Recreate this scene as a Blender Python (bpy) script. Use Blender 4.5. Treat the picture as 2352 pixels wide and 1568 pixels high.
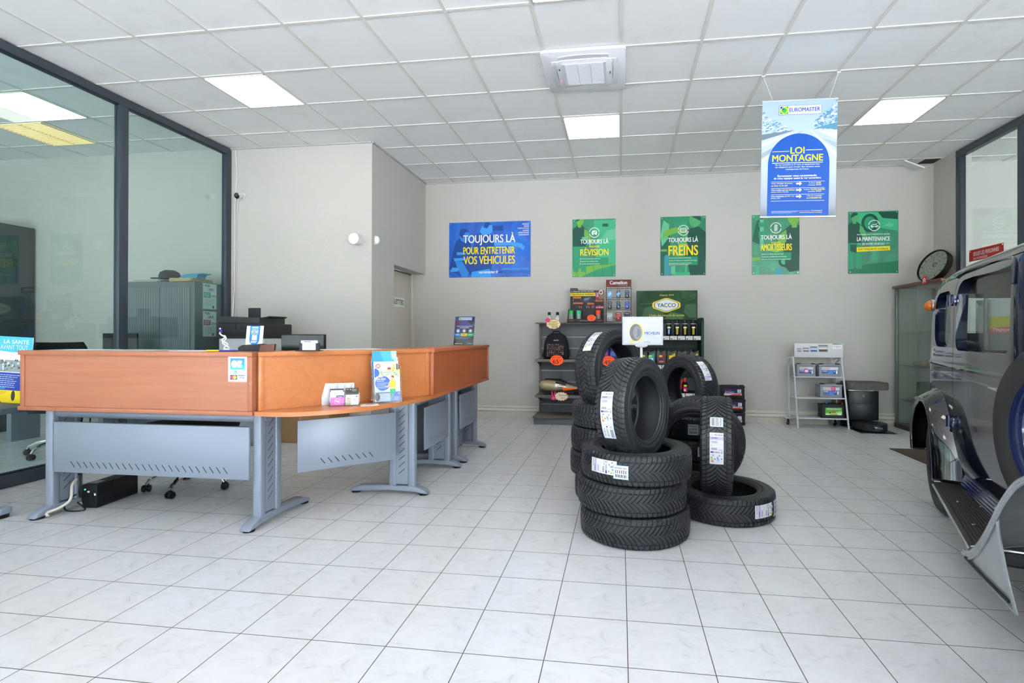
import bpy, bmesh, math, random
from mathutils import Vector, Matrix
random.seed(7)
PI = math.pi
S = bpy.context.scene
C = S.collection
for o in list(bpy.data.objects): bpy.data.objects.remove(o)

# ---------------------------------------------------------------- camera, daylight, exposure
CAMZ = 1.1688
yaw, pit, rol = 0.1344, 0.0030, 0.0022
cy, sy, cp, sp = math.cos(yaw), math.sin(yaw), math.cos(pit), math.sin(pit)
fwd = Vector((-sy*cp, cy*cp, sp)); rgt = Vector((cy, sy, 0)); upv = rgt.cross(fwd)
r2 = rgt*math.cos(rol) + upv*math.sin(rol); u2 = upv*math.cos(rol) - rgt*math.sin(rol)
cam = bpy.data.cameras.new('camera'); camo = bpy.data.objects.new('camera', cam); C.objects.link(camo)
camo.matrix_world = Matrix(((r2.x, u2.x, -fwd.x, 0), (r2.y, u2.y, -fwd.y, 0), (r2.z, u2.z, -fwd.z, CAMZ), (0, 0, 0, 1)))
cam.sensor_width = 36.0; cam.lens = 1175.67/2352*36.0
cam.shift_x = -(1265.2-1176)/2352; cam.shift_y = (766.2-784)/2352
cam.clip_start = 0.02; cam.clip_end = 200
S.camera = camo

S.view_settings.view_transform = 'Standard'; S.view_settings.look = 'None'
S.view_settings.gamma = 1.0; S.view_settings.use_curve_mapping = False
S.view_settings.exposure = 0.26

W = bpy.data.worlds.new('sky'); S.world = W; W.use_nodes = True
wn = W.node_tree; wn.nodes.clear()
wo = wn.nodes.new('ShaderNodeOutputWorld'); wb = wn.nodes.new('ShaderNodeBackground')
tc = wn.nodes.new('ShaderNodeTexCoord'); sx = wn.nodes.new('ShaderNodeSeparateXYZ'); rp = wn.nodes.new('ShaderNodeValToRGB')
wn.links.new(tc.outputs['Generated'], sx.inputs[0]); wn.links.new(sx.outputs['Z'], rp.inputs[0])
rp.color_ramp.elements[0].position = 0.0; rp.color_ramp.elements[0].color = (0.76, 0.87, 1.0, 1)
rp.color_ramp.elements[1].position = 0.7; rp.color_ramp.elements[1].color = (0.50, 0.68, 1.0, 1)
wn.links.new(rp.outputs[0], wb.inputs[0]); wn.links.new(wb.outputs[0], wo.inputs[0])
wb.inputs[1].default_value = 1.15

def area_light(name, loc, rot, sx_, sy_, power, col):
    l = bpy.data.lights.new(name, 'AREA'); l.shape = 'RECTANGLE'; l.size = sx_; l.size_y = sy_; l.energy = power; l.color = col
    o = bpy.data.objects.new(name, l); C.objects.link(o); o.location = loc; o.rotation_euler = rot
    return o
# daylight entering through the glazed shop front behind the camera
LT = dict(sky=.70, shop=8., sun=112., led=5.8, side=520., office=120.)
wb.inputs[1].default_value = LT['sky']
# midday sun behind the camera: it reaches the pavement and the first strip of floor inside the shop front
sl = bpy.data.lights.new('sun', 'SUN'); sl.energy = LT['sun']; sl.angle = .02; sl.color = (.96, .925, .945)
so = bpy.data.objects.new('sun', sl); C.objects.link(so)
so.rotation_euler = Vector((.12, .52, -.85)).to_track_quat('-Z', 'Y').to_euler()
area_light('shopfront_daylight', (-0.3, -3.9, 1.7), (PI/2, 0, 0), 8.4, 3.0, LT['shop'], (0.88, 0.90, 1.0))
area_light('office_daylight', (-6.6, -3.9, 1.7), (PI/2, 0, 0), 3.6, 3.0, LT['office'], (1.0, 0.93, 1.0))
area_light('side_room_daylight', (5.6, -3.9, 1.7), (PI/2, 0, 0), 3.0, 3.0, LT['side'], (1.0, 0.95, 1.0))

# ---------------------------------------------------------------- materials
def lin(h):
    h = h.lstrip('#'); c = [int(h[i:i+2], 16)/255 for i in (0, 2, 4)]
    return tuple(x/12.92 if x <= .04045 else ((x+.055)/1.055)**2.4 for x in c)
MATS = {}
def M(h, rough=.5, metal=0., spec=None, coat=0., ior=None, emit=0.):
    if spec is None and rough >= .25 and metal == 0: spec = .28
    key = (h, rough, metal, spec, coat, ior, emit)
    if key in MATS: return MATS[key]
    m = bpy.data.materials.new('paint_' + h.lstrip('#')); m.use_nodes = True
    b = m.node_tree.nodes['Principled BSDF']
    b.inputs['Base Color'].default_value = lin(h) + (1,)
    b.inputs['Roughness'].default_value = rough; b.inputs['Metallic'].default_value = metal
    if spec is not None: b.inputs['Specular IOR Level'].default_value = spec
    if ior: b.inputs['IOR'].default_value = ior
    if coat: b.inputs['Coat Weight'].default_value = coat; b.inputs['Coat Roughness'].default_value = .03
    if emit:
        b.inputs['Emission Color'].default_value = lin(h) + (1,); b.inputs['Emission Strength'].default_value = emit
    MATS[key] = m
    return m
class NT:
    def __init__(s, name):
        s.m = bpy.data.materials.new(name); s.m.use_nodes = True; s.t = s.m.node_tree; s.b = s.t.nodes['Principled BSDF']
        s.out = s.t.nodes['Material Output']
    def n(s, ty, **kw):
        x = s.t.nodes.new(ty)
        for k, v in kw.items(): setattr(x, k, v)
        return x
    def l(s, a, b): s.t.links.new(a, b)
    def math(s, op, a, b=None, c=None):
        x = s.n('ShaderNodeMath', operation=op)
        for i, v in enumerate((a, b, c)):
            if v is None: continue
            if isinstance(v, (int, float)): x.inputs[i].default_value = v
            else: s.l(v, x.inputs[i])
        return x.outputs[0]
    def ramp(s, fac, stops):
        x = s.n('ShaderNodeValToRGB'); e = x.color_ramp.elements
        while len(e) < len(stops): e.new(.5)
        for i, (p, c) in enumerate(stops): e[i].position = p; e[i].color = (lin(c) if isinstance(c, str) else c) + (1,)
        s.l(fac, x.inputs[0]); return x.outputs[0]
    def mix(s, fac, a, b):
        x = s.n('ShaderNodeMix', data_type='RGBA')
        if isinstance(fac, (int, float)): x.inputs[0].default_value = fac
        else: s.l(fac, x.inputs[0])
        for i, v in ((6, a), (7, b)):
            if isinstance(v, str): x.inputs[i].default_value = lin(v) + (1,)
            else: s.l(v, x.inputs[i])
        return x.outputs[2]
    def noise(s, vec, scale, detail=3, rough=.5, dist=0., dim='3D'):
        x = s.n('ShaderNodeTexNoise'); x.noise_dimensions = dim
        x.inputs['Scale'].default_value = scale; x.inputs['Detail'].default_value = detail
        x.inputs['Roughness'].default_value = rough; x.inputs['Distortion'].default_value = dist
        if vec is not None: s.l(vec, x.inputs['Vector'])
        return x
    def bump(s, h, strength, dist=.01):
        x = s.n('ShaderNodeBump'); x.inputs['Strength'].default_value = strength; x.inputs['Distance'].default_value = dist
        s.l(h, x.inputs['Height']); s.l(x.outputs[0], s.b.inputs['Normal'])
    def obj(s): return s.n('ShaderNodeTexCoord').outputs['Object']
    def scaled(s, vec, sc, loc=(0, 0, 0), rot=(0, 0, 0)):
        x = s.n('ShaderNodeMapping'); x.inputs['Scale'].default_value = sc; x.inputs['Location'].default_value = loc; x.inputs['Rotation'].default_value = rot
        s.l(vec, x.inputs[0]); return x.outputs[0]

def floor_material():
    t = NT('glazed_white_floor_tile'); v = t.obj()
    sep = t.n('ShaderNodeSeparateXYZ'); t.l(v, sep.inputs[0])
    fx = t.math('DIVIDE', t.math('SUBTRACT', sep.outputs[0], .0300), .3); fy = t.math('DIVIDE', t.math('SUBTRACT', sep.outputs[1], 2.725), .3)
    ax = t.math('FRACT', fx); ay = t.math('FRACT', fy)
    dx = t.math('SUBTRACT', .5, t.math('ABSOLUTE', t.math('SUBTRACT', ax, .5))); dy = t.math('SUBTRACT', .5, t.math('ABSOLUTE', t.math('SUBTRACT', ay, .5)))
    d = t.math('MINIMUM', dx, dy); g = t.math('LESS_THAN', d, .0060)
    ix = t.math('FLOOR', fx); iy = t.math('FLOOR', fy)
    cmb = t.n('ShaderNodeCombineXYZ'); t.l(ix, cmb.inputs[0]); t.l(iy, cmb.inputs[1])
    wn_ = t.n('ShaderNodeTexWhiteNoise'); wn_.noise_dimensions = '2D'; t.l(cmb.outputs[0], wn_.inputs['Vector'])
    c2 = t.n('ShaderNodeCombineXYZ'); t.l(ax, c2.inputs[0]); t.l(ay, c2.inputs[1]); t.l(t.math('MULTIPLY', wn_.outputs[0], .35), c2.inputs[2])
    vein = t.noise(t.scaled(c2.outputs[0], (1.3, 1.9, 1), rot=(0, 0, .75)), 2.0, 10, .72, .9)
    vb = t.ramp(vein.outputs[0], [(.30, '#b4b7bc'), (.42, '#cccfd2'), (.52, '#d2d4d8'), (.75, '#d8dade')])
    fine = t.noise(v, 60, 3, .6)
    vb = t.mix(t.math('MULTIPLY', fine.outputs[0], .10), vb, '#b2b4b8')
    dirt = t.noise(v, .9, 4, .6)
    vb = t.mix(t.math('MULTIPLY', t.ramp(dirt.outputs[0], [(.45, (0., 0., 0.)), (.75, (1., 1., 1.))]), .22), vb, '#bfb6aa')
    col = t.mix(g, vb, '#4e4340')
    t.l(col, t.b.inputs['Base Color'])
    t.l(t.math('ADD', t.math('MULTIPLY', g, .5), .27), t.b.inputs['Roughness'])
    t.b.inputs['Specular IOR Level'].default_value = .5
    hh = t.math('SUBTRACT', t.math('MULTIPLY', fine.outputs[0], .03), t.math('MULTIPLY', g, 1.))
    t.bump(hh, .25, .002)
    return t.m
def plaster(name, h):
    t = NT(name); v = t.obj()
    n1 = t.noise(v, 46, 5, .62); n2 = t.noise(v, 1.3, 3, .5)
    t.l(t.mix(t.math('MULTIPLY', n2.outputs[0], .25), h, '#b4b1a6'), t.b.inputs['Base Color'])
    t.b.inputs['Roughness'].default_value = .62
    t.bump(n1.outputs[0], .38, .012)
    return t.m
def tile_mat():
    t = NT('mineral_fibre_ceiling_tile'); v = t.obj()
    n1 = t.noise(v, 260, 2, .6); n2 = t.noise(v, .8, 3, .6); n3 = t.noise(v, 3.1, 5, .7)
    c = t.mix(t.math('MULTIPLY', n1.outputs[0], .16), '#eef0f0', '#cfd2d2')
    c = t.mix(t.math('MULTIPLY', t.ramp(n3.outputs[0], [(.55, (0., 0., 0.)), (.85, (1., 1., 1.))]), .3), c, '#b3b0a8')
    t.l(c, t.b.inputs['Base Color']); t.b.inputs['Roughness'].default_value = .85
    t.bump(n1.outputs[0], .2, .003); return t.m
def wood(name, a, b, axis=0):
    t = NT(name); v = t.obj()
    sc = [14., 14., 14.]; sc[axis] = .9
    n = t.noise(t.scaled(v, tuple(sc)), 2.2, 6, .6, .5)
    sc2 = [90., 90., 90.]; sc2[axis] = 4.
    f = t.noise(t.scaled(v, tuple(sc2)), 2., 3, .5)
    c = t.mix(t.ramp(n.outputs[0], [(.3, (0., 0., 0.)), (.7, (1., 1., 1.))]), a, b)
    c = t.mix(t.math('MULTIPLY', f.outputs[0], .22), c, '#8f4f2c')
    t.l(c, t.b.inputs['Base Color']); t.b.inputs['Roughness'].default_value = .3
    return t.m
def speckle(name, a, b, scale, rough, metal=0., bump=0., coat=0.):
    t = NT(name); n = t.noise(t.obj(), scale, 4, .6)
    t.l(t.mix(n.outputs[0], a, b), t.b.inputs['Base Color']); t.b.inputs['Roughness'].default_value = rough; t.b.inputs['Metallic'].default_value = metal
    t.b.inputs['Coat Weight'].default_value = coat
    if bump: t.bump(n.outputs[0], bump, .004)
    return t.m
def glass(name, tint, ior=1.5, rough=0.0, boost=1.0):
    m = bpy.data.materials.new(name); m.use_nodes = True; t = m.node_tree; t.nodes.clear()
    o = t.nodes.new('ShaderNodeOutputMaterial'); tr = t.nodes.new('ShaderNodeBsdfTransparent'); gl = t.nodes.new('ShaderNodeBsdfGlossy')
    fr = t.nodes.new('ShaderNodeFresnel'); mx = t.nodes.new('ShaderNodeMixShader')
    tr.inputs[0].default_value = tint + (1,); gl.inputs['Roughness'].default_value = rough; fr.inputs['IOR'].default_value = ior
    mu = t.nodes.new('ShaderNodeMath'); mu.operation = 'MULTIPLY'; mu.use_clamp = True; mu.inputs[1].default_value = boost
    ge = t.nodes.new('ShaderNodeNewGeometry'); ma = t.nodes.new('ShaderNodeMath'); ma.operation = 'MULTIPLY_ADD'
    ma.inputs[1].default_value = 1/ior-ior; ma.inputs[2].default_value = ior
    t.links.new(ge.outputs['Backfacing'], ma.inputs[0]); t.links.new(ma.outputs[0], fr.inputs['IOR'])
    t.links.new(fr.outputs[0], mu.inputs[0]); t.links.new(mu.outputs[0], mx.inputs[0])
    t.links.new(tr.outputs[0], mx.inputs[1]); t.links.new(gl.outputs[0], mx.inputs[2]); t.links.new(mx.outputs[0], o.inputs[0])
    return m
MF = floor_material(); MW = plaster('rough_cream_plaster', '#bab9b3'); MT = tile_mat()
MGRID = M('#d6d5ce', .5); MNAVY = M('#2b3640', .38, 0., .6)
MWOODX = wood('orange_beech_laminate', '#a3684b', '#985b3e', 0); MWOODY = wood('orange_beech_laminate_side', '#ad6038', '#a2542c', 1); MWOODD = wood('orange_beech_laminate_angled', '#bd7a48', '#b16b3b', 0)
MEDGE = M('#bd6330', .35)
MSILV = speckle('silver_grey_powder_coat', '#8b95a3', '#808b9a', 300, .38, .25)
MSILV2 = M('#5b6470', .45, .2); MBLK = M('#121315', .45); MBLK2 = M('#1c1e21', .35); MCHR = M('#d8dadb', .08, 1.)
MSLOT = M('#15181c', .6); MWHITE = M('#e9eaea', .4); MCHAR = M('#2a2c2e', .5)
MGLASS = glass('green_tinted_partition_glass', (.80, .895, .885), 1.5, 0., 1.35)
MCLEAR = glass('clear_acrylic', (.93, .95, .96), 1.45); MCABG = glass('cabinet_glass', (.93, .97, .95), 1.5)
MCARG = glass('car_window_glass', (.90, .945, .93), 1.5, 0., .45)
MRUB = speckle('black_tyre_rubber', '#1f2226', '#282b30', 120, .46)

# ---------------------------------------------------------------- mesh builder
_TX = {}
def text_geo(s, bold):
    k = (s, bold)
    if k not in _TX:
        cu = bpy.data.curves.new('t', 'FONT'); cu.body = s; cu.size = 1; cu.resolution_u = 4; cu.offset = 0.0
        ob = bpy.data.objects.new('t', cu); C.objects.link(ob)
        dg = bpy.context.evaluated_depsgraph_get(); me = bpy.data.meshes.new_from_object(ob.evaluated_get(dg))
        V = [(v.co.x, v.co.y) for v in me.vertices]; F = [tuple(p.vertices) for p in me.polygons]
        bpy.data.objects.remove(ob); bpy.data.curves.remove(cu); bpy.data.meshes.remove(me)
        if not V: V = [(0, 0)]
        x0 = min(v[0] for v in V); x1 = max(v[0] for v in V); y0 = min(v[1] for v in V); y1 = max(v[1] for v in V)
        _TX[k] = (V, F, x0, x1, y0, y1)
    return _TX[k]
XZ = Matrix(((1, 0, 0, 0), (0, 0, -1, 0), (0, 1, 0, 0), (0, 0, 0, 1)))      # canvas (u right, v up, n to viewer at -y)
def face_y(x, y, z): return Matrix.Translation((x, y, z)) @ XZ
def face_px(x, y, z): return Matrix.Translation((x, y, z)) @ Matrix.Rotation(PI/2, 4, 'Z') @ XZ      # faces +x
def face_nx(x, y, z): return Matrix.Translation((x, y, z)) @ Matrix.Rotation(-PI/2, 4, 'Z') @ XZ     # faces -x
def flat_up(x, y, z, r=0): return Matrix.Translation((x, y, z)) @ Matrix.Rotation(r, 4, 'Z')          # faces up
class MB:
    LAY = .0004
    def __init__(s): s.bm = bmesh.new(); s.mats = []; s.M = Matrix.Identity(4); s.bend = None; s.sub = 0; s.clip = None; s.cnt = 0
    def mi(s, m):
        if m not in s.mats: s.mats.append(m)
        return s.mats.index(m)
    def v(s, p): return s.bm.verts.new(s.M @ Vector(p))
    def f(s, vs, m, smooth=False):
        try: q = s.bm.faces.new(vs)
        except ValueError: return None
        q.material_index = s.mi(m); q.smooth = smooth; return q
    def box(s, x0, x1, y0, y1, z0, z1, m, bev=0., seg=2):
        if x1 < x0: x0, x1 = x1, x0
        if y1 < y0: y0, y1 = y1, y0
        if z1 < z0: z0, z1 = z1, z0
        vs = [s.v((x, y, z)) for x in (x0, x1) for y in (y0, y1) for z in (z0, z1)]
        fs = [s.f([vs[i] for i in q], m) for q in ((0, 1, 3, 2), (4, 6, 7, 5), (0, 4, 5, 1), (2, 3, 7, 6), (0, 2, 6, 4), (1, 5, 7, 3))]
        if bev > 0:
            bev = min(bev, .49*min(x1-x0, y1-y0, z1-z0))
            es = list({e for q in fs for e in q.edges})
            r = bmesh.ops.bevel(s.bm, geom=es, offset=bev, segments=seg, profile=.5, affect='EDGES')
            for q in r['faces']: q.smooth = True; q.material_index = s.mi(m)
        return s
    def prism(s, pts, a0, a1, axis, m, bev=0., seg=2, cap=True):
        def P(p, a): return (p[0], p[1], a) if axis == 'z' else ((p[0], a, p[1]) if axis == 'y' else (a, p[0], p[1]))
        A = [s.v(P(p, a0)) for p in pts]; B = [s.v(P(p, a1)) for p in pts]; n = len(pts); fs = []
        for i in range(n): fs.append(s.f([A[i], A[(i+1) % n], B[(i+1) % n], B[i]], m))
        if cap:
            e = [s.f(list(reversed(A)), m), s.f(B, m)]; fs += e
            if bev:
                es = list({q for f in e if f for q in f.edges})
                r = bmesh.ops.bevel(s.bm, geom=es, offset=bev, segments=seg, profile=.5, affect='EDGES')
                for q in r['faces']: q.smooth = True
        return s
    def grid(s, fn, nu, nv, m, cu=False, cv=False, smooth=True):
        V = [[s.v(fn(i/(nu if cu else nu-1), j/(nv if cv else nv-1))) for j in range(nv)] for i in range(nu)]
        for i in range(nu if cu else nu-1):
            for j in range(nv if cv else nv-1):
                mm = m(i, j) if callable(m) else m
                if mm is not None: s.f([V[i][j], V[(i+1) % nu][j], V[(i+1) % nu][(j+1) % nv], V[i][(j+1) % nv]], mm, smooth)
        return V
    def tube(s, pts, r, m, seg=8, closed=False, cap=True):
        P = [Vector(p) for p in pts]; n = len(P); rs = r if isinstance(r, (list, tuple)) else [r]*n
        T = []
        for i in range(n):
            a = P[(i-1) % n] if (closed or i > 0) else P[i]; b = P[(i+1) % n] if (closed or i < n-1) else P[i]
            T.append((b-a).normalized())
        nrm = T[0].orthogonal().normalized(); R = []
        for i in range(n):
            nrm = (nrm - T[i]*nrm.dot(T[i])); nrm = nrm.normalized() if nrm.length > 1e-6 else T[i].orthogonal().normalized()
            b = T[i].cross(nrm)
            R.append([s.v(P[i] + (nrm*math.cos(2*PI*k/seg) + b*math.sin(2*PI*k/seg))*rs[i]) for k in range(seg)])
        for i in range(n if closed else n-1):
            for k in range(seg): s.f([R[i][k], R[i][(k+1) % seg], R[(i+1) % n][(k+1) % seg], R[(i+1) % n][k]], m, True)
        if cap and not closed: s.f(list(reversed(R[0])), m); s.f(R[-1], m)
        return s
    def cyl(s, p0, p1, r, m, seg=20, r1=None): return s.tube([p0, p1], [r, r if r1 is None else r1], m, seg)
    def lathe(s, prof, m, seg=24, c=(0, 0, 0), axis='z', mf=None):
        def P(r, h, a):
            x, y = r*math.cos(a), r*math.sin(a)
            q = {'z': (x, y, h), 'y': (x, h, y), 'x': (h, x, y)}[axis]
            return (c[0]+q[0], c[1]+q[1], c[2]+q[2])
        rows = []
        for (r, h) in prof:
            rows.append([s.v(P(0, h, 0))] if r < 1e-6 else [s.v(P(r, h, 2*PI*k/seg)) for k in range(seg)])
        for i in range(len(prof)-1):
            a, b = rows[i], rows[i+1]; mm = mf(i) if mf else m
            for k in range(seg):
                k2 = (k+1) % seg
                q = [a[0] if len(a) == 1 else a[k], a[0] if len(a) == 1 else a[k2], b[0] if len(b) == 1 else b[k2], b[0] if len(b) == 1 else b[k]]
                u = []
                for t in q:
                    if t not in u: u.append(t)
                if len(u) > 2: s.f(u, mm, True)
        return s
    def ball(s, c, r, m, nu=16, nv=10):
        r = r if isinstance(r, (list, tuple)) else (r, r, r)
        rows = []
        for j in range(nv+1):
            th = PI*j/nv
            if j in (0, nv): rows.append([s.v((c[0], c[1], c[2]+r[2]*math.cos(th)))])
            else: rows.append([s.v((c[0]+r[0]*math.sin(th)*math.cos(2*PI*k/nu), c[1]+r[1]*math.sin(th)*math.sin(2*PI*k/nu), c[2]+r[2]*math.cos(th))) for k in range(nu)])
        for j in range(nv):
            a, b = rows[j], rows[j+1]
            for k in range(nu):
                q = ([a[0]] if len(a) == 1 else [a[k]]) + ([b[0]] if len(b) == 1 else [b[k], b[(k+1) % nu]]) + ([] if len(a) == 1 else [a[(k+1) % nu]])
                s.f(q, m, True)
        return s
    # ---- flat printed artwork: canvas coordinates (u, v) at layer k
    def cv(s, u, v, k):
        n = k*s.LAY + (s.cnt % 60)*3e-6
        if s.clip: u = min(max(u, 0.), s.clip[0]); v = min(max(v, 0.), s.clip[1])
        if s.bend: return s.v(s.bend(u, v, n))
        return s.v((u, v, n))
    def poly(s, pts, k, m):
        s.cnt += 1
        if s.clip:
            for ax, lim, sg in ((0, 0., 1), (0, s.clip[0], -1), (1, 0., 1), (1, s.clip[1], -1)):
                out = []
                for i in range(len(pts)):
                    p, q = pts[i-1], pts[i]; a, c = sg*(p[ax]-lim), sg*(q[ax]-lim)
                    if (a >= 0) != (c >= 0): t_ = a/(a-c); out.append((p[0]+(q[0]-p[0])*t_, p[1]+(q[1]-p[1])*t_))
                    if c >= 0: out.append(q)
                pts = out
                if len(pts) < 3: return
        s.f([s.cv(u, v, k) for u, v in pts], m)
    def rect(s, u0, v0, u1, v1, k, m):
        n = s.sub
        if n and s.bend:
            c = max(1, int(abs(u1-u0)/n+.99))
            r = max(1, int(abs(v1-v0)/n+.99))
            for i in range(c):
                for j in range(r):
                    a, b = u0+(u1-u0)*i/c, u0+(u1-u0)*(i+1)/c; d, e = v0+(v1-v0)*j/r, v0+(v1-v0)*(j+1)/r
                    s.poly([(a, d), (b, d), (b, e), (a, e)], k, m)
        else: s.poly([(u0, v0), (u1, v0), (u1, v1), (u0, v1)], k, m)
    def disc(s, u, v, r, k, m, n=28, a0=0, a1=2*PI, ry=None):
        ry = r if ry is None else ry
        full = abs(a1-a0) > 6.28
        s.poly([(u+r*math.cos(a0+(a1-a0)*i/n), v+ry*math.sin(a0+(a1-a0)*i/n)) for i in range(n + (0 if full else 1))], k, m)
    def ring(s, u, v, r0, r1, k, m, n=32, a0=0, a1=2*PI):
        for i in range(n):
            a, b = a0+(a1-a0)*i/n, a0+(a1-a0)*(i+1)/n
            s.poly([(u+r*math.cos(t), v+r*math.sin(t)) for r, t in ((r0, a), (r1, a), (r1, b), (r0, b))], k, m)
    def line(s, pts, w, k, m):
        for (a, b), (c, d) in zip(pts, pts[1:]):
            L = math.hypot(c-a, d-b) or 1; nx, ny = -(d-b)/L*w/2, (c-a)/L*w/2
            s.poly([(a-nx, b-ny), (c-nx, d-ny), (c+nx, d+ny), (a+nx, b+ny)], k, m)
    def text(s, t, u0, v0, u1, v1, k, m, bold=False, rot=0):
        """fit the string into the rectangle"""
        V, F, x0, x1, y0, y1 = text_geo(t, bold)
        kx = (u1-u0)/max(1e-6, x1-x0); ky = (v1-v0)/max(1e-6, y1-y0)
        if rot:   # reading upwards: string runs along +v
            W_, H_ = v1-v0, u1-u0; kx = W_/max(1e-6, x1-x0); ky = H_/max(1e-6, y1-y0)
            vs = [s.cv(u1-(y-y0)*ky, v0+(x-x0)*kx, k) for x, y in V]
        else: vs = [s.cv(u0+(x-x0)*kx, v0+(y-y0)*ky, k) for x, y in V]
        for q in F: s.f([vs[i] for i in q], m)
        if bold:       # heavier strokes: the same outlines drawn slightly shifted
            e = .017*(ky if not rot else ky)
            for j, (du, dv) in enumerate(((e, 0), (-e, 0), (0, e*.5), (0, -e*.5))):
                if rot: du, dv = dv, du
                ws = [s.cv(u1-(y-y0)*ky+du, v0+(x-x0)*kx+dv, k+.12*(j+1)) for x, y in V] if rot else [s.cv(u0+(x-x0)*kx+du, v0+(y-y0)*ky+dv, k+.12*(j+1)) for x, y in V]
                for q in F: s.f([ws[i] for i in q], m)
    def scrawl(s, u0, v0, u1, v1, rows, k, m, fill=.55, seed=1):
        """small print too fine to read: short dashes in rows"""
        rd = random.Random(seed); h = (v1-v0)/rows
        for i in range(rows):
            x = u0; e = u1-(u1-u0)*rd.uniform(0, .25)
            while x < e:
                w = (u1-u0)*rd.uniform(.04, .12); b = min(e, x+w)
                s.rect(x, v1-(i+1)*h+h*(1-fill)/2, b, v1-i*h-h*(1-fill)/2, k, m); x = b+(u1-u0)*.018
    def build(s, name, parent=None, ang=35, loc=None, weld=False):
        if weld: bmesh.ops.remove_doubles(s.bm, verts=s.bm.verts, dist=1e-5)
        bmesh.ops.recalc_face_normals(s.bm, faces=s.bm.faces) if not getattr(s, 'keepn', False) else None
        me = bpy.data.meshes.new(name); s.bm.to_mesh(me); s.bm.free()
        for m in s.mats: me.materials.append(m)
        if ang: me.polygons.foreach_set('use_smooth', [True]*len(me.polygons)); me.set_sharp_from_angle(angle=math.radians(ang))
        o = bpy.data.objects.new(name, me); C.objects.link(o)
        if parent is not None: o.parent = parent
        if loc: o.location = loc
        return o
def tag(o, label=None, cat=None, group=None, kind=None):
    if label: o['label'] = label
    if cat: o['category'] = cat
    if group: o['group'] = group
    if kind: o['kind'] = kind
    return o
def thing(name, label, cat, loc=(0, 0, 0), rz=0., group=None, rot=None):
    o = bpy.data.objects.new(name, None); C.objects.link(o); o.empty_display_size = .05
    o.location = loc; o.rotation_euler = rot if rot else (0, 0, rz)
    return tag(o, label, cat, group)
def dup(root, loc=None, rot=None, label=None, group=None, skip=()):
    r = root.copy(); C.objects.link(r)
    for k, v in list(root.items()): r[k] = v
    if loc: r.location = loc
    if rot is not None: r.rotation_euler = rot
    if label: r['label'] = label
    if group: r['group'] = group
    for ch in list(root.children):
        if ch in skip: continue
        c = ch.copy(); C.objects.link(c); c.parent = r
        for g in ch.children:
            d = g.copy(); C.objects.link(d); d.parent = c
    return r
def struct(o): o['kind'] = 'structure'; return o
def arc(cx, cy_, r, a0, a1, n, ry=None):
    ry = r if ry is None else ry
    return [(cx+r*math.cos(a0+(a1-a0)*i/n), cy_+ry*math.sin(a0+(a1-a0)*i/n)) for i in range(n+1)]
def rrect(x0, y0, x1, y1, r, n=5):
    return arc(x1-r, y1-r, r, 0, PI/2, n) + arc(x0+r, y1-r, r, PI/2, PI, n) + arc(x0+r, y0+r, r, PI, 1.5*PI, n) + arc(x1-r, y0+r, r, 1.5*PI, 2*PI, n)
# ================================================================ the room
ZC = 3.3866; XL = -4.62; XR = 4.0; YB = 7.19; YA = 5.55; XD = -2.83; YF = -3.95; XO = -8.6; XP = 7.2
b = MB(); b.box(XO-.2, XP+.2, YF-.2, YB+.3, -.2, 0, MF); struct(b.build('floor'))
# ceiling: fibre tiles in a T grid (600 mm module)
CX, CYY = .0070, 3.969
b = MB(); b.box(XO-.2, XP+.2, YF-.2, YB+.3, ZC+.006, ZC+.12, MT)
LIT = {(-6, 0), (-1, 2), (4, 2), (-1, -2), (-10, 0), (-11, 1), (-6, -5), (4, -3), (-1, -6)}
i0 = int((XO-CX)/.6)-1; i1 = int((XP-CX)/.6)+1; j0 = int((YF-CYY)/.6)-1; j1 = int((YB-CYY)/.6)+1
for i in range(i0, i1+1):
    x = CX+.6*i
    if XO < x < XP: b.box(x-.012, x+.012, YF, YB, ZC-.001, ZC+.0065, MGRID)
for j in range(j0, j1+1):
    y = CYY+.6*j
    if YF < y < YB: b.box(XO, XP, y-.012, y+.012, ZC-.0005, ZC+.0065, MGRID)
struct(b.build('ceiling'))
# walls
def wall(name, *a):
    b = MB(); b.box(*a, MW); return struct(b.build(name))
wall('wall_back', -3.2, XP, YB, YB+.15, 0, ZC+.006)
wall('wall_alcove', XO, XD-.17, YA, YA+.15, 0, ZC+.006)
b = MB()                                     # return wall with the toilet door recess (front face x = XD)
b.box(XD-.17, XD, YA, 6.14, 0, ZC+.006, MW); b.box(XD-.17, XD, 6.14, YB, 2.055, ZC+.006, MW)
struct(b.build('wall_return'))
wall('wall_right', XR, XR+.16, 6.73, YB, 0, ZC+.006)
wall('wall_side_room', XP, XP+.15, YF, YB, 0, ZC+.006)
wall('wall_office', XO-.15, XO, YF, YA, 0, ZC+.006)
b = MB()                                     # shop front: piers and lintel around the glazed openings behind the camera
b.box(XO, XP, YF-.15, YF, 3.15, ZC+.006, MW); b.box(XO, XP, YF-.15, YF, 0, .12, MW)
for x in (XO+.05, -4.6, 4.0, XP-.05): b.box(x-.15, x+.15, YF-.15, YF, 0, ZC, MW)
for x in (-3.0, -1.5, 0., 1.5, 3.0, -6.6, 5.6): b.box(x-.03, x+.03, YF-.12, YF-.04, .12, 3.15, MNAVY)
struct(b.build('wall_front'))
b = MB(); b.box(-40, 40, -45, YF-.2, -.25, -.06, speckle('asphalt', '#55565a', '#6a6b6e', 30, .9)); struct(b.build('ground'))
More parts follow.
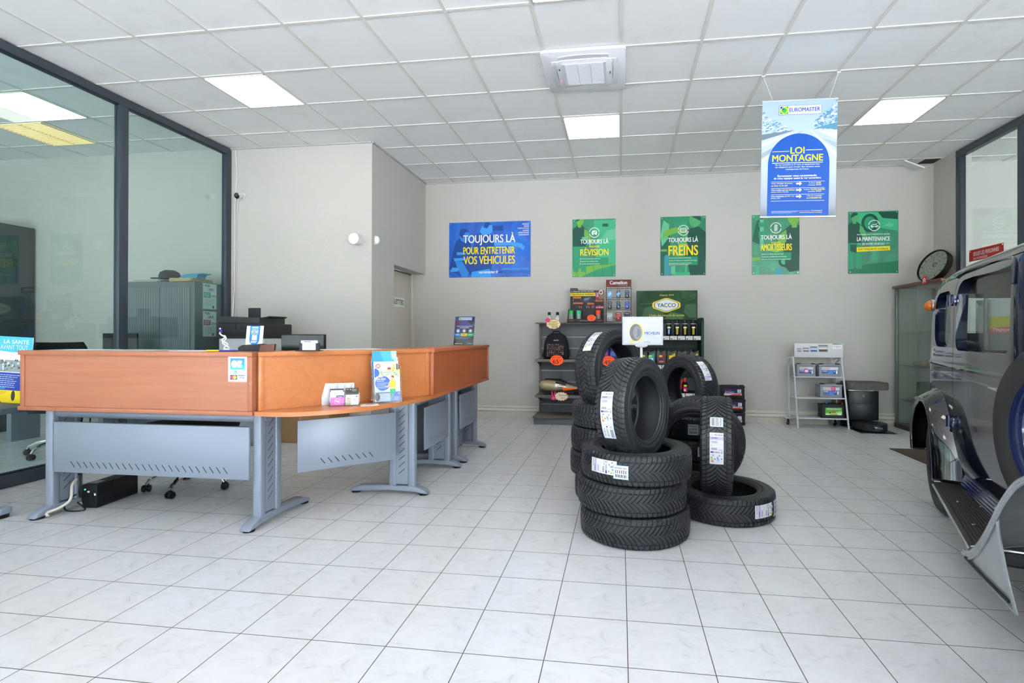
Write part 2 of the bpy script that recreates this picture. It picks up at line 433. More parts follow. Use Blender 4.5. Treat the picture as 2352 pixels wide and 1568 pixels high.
# tile skirting and cable trunking along the back wall
MSK = speckle('beige_skirting_tile', '#b9b3a8', '#c9c4bb', 30, .4)
b = MB()
for i in range(-10, 24):
    x0 = .03+.3*i; x1 = min(x0+.298, XR); x0 = max(x0, XD)
    if x1-x0 > .02: b.box(x0, x1, YB-.009, YB-.0005, 0, .083, MSK)
struct(b.build('baseboard_back'))
b = MB(); b.box(XD+.02, XR-.02, YB-.022, YB-.0005, .09, .128, M('#d5d2c6', .5)); b.box(XD+.02, XR-.02, YB-.014, YB-.0005, .135, .168, M('#d2cfc3', .5)); struct(b.build('trim_1'))
b = MB(); b.box(XR-.009, XR-.0005, 6.75, YB-.01, 0, .083, MSK); struct(b.build('baseboard_right'))
b = MB(); b.box(XL+.05, XD-.18, YA-.009, YA-.0005, 0, .083, MSK); b.box(XD+.0005, XD+.009, YA+.002, 6.14, 0, .083, MSK); struct(b.build('baseboard_alcove'))
# perimeter angle trim under the ceiling
b = MB()
for a in ((XD, XR, YB-.02, YB, ), (XL, XD, YA-.02, YA), (XD, XD+.02, YA, YB)): b.box(*a, ZC-.012, ZC+.004, M('#aeb0ac', .6))
struct(b.build('trim_2'))
# toilet door
MDOOR = M('#c3bdb0', .45)
b = MB(); b.box(-3.045, -3.005, 6.15, 7.08, .005, 2.03, MDOOR, .003); d = struct(b.build('door_1'))
b = MB(); b.box(-3.06, -2.985, 7.09, 7.188, 0, 2.05, M('#cbc6ba', .5)); b.box(-3.06, -2.985, 6.03, 6.137, 0, 2.05, M('#cbc6ba', .5)); b.box(-3.06, -3.0, 6.14, 7.09, 2.035, 2.05, M('#6b655b', .5)); struct(b.build('trim_3'))
for z in (1.78, 1.48, .22):
    b = MB(); b.cyl((-2.993, 7.085, z-.055), (-2.993, 7.085, z+.055), .009, M('#cfc9bb', .4), 10); b.build('hinge', d)
b = MB(); b.M = face_px(-3.0047, 6.32, 1.548); b.rect(0, 0, .53, .135, 1, M('#cfd0c9', .4)); b.rect(.006, .006, .524, .129, 2, M('#d3d4cd', .4))
b.text('TOILETTES', .03, .04, .50, .105, 3, M('#23211f', .5), True)
tag(b.build('door_sign'), 'white TOILETTES nameplate on the beige toilet door', 'sign')
# ---------------------------------------------------------------- left glazed partition
b = MB(); T = .05
ys = [YF+.1, -2.2, -.9, .75, 2.35, 4.214, YA-.035]
for y in ys: b.box(XL-T+.001, XL+.011, y-.045, y+.045, .098, ZC-.074, MNAVY, .004)
b.box(XL-T, XL+.012, YF+.05, YA, ZC-.075, ZC-.0015, MNAVY, .004); b.box(XL-T, XL+.012, YF+.05, YA, 0, .10, MNAVY, .004)
for y0, y1 in zip(ys, ys[1:]): # glazing beads
    for z in (.10, ZC-.075): b.box(XL-.035, XL+.002, y0+.045, y1-.045, z-.012, z+.012, M('#1d262e', .4))
w = struct(b.build('window_1'))
for y0, y1 in zip(ys, ys[1:]):
    b = MB(); b.box(XL-.030, XL-.022, y0+.045, y1-.045, .112, ZC-.087, MGLASS); b.build('window_pane', w)
# right glazed partition with door frame
b = MB(); ys = [YF+.1, -2.4, -.8, .8, 2.4, 3.9, 4.75, 5.73, 6.69]
for y in ys: b.box(XR-.011, XR+T-.001, y-.045, y+.045, .098, ZC-.084, MNAVY, .004)
b.box(XR-.012, XR+T, YF+.05, 6.735, ZC-.085, ZC-.0015, MNAVY, .004); b.box(XR-.012, XR+T, YF+.05, 6.735, 0, .10, MNAVY, .004)
b.box(XR-.010, XR+T-.002, 4.75, 5.73, 2.14, 2.23, MNAVY, .004)
w = struct(b.build('window_2'))
MGL2 = glass('clear_partition_glass', (.90, .955, .945), 1.5)
for y0, y1 in zip(ys, ys[1:]):
    b = MB(); b.box(XR+.018, XR+.026, y0+.045, y1-.045, .10, ZC-.085, MGL2); b.build('window_pane', w)
b = MB(); b.box(XR+.03, XR+.13, 5.775, 6.645, 0, 1.205, MW); struct(b.build('wall_low_right'))
# ---------------------------------------------------------------- ceiling lights, air conditioner
MLED = M('#fff5ea', .5, emit=LT['led'])
def led(cell, label):
    x0 = CX+.6*cell[0]; y0 = CYY+.6*cell[1]
    t = thing('ceiling_light', label, 'light', (x0+.3, y0+.3, ZC-.004), 0, 'square LED ceiling panels')
    b = MB(); F_ = M('#dcdcd8', .4)
    for s in (-1, 1):
        b.box(s*.288, s*.280, -.288, .288, -.003, .006, F_); b.box(-.288, .288, s*.288, s*.280, -.003, .006, F_)
    b.build('frame', t)
    b = MB(); b.box(-.280, .280, -.280, .280, -.001, .006, MLED); b.build('diffuser', t)
    return t
led((-6, 0), 'square LED panel in the ceiling nearest the left glass partition')
led((-1, 2), 'square LED panel in the ceiling just behind the air conditioner')
led((4, 2), 'square LED panel in the ceiling right of the hanging LOI MONTAGNE poster')
led((-1, -2), 'square LED panel cut off by the top edge of the photo')
led((-10, 0), 'square LED panel in the office ceiling behind the left glass')
for c_, w_ in (((-6, -5), 'left side of the shop front'), ((4, -3), 'right side of the room before the car'), ((-1, -6), 'middle of the shop front')): led(c_, 'LED ceiling panel out of view, %s' % w_)
t = thing('louvre_light', 'yellowish louvred ceiling light in the office behind the left glass', 'light', (CX-6.6+.3, CYY+.9, ZC-.004))
b = MB(); b.box(-.285, .285, -.285, .285, .002, .006, M('#ffe6b0', .5, emit=1.1)); b.build('diffuser', t)
b = MB()
for k in range(15): b.box(-.285, .285, -.28+.04*k-.0015, -.28+.04*k+.0015, -.012, .002, M('#e6d6a8', .4))
for s in (-1, 0, 1): b.box(s*.283-.002, s*.283+.002, -.285, .285, -.012, .002, M('#e6d6a8', .4))
b.build('louvre', t)
# cassette air conditioner
t = thing('air_conditioner', 'white four-way cassette air conditioner set in the ceiling', 'air conditioner', (CX-.3, CYY+.3, ZC-.001))
MAC = M('#e4e7ec', .35); MAC2 = M('#d3d7dd', .4)
b = MB(); b.prism(rrect(-.335, -.335, .335, .335, .03), -.022, 0, 'z', MAC, .006); b.build('panel', t)
b = MB(); b.prism(rrect(-.225, -.225, .225, .225, .06), -.034, -.0215, 'z', MAC, .006); b.build('inner_panel', t)
b = MB(); b.box(-.175, .175, -.175, .175, -.0375, -.0335, MAC2)
for k in range(34): b.box(-.155, .155, -.165+.01*k-.003, -.165+.01*k+.003, -.039, -.037, MAC)
for x in (-.052, .052): b.box(x-.002, x+.002, -.165, .165, -.0395, -.0375, MAC2)
b.build('grille', t)
for k in range(4):
    b = MB(); b.M = Matrix.Rotation(k*PI/2, 4, 'Z')
    pts = [(x, .262+.020*(1-(x/.2)**2)) for x in [-.2+.04*i for i in range(11)]]
    b.prism(pts + [(x, y-.05) for x, y in reversed(pts)], -.0275, -.0215, 'z', MAC2, .002); b.build('louvre_flap', t)
    b = MB(); b.M = Matrix.Rotation(k*PI/2, 4, 'Z')
    pts = [(x, .230+.012*(1-(x/.17)**2)) for x in [-.17+.034*i for i in range(11)]]
    b.prism(pts + [(x, y-.012) for x, y in reversed(pts)], -.0235, -.0215, 'z', M('#15131a', .5)); b.build('air_slot', t)
b = MB(); b.ball((-.206, .08, -.035), .006, M('#ff5a4a', .3, emit=1.0)); b.build('indicator_lamp', t)
b = MB(); b.box(-.211, -.201, -.10, -.08, -.036, -.034, MCHAR); b.build('receiver_window', t)
b = MB(); b.box(.203, .213, -.02, .02, -.036, -.034, M('#54585e', .4)); b.build('badge', t)
# loose tile hanging in the far right ceiling corner
b = MB(); b.M = Matrix.Translation((3.66, 7.06, ZC-.045)) @ Matrix.Rotation(.42, 4, 'Y') @ Matrix.Rotation(.2, 4, 'X'); b.box(-.13, .13, -.11, .11, -.008, .008, MT)
tag(b.build('ceiling_tile'), 'loose ceiling tile hanging askew in the far right corner', 'ceiling tile')
b = MB(); b.box(3.80, 3.98, 7.0, 7.17, ZC+.0, ZC+.0058, M('#3b3631', .8)); struct(b.build('dark_corner_sheet'))  # thin dark sheet across the ceiling corner beside the loose tile
# ---------------------------------------------------------------- wall fittings
MPLA = M('#dfe0e2', .35)
t = thing('siren', 'white cylindrical alarm siren on the alcove wall', 'alarm', (-2.99, YA, 2.258))
b = MB(); b.cyl((0, 0, 0), (0, -.115, 0), .062, MPLA, 32); b.build('body', t)
b = MB(); b.lathe([(.0, -.121), (.05, -.121), (.0615, -.115)], M('#eceef1', .4), 32, axis='y'); b.build('cap', t)
t = thing('motion_sensor', 'small white motion sensor on the corner wall beside the siren', 'sensor', (XD, 5.64, 2.267))
b = MB(); b.box(0, .012, -.03, .03, -.055, .055, MPLA, .005); b.build('base', t)
b = MB(); b.ball((.018, 0, .005), (.034, .036, .05), M('#eef0f0', .25)); b.build('lens', t)
t = thing('security_camera', 'small white security camera with black face beside the left glass', 'camera', (-4.455, YA, 2.806))
b = MB(); b.cyl((0, 0, .02), (0, -.05, .01), .012, MPLA, 12); b.cyl((0, -.002, .02), (0, 0, .02), .03, MPLA, 20); b.build('mount', t)
b = MB(); b.M = Matrix.Translation((.0, -.075, 0)) @ Matrix.Rotation(.35, 4, 'X'); b.lathe([(0, .04), (.028, .035), (.034, 0), (.034, -.03)], MPLA, 24, axis='y'); b.build('housing', t)
b = MB(); b.M = Matrix.Translation((.0, -.075, 0)) @ Matrix.Rotation(.35, 4, 'X'); b.lathe([(.034, -.03), (.03, -.034), (.0, -.036)], M('#0a0a0c', .1), 24, axis='y'); b.lathe([(.01, -.0365), (0, -.037)], M('#50545c', .1), 16, axis='y'); b.build('lens', t)
b = MB(); b.tube([(-4.55, YA-.008, ZC-.02), (-4.53, YA-.008, 3.1), (-4.552, YA-.01, 2.7), (-4.556, YA-.012, 1.7), (-4.575, YA-.03, 1.2), (-4.58, YA-.06, .6)], .006, M('#d8d8d4', .5)); tag(b.build('cable'), 'thin white cable running down beside the left glass frame', 'cable')
b = MB(); b.tube([(-4.47, YA-.008, 2.79), (-4.52, YA-.006, 2.75), (-4.535, YA-.012, 2.5), (-4.54, YA-.012, 1.0)], .004, M('#c9cac6', .5)); tag(b.build('camera_cable'), 'white lead hanging from the security camera', 'cable')
# ================================================================ wall posters
def photo_mat(name, a, b_, c, scale=5.):
    t = NT(name); v = t.scaled(t.obj(), (1, 1, .6)); n = t.noise(v, scale, 5, .62, 1.2)
    t.l(t.ramp(n.outputs[0], [(.3, a), (.5, b_), (.72, c)]), t.b.inputs['Base Color']); t.b.inputs['Roughness'].default_value = .28
    return t.m
MPB = photo_mat('blue_duotone_photo', '#0348a8', '#0559bd', '#0a72cf'); MPG = photo_mat('green_duotone_photo', '#0f6b4c', '#158059', '#219a6b')
Y_ = M('#ecd515', .35); WH = M('#eef1f4', .35); LB = M('#3f93dd', .35); B2 = M('#0a4390', .35); B3 = M('#2a7fd0', .35)
G1 = M('#0b5a41', .35); G2 = M('#1d8e63', .35); G3 = M('#34a878', .35); G4 = M('#5fb58c', .35); GY = M('#6ba63f', .35); GD = M('#0a4a3a', .35); GS = M('#4c9c62', .35); DK = M('#12243a', .4)
def person(b, u, v, h, k, hair, skin, shirt, legs, face=1, head_only=False):
    """flat printed figure, feet at (u, v), height h"""
    r = h*.065
    if not head_only:
        b.poly([(u-h*.10, v), (u-h*.02, v), (u, v+h*.42), (u+h*.03, v), (u+h*.12, v), (u+h*.11, v+h*.48), (u-h*.11, v+h*.48)], k, legs)
    b.poly([(u-h*.115, v+h*.46), (u+h*.115, v+h*.46), (u+h*.13, v+h*.76), (u+h*.05, v+h*.83), (u-h*.05, v+h*.83), (u-h*.13, v+h*.76)], k+1, shirt)
    b.poly([(u+face*h*.09, v+h*.78), (u+face*h*.14, v+h*.74), (u+face*h*.22, v+h*.56), (u+face*h*.30, v+h*.58), (u+face*h*.30, v+h*.545), (u+face*h*.18, v+h*.51), (u+face*h*.08, v+h*.66)], k+2, skin)
    b.poly([(u-h*.028, v+h*.80), (u+h*.028, v+h*.80), (u+h*.03, v+h*.88), (u-h*.03, v+h*.88)], k+2, skin)
    b.disc(u+face*h*.008, v+h*.915, r, k+3, skin, ry=r*1.2)
    b.poly([(u-face*r, v+h*.90)] + [(u+face*.008*h+r*1.05*math.cos(t), v+h*.92+r*1.25*math.sin(t)) for t in ([PI-.3-.22*i for i in range(11)] if face > 0 else [.3+.22*i for i in range(11)])], k+4, hair)
def poster(x0, z0, x1, z1, label, base, draw, bolts=((0, 0), (0, 1), (1, 0), (1, 1))):
    b = MB(); w, h = x1-x0, z1-z0; b.box(x0, x1, YB-.006, YB-.001, z0, z1, base); b.M = face_y(x0, YB-.006, z0)
    b.clip = (w, h); draw(b, w, h)
    for i, j in bolts: b.disc(.022 if i == 0 else w-.022, .022 if j == 0 else h-.022, .006, 12, M('#c9d0d4', .3, .6))
    o = b.build('poster'); return tag(o, label, 'poster', 'shop posters on the back wall')
def blue(b, w, h):
    b.poly([(0, .12), (.16, .02), (.34, .04), (.40, .2), (.32, .5), (.22, .62), (.10, .52), (.04, .3)], 1, B2)
    b.disc(.235, .60, .075, 2, B3, ry=.09); b.poly([(.15, .62), (.17, .70), (.24, .715), (.305, .66), (.24, .65), (.2, .56)], 3, B2)
    b.poly([(.11, .37), (.245, .36), (.25, .33), (.12, .325)], 3, LB); b.poly([(.07, .28), (.25, .285), (.245, .25), (.08, .235)], 3, LB)
    b.poly([(.09, .24), (.2, .23), (.30, .06), (.26, 0), (.2, 0), (.12, .14)], 3, B3)
    b.poly([(.36, .45), (.42, .62), (.52, .66), (.66, .6), (.68, .3), (.60, .02), (.36, .02), (.33, .2)], 4, B2)
    b.poly([(.46, .66), (.49, .74), (.53, .7), (.60, .62), (.5, .6)], 5, LB); b.disc(.585, .70, .062, 5, LB, ry=.085); b.poly([(.52, .72), (.53, .775), (.585, .795), (.64, .76), (.60, .75), (.565, .70)], 6, B2)
    b.poly([(.66, .52), (.92, .5), (1.07, .48), (1.12, .42), (1.10, .375), (1.04, .42), (.92, .455), (.68, .45)], 5, LB)
    b.poly([(.33, 0), (.34, .08), (.61, .12), (.63, 0)], 6, M('#2492e0', .35)); b.poly([(.02, .10), (.05, .15), (.13, .14), (.16, .12), (.13, .09), (.03, .08)], 6, LB)
    b.rect(.78, .10, 1.19, .13, 4, B3); b.rect(.70, .06, 1.19, .085, 4, B2); b.rect(1.02, .30, 1.17, .50, 4, M('#0c63c4', .35)); b.rect(.65, .67, .80, .74, 4, B2)
    for i in range(14): b.rect(.8+.028*i, .065, .815+.028*i, .08, 5, B3)
    b.text('TOUJOURS LÀ', .215, .462, .980, .640, 9, WH, True); b.text('POUR ENTRETENIR', .215, .334, .975, .437, 9, Y_, True); b.text('VOS VÉHICULES', .220, .190, .975, .335, 9, Y_, True)
    b.text('euromaster.fr', .447, .056, .735, .096, 9, WH, True)
    for i, (t_, L) in enumerate((('RÉVISION', .095), ('FREINS', .073), ('PNEUMATIQUES', .158), ('VIDANGE', .09), ('AMORTISSEURS', .156), ('CLIMATISATION', .152))):
        b.text(t_, 1.178-L, .742-.0305*i, 1.178, .762-.0305*i+(.004 if i == 0 else 0), 9, WH, True)
poster(-2.468, 2.003, -1.265, 2.80, 'wide blue poster reading TOUJOURS LÀ POUR ENTRETENIR VOS VÉHICULES on the back wall', MPB, blue)
def icon(b, u, v, r, kind):
    b.ring(u, v, r*.88, r, 9, WH, 30, .15, PI-.15); b.ring(u, v, r*.88, r, 9, WH, 30, PI+.15, 2*PI-.15)
    if kind == 'car':
        b.poly([(u-r*.5, v-r*.3), (u+r*.5, v-r*.3), (u+r*.55, v+r*.05), (u+r*.35, v+r*.42), (u-r*.35, v+r*.42), (u-r*.55, v+r*.05)], 9, WH)
        for s in (-1, 1): b.rect(u+s*r*.33-r*.1, v-r*.48, u+s*r*.33+r*.1, v-r*.28, 9, WH)
        b.line([(u-r*.2, v+r*.05), (u-r*.03, v-r*.14), (u+r*.3, v+r*.34)], r*.12, 10, G2)
    if kind == 'brake':
        b.ring(u, v, r*.36, r*.46, 9, WH); b.rect(u-r*.06, v-r*.05, u+r*.06, v+r*.28, 9, WH); b.disc(u, v-r*.2, r*.07, 9, WH)
        b.ring(u, v, r*.58, r*.68, 9, WH, 14, -1, 1); b.ring(u, v, r*.58, r*.68, 9, WH, 14, PI-1, PI+1)
    if kind == 'spring':
        for i in range(5): b.line([(u-r*.3, v-r*.42+.18*r*i), (u+r*.3, v-r*.3+.18*r*i)], r*.1, 9, WH)
        b.rect(u-r*.24, v+r*.5, u+r*.24, v+r*.6, 9, WH); b.rect(u-r*.24, v-r*.62, u+r*.24, v-r*.52, 9, WH)
    if kind == 'ev':
        b.line([(u-r*.62, v-r*.12), (u-r*.3, v+r*.15), (u+r*.25, v+r*.18), (u+r*.62, v-r*.05), (u+r*.6, v-r*.2), (u-r*.6, v-r*.2)], r*.1, 9, WH)
        for s in (-1, 1): b.ring(u+s*r*.36, v-r*.22, r*.09, r*.17, 9, WH, 14)
        b.line([(u+r*.3, v+r*.2), (u+r*.5, v+r*.45), (u+r*.7, v+r*.4)], r*.08, 9, WH)
def green_common(b, w, h): pass
def g_rev(b, w, h):
    b.rect(0, 0, w, .20, 1, G2)
    b.poly([(0, .02), (0, .10), (w*.55, .17), (w, .21), (w, .16), (w*.6, .11), (.12, 0)], 2, GY)
    for i in range(5): b.line([(.08+.12*i, 0), (.02+.13*i, .19)], .004, 3, G1)
    b.rect(.30, .60, .60, .79, 1, G3); b.poly([(.33, .19), (.33, .48), (.45, .66), (.602, .70), (.602, .17)], 2, G3); b.poly([(.40, .50), (.48, .64), (.602, .67), (.602, .52)], 3, G4); b.rect(.42, .70, .50, .74, 3, GD)
    person(b, .10, .07, .78, 4, GD, GY, GD, G2, 1); b.poly([(.13, .56), (.22, .57), (.21, .53), (.14, .52)], 8, G4)
    icon(b, .308, .618, .072, 'car')
    b.text('TOUJOURS LÀ', .113, .445, .505, .540, 9, WH, True); b.text('POUR VOTRE', .238, .409, .380, .436, 9, Y_, True); b.text('RÉVISION', .113, .298, .505, .412, 9, Y_, True)
    b.rect(.108, .165, .505, .27, 8, M('#118a5c', .35)); b.rect(.106, .165, .109, .27, 9, WH)
    for i, s in enumerate(('Garantie constructeur préservée', 'Respect du carnet d\'entretien', 'Contrôle approfondi du véhicule')): b.text(s, .118, .243-.036*i, (.39, .36, .385)[i], .262-.036*i, 9, WH)
poster(-.667, 1.989, -.064, 2.798, 'green poster reading TOUJOURS LÀ POUR VOTRE RÉVISION on the back wall', MPG, g_rev)
def g_fre(b, w, h):
    b.rect(0, .0, .13, .55, 1, G1); b.poly([(0, .55), (.04, .76), (.12, .7), (.10, .5), (.02, .4)], 2, G4); b.poly([(.02, .5), (.06, .62), (.2, .66), (.36, .62), (.36, .575), (.2, .58), (.1, .54)], 6, GY)
    person(b, .47, -.35, 1.2, 3, GD, GS, GD, GD, -1, True); b.poly([(.36, .20), (.35, .5), (.40, .63), (.50, .67), (.585, .60), (.60, .0), (.4, 0)], 5, GD)
    b.rect(.05, .0, .13, .25, 4, M('#2f8f9a', .35)); b.poly([(.05, .25), (.07, .28), (.11, .28), (.13, .25)], 4, M('#2f8f9a', .35)); b.rect(.14, .02, .20, .13, 4, G4); b.rect(.33, .04, .36, .14, 4, G3); b.rect(.16, 0, .45, .04, 3, G3); b.rect(0, .33, .09, .36, 4, GY)
    icon(b, .307, .615, .072, 'brake')
    b.text('TOUJOURS LÀ', .105, .436, .502, .532, 9, WH, True); b.text('POUR VOS', .246, .402, .364, .430, 9, Y_, True); b.text('FREINS', .110, .272, .500, .408, 9, Y_, True)
    b.rect(.106, .14, .50, .255, 8, M('#14885c', .35))
    for i, (s, L) in enumerate((('Préserver les distances de freinage', .41), ('Conserver l\'efficacité du système de freinage', .488), ('Remplacer par des pièces de qualité', .415), ('équivalente à la monte d\'origine', .38))): b.text(s, .114, .228-(.036*i if i < 3 else .090), L, .246-(.036*i if i < 3 else .090), 9, WH)
poster(.549, 1.994, 1.154, 2.80, 'green poster reading TOUJOURS LÀ POUR VOS FREINS on the back wall', MPG, g_fre)
def g_amo(b, w, h):
    b.poly([(.0, .45), (.06, .72), (.14, .76), (.15, .5), (.1, .4)], 2, G1); b.rect(.10, .35, .15, .74, 3, G4); b.rect(.085, .50, .165, .58, 4, G2); b.rect(.085, .64, .165, .70, 4, G2)
    b.poly([(0, .19), (0, .23), (.11, .235), (.11, .19)], 5, GY); b.rect(0, .11, w, .125, 3, G3); b.rect(.05, 0, .09, .12, 3, G3); b.rect(.3, 0, .39, .08, 4, M('#2f98a0', .35)); b.disc(.41, .17, .07, 3, GD); b.disc(.41, .17, .04, 4, G3)
    person(b, .54, -.3, 1.15, 4, GD, GY, GD, GD, -1, True); b.poly([(.42, .1), (.44, .5), (.50, .62), (.60, .62), (.602, .05), (.48, .03)], 6, GD)
    icon(b, .305, .622, .072, 'spring')
    b.text('TOUJOURS LÀ', .113, .450, .507, .542, 9, WH, True); b.text('POUR VOS', .250, .410, .366, .437, 9, Y_, True); b.text('AMORTISSEURS', .113, .318, .507, .408, 9, Y_, True)
    b.rect(.11, .192, .50, .292, 8, M('#14885c', .35))
    for i, (s, L) in enumerate((('Assurer une bonne tenue de route', .40), ('Conserver la stabilité de votre véhicule', .44), ('Optimiser la durée de vie de vos pneumatiques', .49))): b.text(s, .12, .265-.036*i, L, .284-.036*i, 9, WH)
poster(1.757, 1.989, 2.362, 2.79, 'green poster reading TOUJOURS LÀ POUR VOS AMORTISSEURS, partly hidden behind the hanging poster', MPG, g_amo)
def g_ele(b, w, h):
    b.poly([(.10, .42), (.2, .55), (.34, .60), (.6, .55), (.605, .80), (.1, .80)], 1, G3); b.disc(.265, .66, .105, 2, GD, ry=.12); b.disc(.265, .66, .07, 3, G2, ry=.085); b.poly([(.43, .62), (.5, .66), (.56, .63), (.52, .60)], 3, G4); b.poly([(.36, .8), (.42, .72), (.6, .70), (.605, .8)], 2, GD)
    person(b, .075, .06, .74, 4, GD, GS, DK if False else GD, G2, 1); b.poly([(.02, .38), (.1, .38), (.1, .27), (.03, .29)], 8, GD)
    b.poly([(0, 0), (0, .05), (.2, .12), (w, .16), (w, 0)], 1, M('#0c7048', .35))
    icon(b, .315, .625, .072, 'ev')
    b.text('NOS ÉQUIPES SONT FORMÉES POUR ASSURER', .105, .500, .505, .521, 9, WH, True); b.text('LA MAINTENANCE', .105, .424, .505, .478, 9, WH, True); b.text('DE VOTRE VÉHICULE', .17, .372, .44, .404, 9, WH, True)
    for a, c in ((.112, .155), (.455, .50)): b.rect(a, .386, c, .390, 9, WH)
    b.poly([(.102, .285), (.506, .298), (.506, .352), (.102, .343)], 9, Y_); b.text('ÉLECTRIQUE ET HYBRIDE', .122, .302, .488, .335, 10, M('#24421f', .4), True)
poster(2.969, 1.986, 3.578, 2.798, 'green poster reading LA MAINTENANCE ÉLECTRIQUE ET HYBRIDE, rightmost on the back wall', MPG, g_ele)
# logo used on printed matter
def euromaster(b, u0, v0, u1, v1, k, frame=True):
    w, h = u1-u0, v1-v0
    NB = M('#1c3f9c', .35)
    if frame: b.rect(u0, v0, u1, v1, k, NB); e = h*.03; b.rect(u0+e, v0+e, u1-e, v1-e, k+1, M('#c6ccd8', .35))
    s = h*.80; x, y = u0+h*.13, v0+h*.10
    b.rect(x, y, x+s, y+s, k+2, M('#0d9148', .35)); b.poly([(x, y+s*.5), (x+s*.5, y+s*.5), (x+s*.5, y+s), (x, y+s)], k+3, NB)
    b.ring(x+s*.5, y+s*.5, s*.32, s*.47, k+4, M('#e9df12', .35), 24, -1.2, 2.2); b.ring(x+s*.5, y+s*.5, s*.32, s*.47, k+4, M('#e9df12', .35), 16, 2.5, 4.8)
    b.disc(x+s*.5, y+s*.5, s*.27, k+4, M('#12a24e', .35)); b.poly([(x+s*.5, y+s*.5), (x+s*.5, y+s*.78), (x+s*.22, y+s*.62)], k+5, NB)
    b.text('EUROMASTER', x+s+h*.12, v0+h*.30, u1-h*.16, v0+h*.72, k+2, NB, True)
# ---------------------------------------------------------------- hanging double-sided poster
t = thing('hanging_poster', 'LOI MONTAGNE winter tyre poster hanging on two strings from the ceiling', 'hanging poster', (1.484, 4.57, 2.175), 0, rot=(0, math.radians(1.1), math.radians(-1.0)))
pw, ph = .600, .985
def snow_mat():
    m = NT('snowy_road_print'); v = m.obj(); s = m.n('ShaderNodeSeparateXYZ'); m.l(v, s.inputs[0])
    z = m.math('DIVIDE', s.outputs[2], ph); r = m.ramp(z, [(0., '#4b5058'), (.10, '#8b929c'), (.24, '#9aa6b3'), (.42, '#b0bcc8'), (.7, '#a9bcc8'), (1., '#93a9b8')])
    n = m.noise(m.scaled(v, (1, 1, 2.4)), 7, 5, .6, .8)
    m.l(m.mix(m.math('MULTIPLY', n.outputs[0], .30), r, '#8fa6ba'), m.b.inputs['Base Color']); m.b.inputs['Roughness'].default_value = .25
    return m.m
MSNOW = snow_mat()
b = MB(); b.box(-pw/2, pw/2, -.003, .003, 0, ph, MSNOW); b.M = face_y(-pw/2, -.003, 0)
T1 = M('#7fa3b6', .3); T2 = M('#4c7f9c', .3); T3 = M('#c4ced6', .3); T4 = M('#66727f', .3)
rd = random.Random(3)
for i in range(150):
    u = rd.random()**1.6*.22; v = .70+rd.random()*.17*(1-u/.24)+rd.random()*.02; s = .005+rd.random()*.010
    b.poly([(u, v), (min(u+s*1.8, .3), v+s*.7), (min(u+s*1.2, .3), v+s*1.4), (u, v+s*.8)], 1, (T1, T2, T3)[i % 3])
for i in range(190):
    w_ = rd.random()**1.3; u = .6-w_*.17; v = .72+rd.random()*.255*(1-w_*.75); s = .005+rd.random()*.012
    b.poly([(u-s, v), (min(u+s*.8, .6), v+s*.5), (min(u+s*.3, .6), min(v+s*1.6, ph)), (u-s, v+s)], 1, (T2, T1, T3, T2)[i % 4])
b.poly([(0, .665), (0, .715), (.25, .735), (.0, .70), (.25, .73)], 2, T4) if False else b.poly([(0, .655), (.24, .725), (.26, .735), (0, .705)], 2, T4)
b.poly([(0, .50), (.20, .62), (.34, .735), (.24, .68), (0, .54)], 2, M('#8897a4', .3)); b.poly([(0, .46), (.08, .52), (.08, .54), (0, .49)], 3, T3); b.poly([(0, .60), (.2, .68), (.3, .73), (.1, .67), (0, .63)], 2, T3)
b.poly([(.6, .49), (.6, .53), (.40, .73), (.385, .73)], 3, T3); b.poly([(.6, .57), (.6, .62), (.48, .66)], 2, M('#93a0ac', .3)); b.poly([(.6, .73), (.6, .79), (.42, .745)], 3, T2); b.poly([(.6, .705), (.6, .725), (.42, .735)], 3, T3); b.poly([(.6, .645), (.6, .70), (.43, .73)], 2, M('#d6c8c6', .3))
MBL = M('#0a4a9f', .3); MBL2 = M('#3a49b8', .3)
b.poly([(.055, 0), (.545, 0), (.545, .45)] + [(.30+.245*math.cos(a), .45+.255*math.sin(a)) for a in [PI*i/28 for i in range(29)]] + [(.055, .45)], 4, MBL)
euromaster(b, .135, .865, .475, .945, 4)
b.text('LOI', .235, .535, .345, .590, 6, Y_, True); b.rect(.088, .553, .225, .558, 6, M('#c9c97f', .3)); b.rect(.357, .560, .49, .565, 6, M('#c9c97f', .3))
b.text('MONTAGNE', .090, .470, .492, .526, 6, Y_, True); b.rect(.088, .455, .492, .460, 6, WH)
for i, (s, a, c) in enumerate((('Du 1er novembre au 31 mars, un équipement hiver', .115, .470), ('est obligatoire pour circuler dans certaines zones', .115, .470), ('montagneuses de France.', .20, .385))): b.text(s, a, .433-.0195*i, c, .449-.0195*i, 6, WH)
b.text('Euromaster vous recommande', .135, .340, .445, .357, 6, WH, True); b.text('de vous équiper avant le 1er novembre', .105, .315, .480, .335, 6, WH, True)
for i in range(4): b.rect(.085, .296-.054*i, .510, .2985-.054*i, 6, WH)
rows = ((('Vous changez de pneus', WH, .085, .255), ('en hiver et en été', Y_, .085, .215), ('4 pneus', WH, .385, .435), ('HIVER', Y_, .442, .482), ('marqués 3PMSF', WH, .380, .485)),
        (('Vous roulez avec', WH, .085, .198), ('les mêmes', Y_, .204, .275), ('pneus toute l\'année', Y_, .085, .224), ('4 pneus', WH, .345, .392), ('TOUTES SAISONS', Y_, .398, .512), ('marqués 3PMSF', WH, .380, .485)),
        (('Vous souhaitez', WH, .085, .190), ('garder vos', Y_, .196, .272), ('pneus été', Y_, .085, .158), ('1 JEU DE CHAÎNES', Y_, .37, .49), ('ou CHAUSSETTES', Y_, .37, .488)))
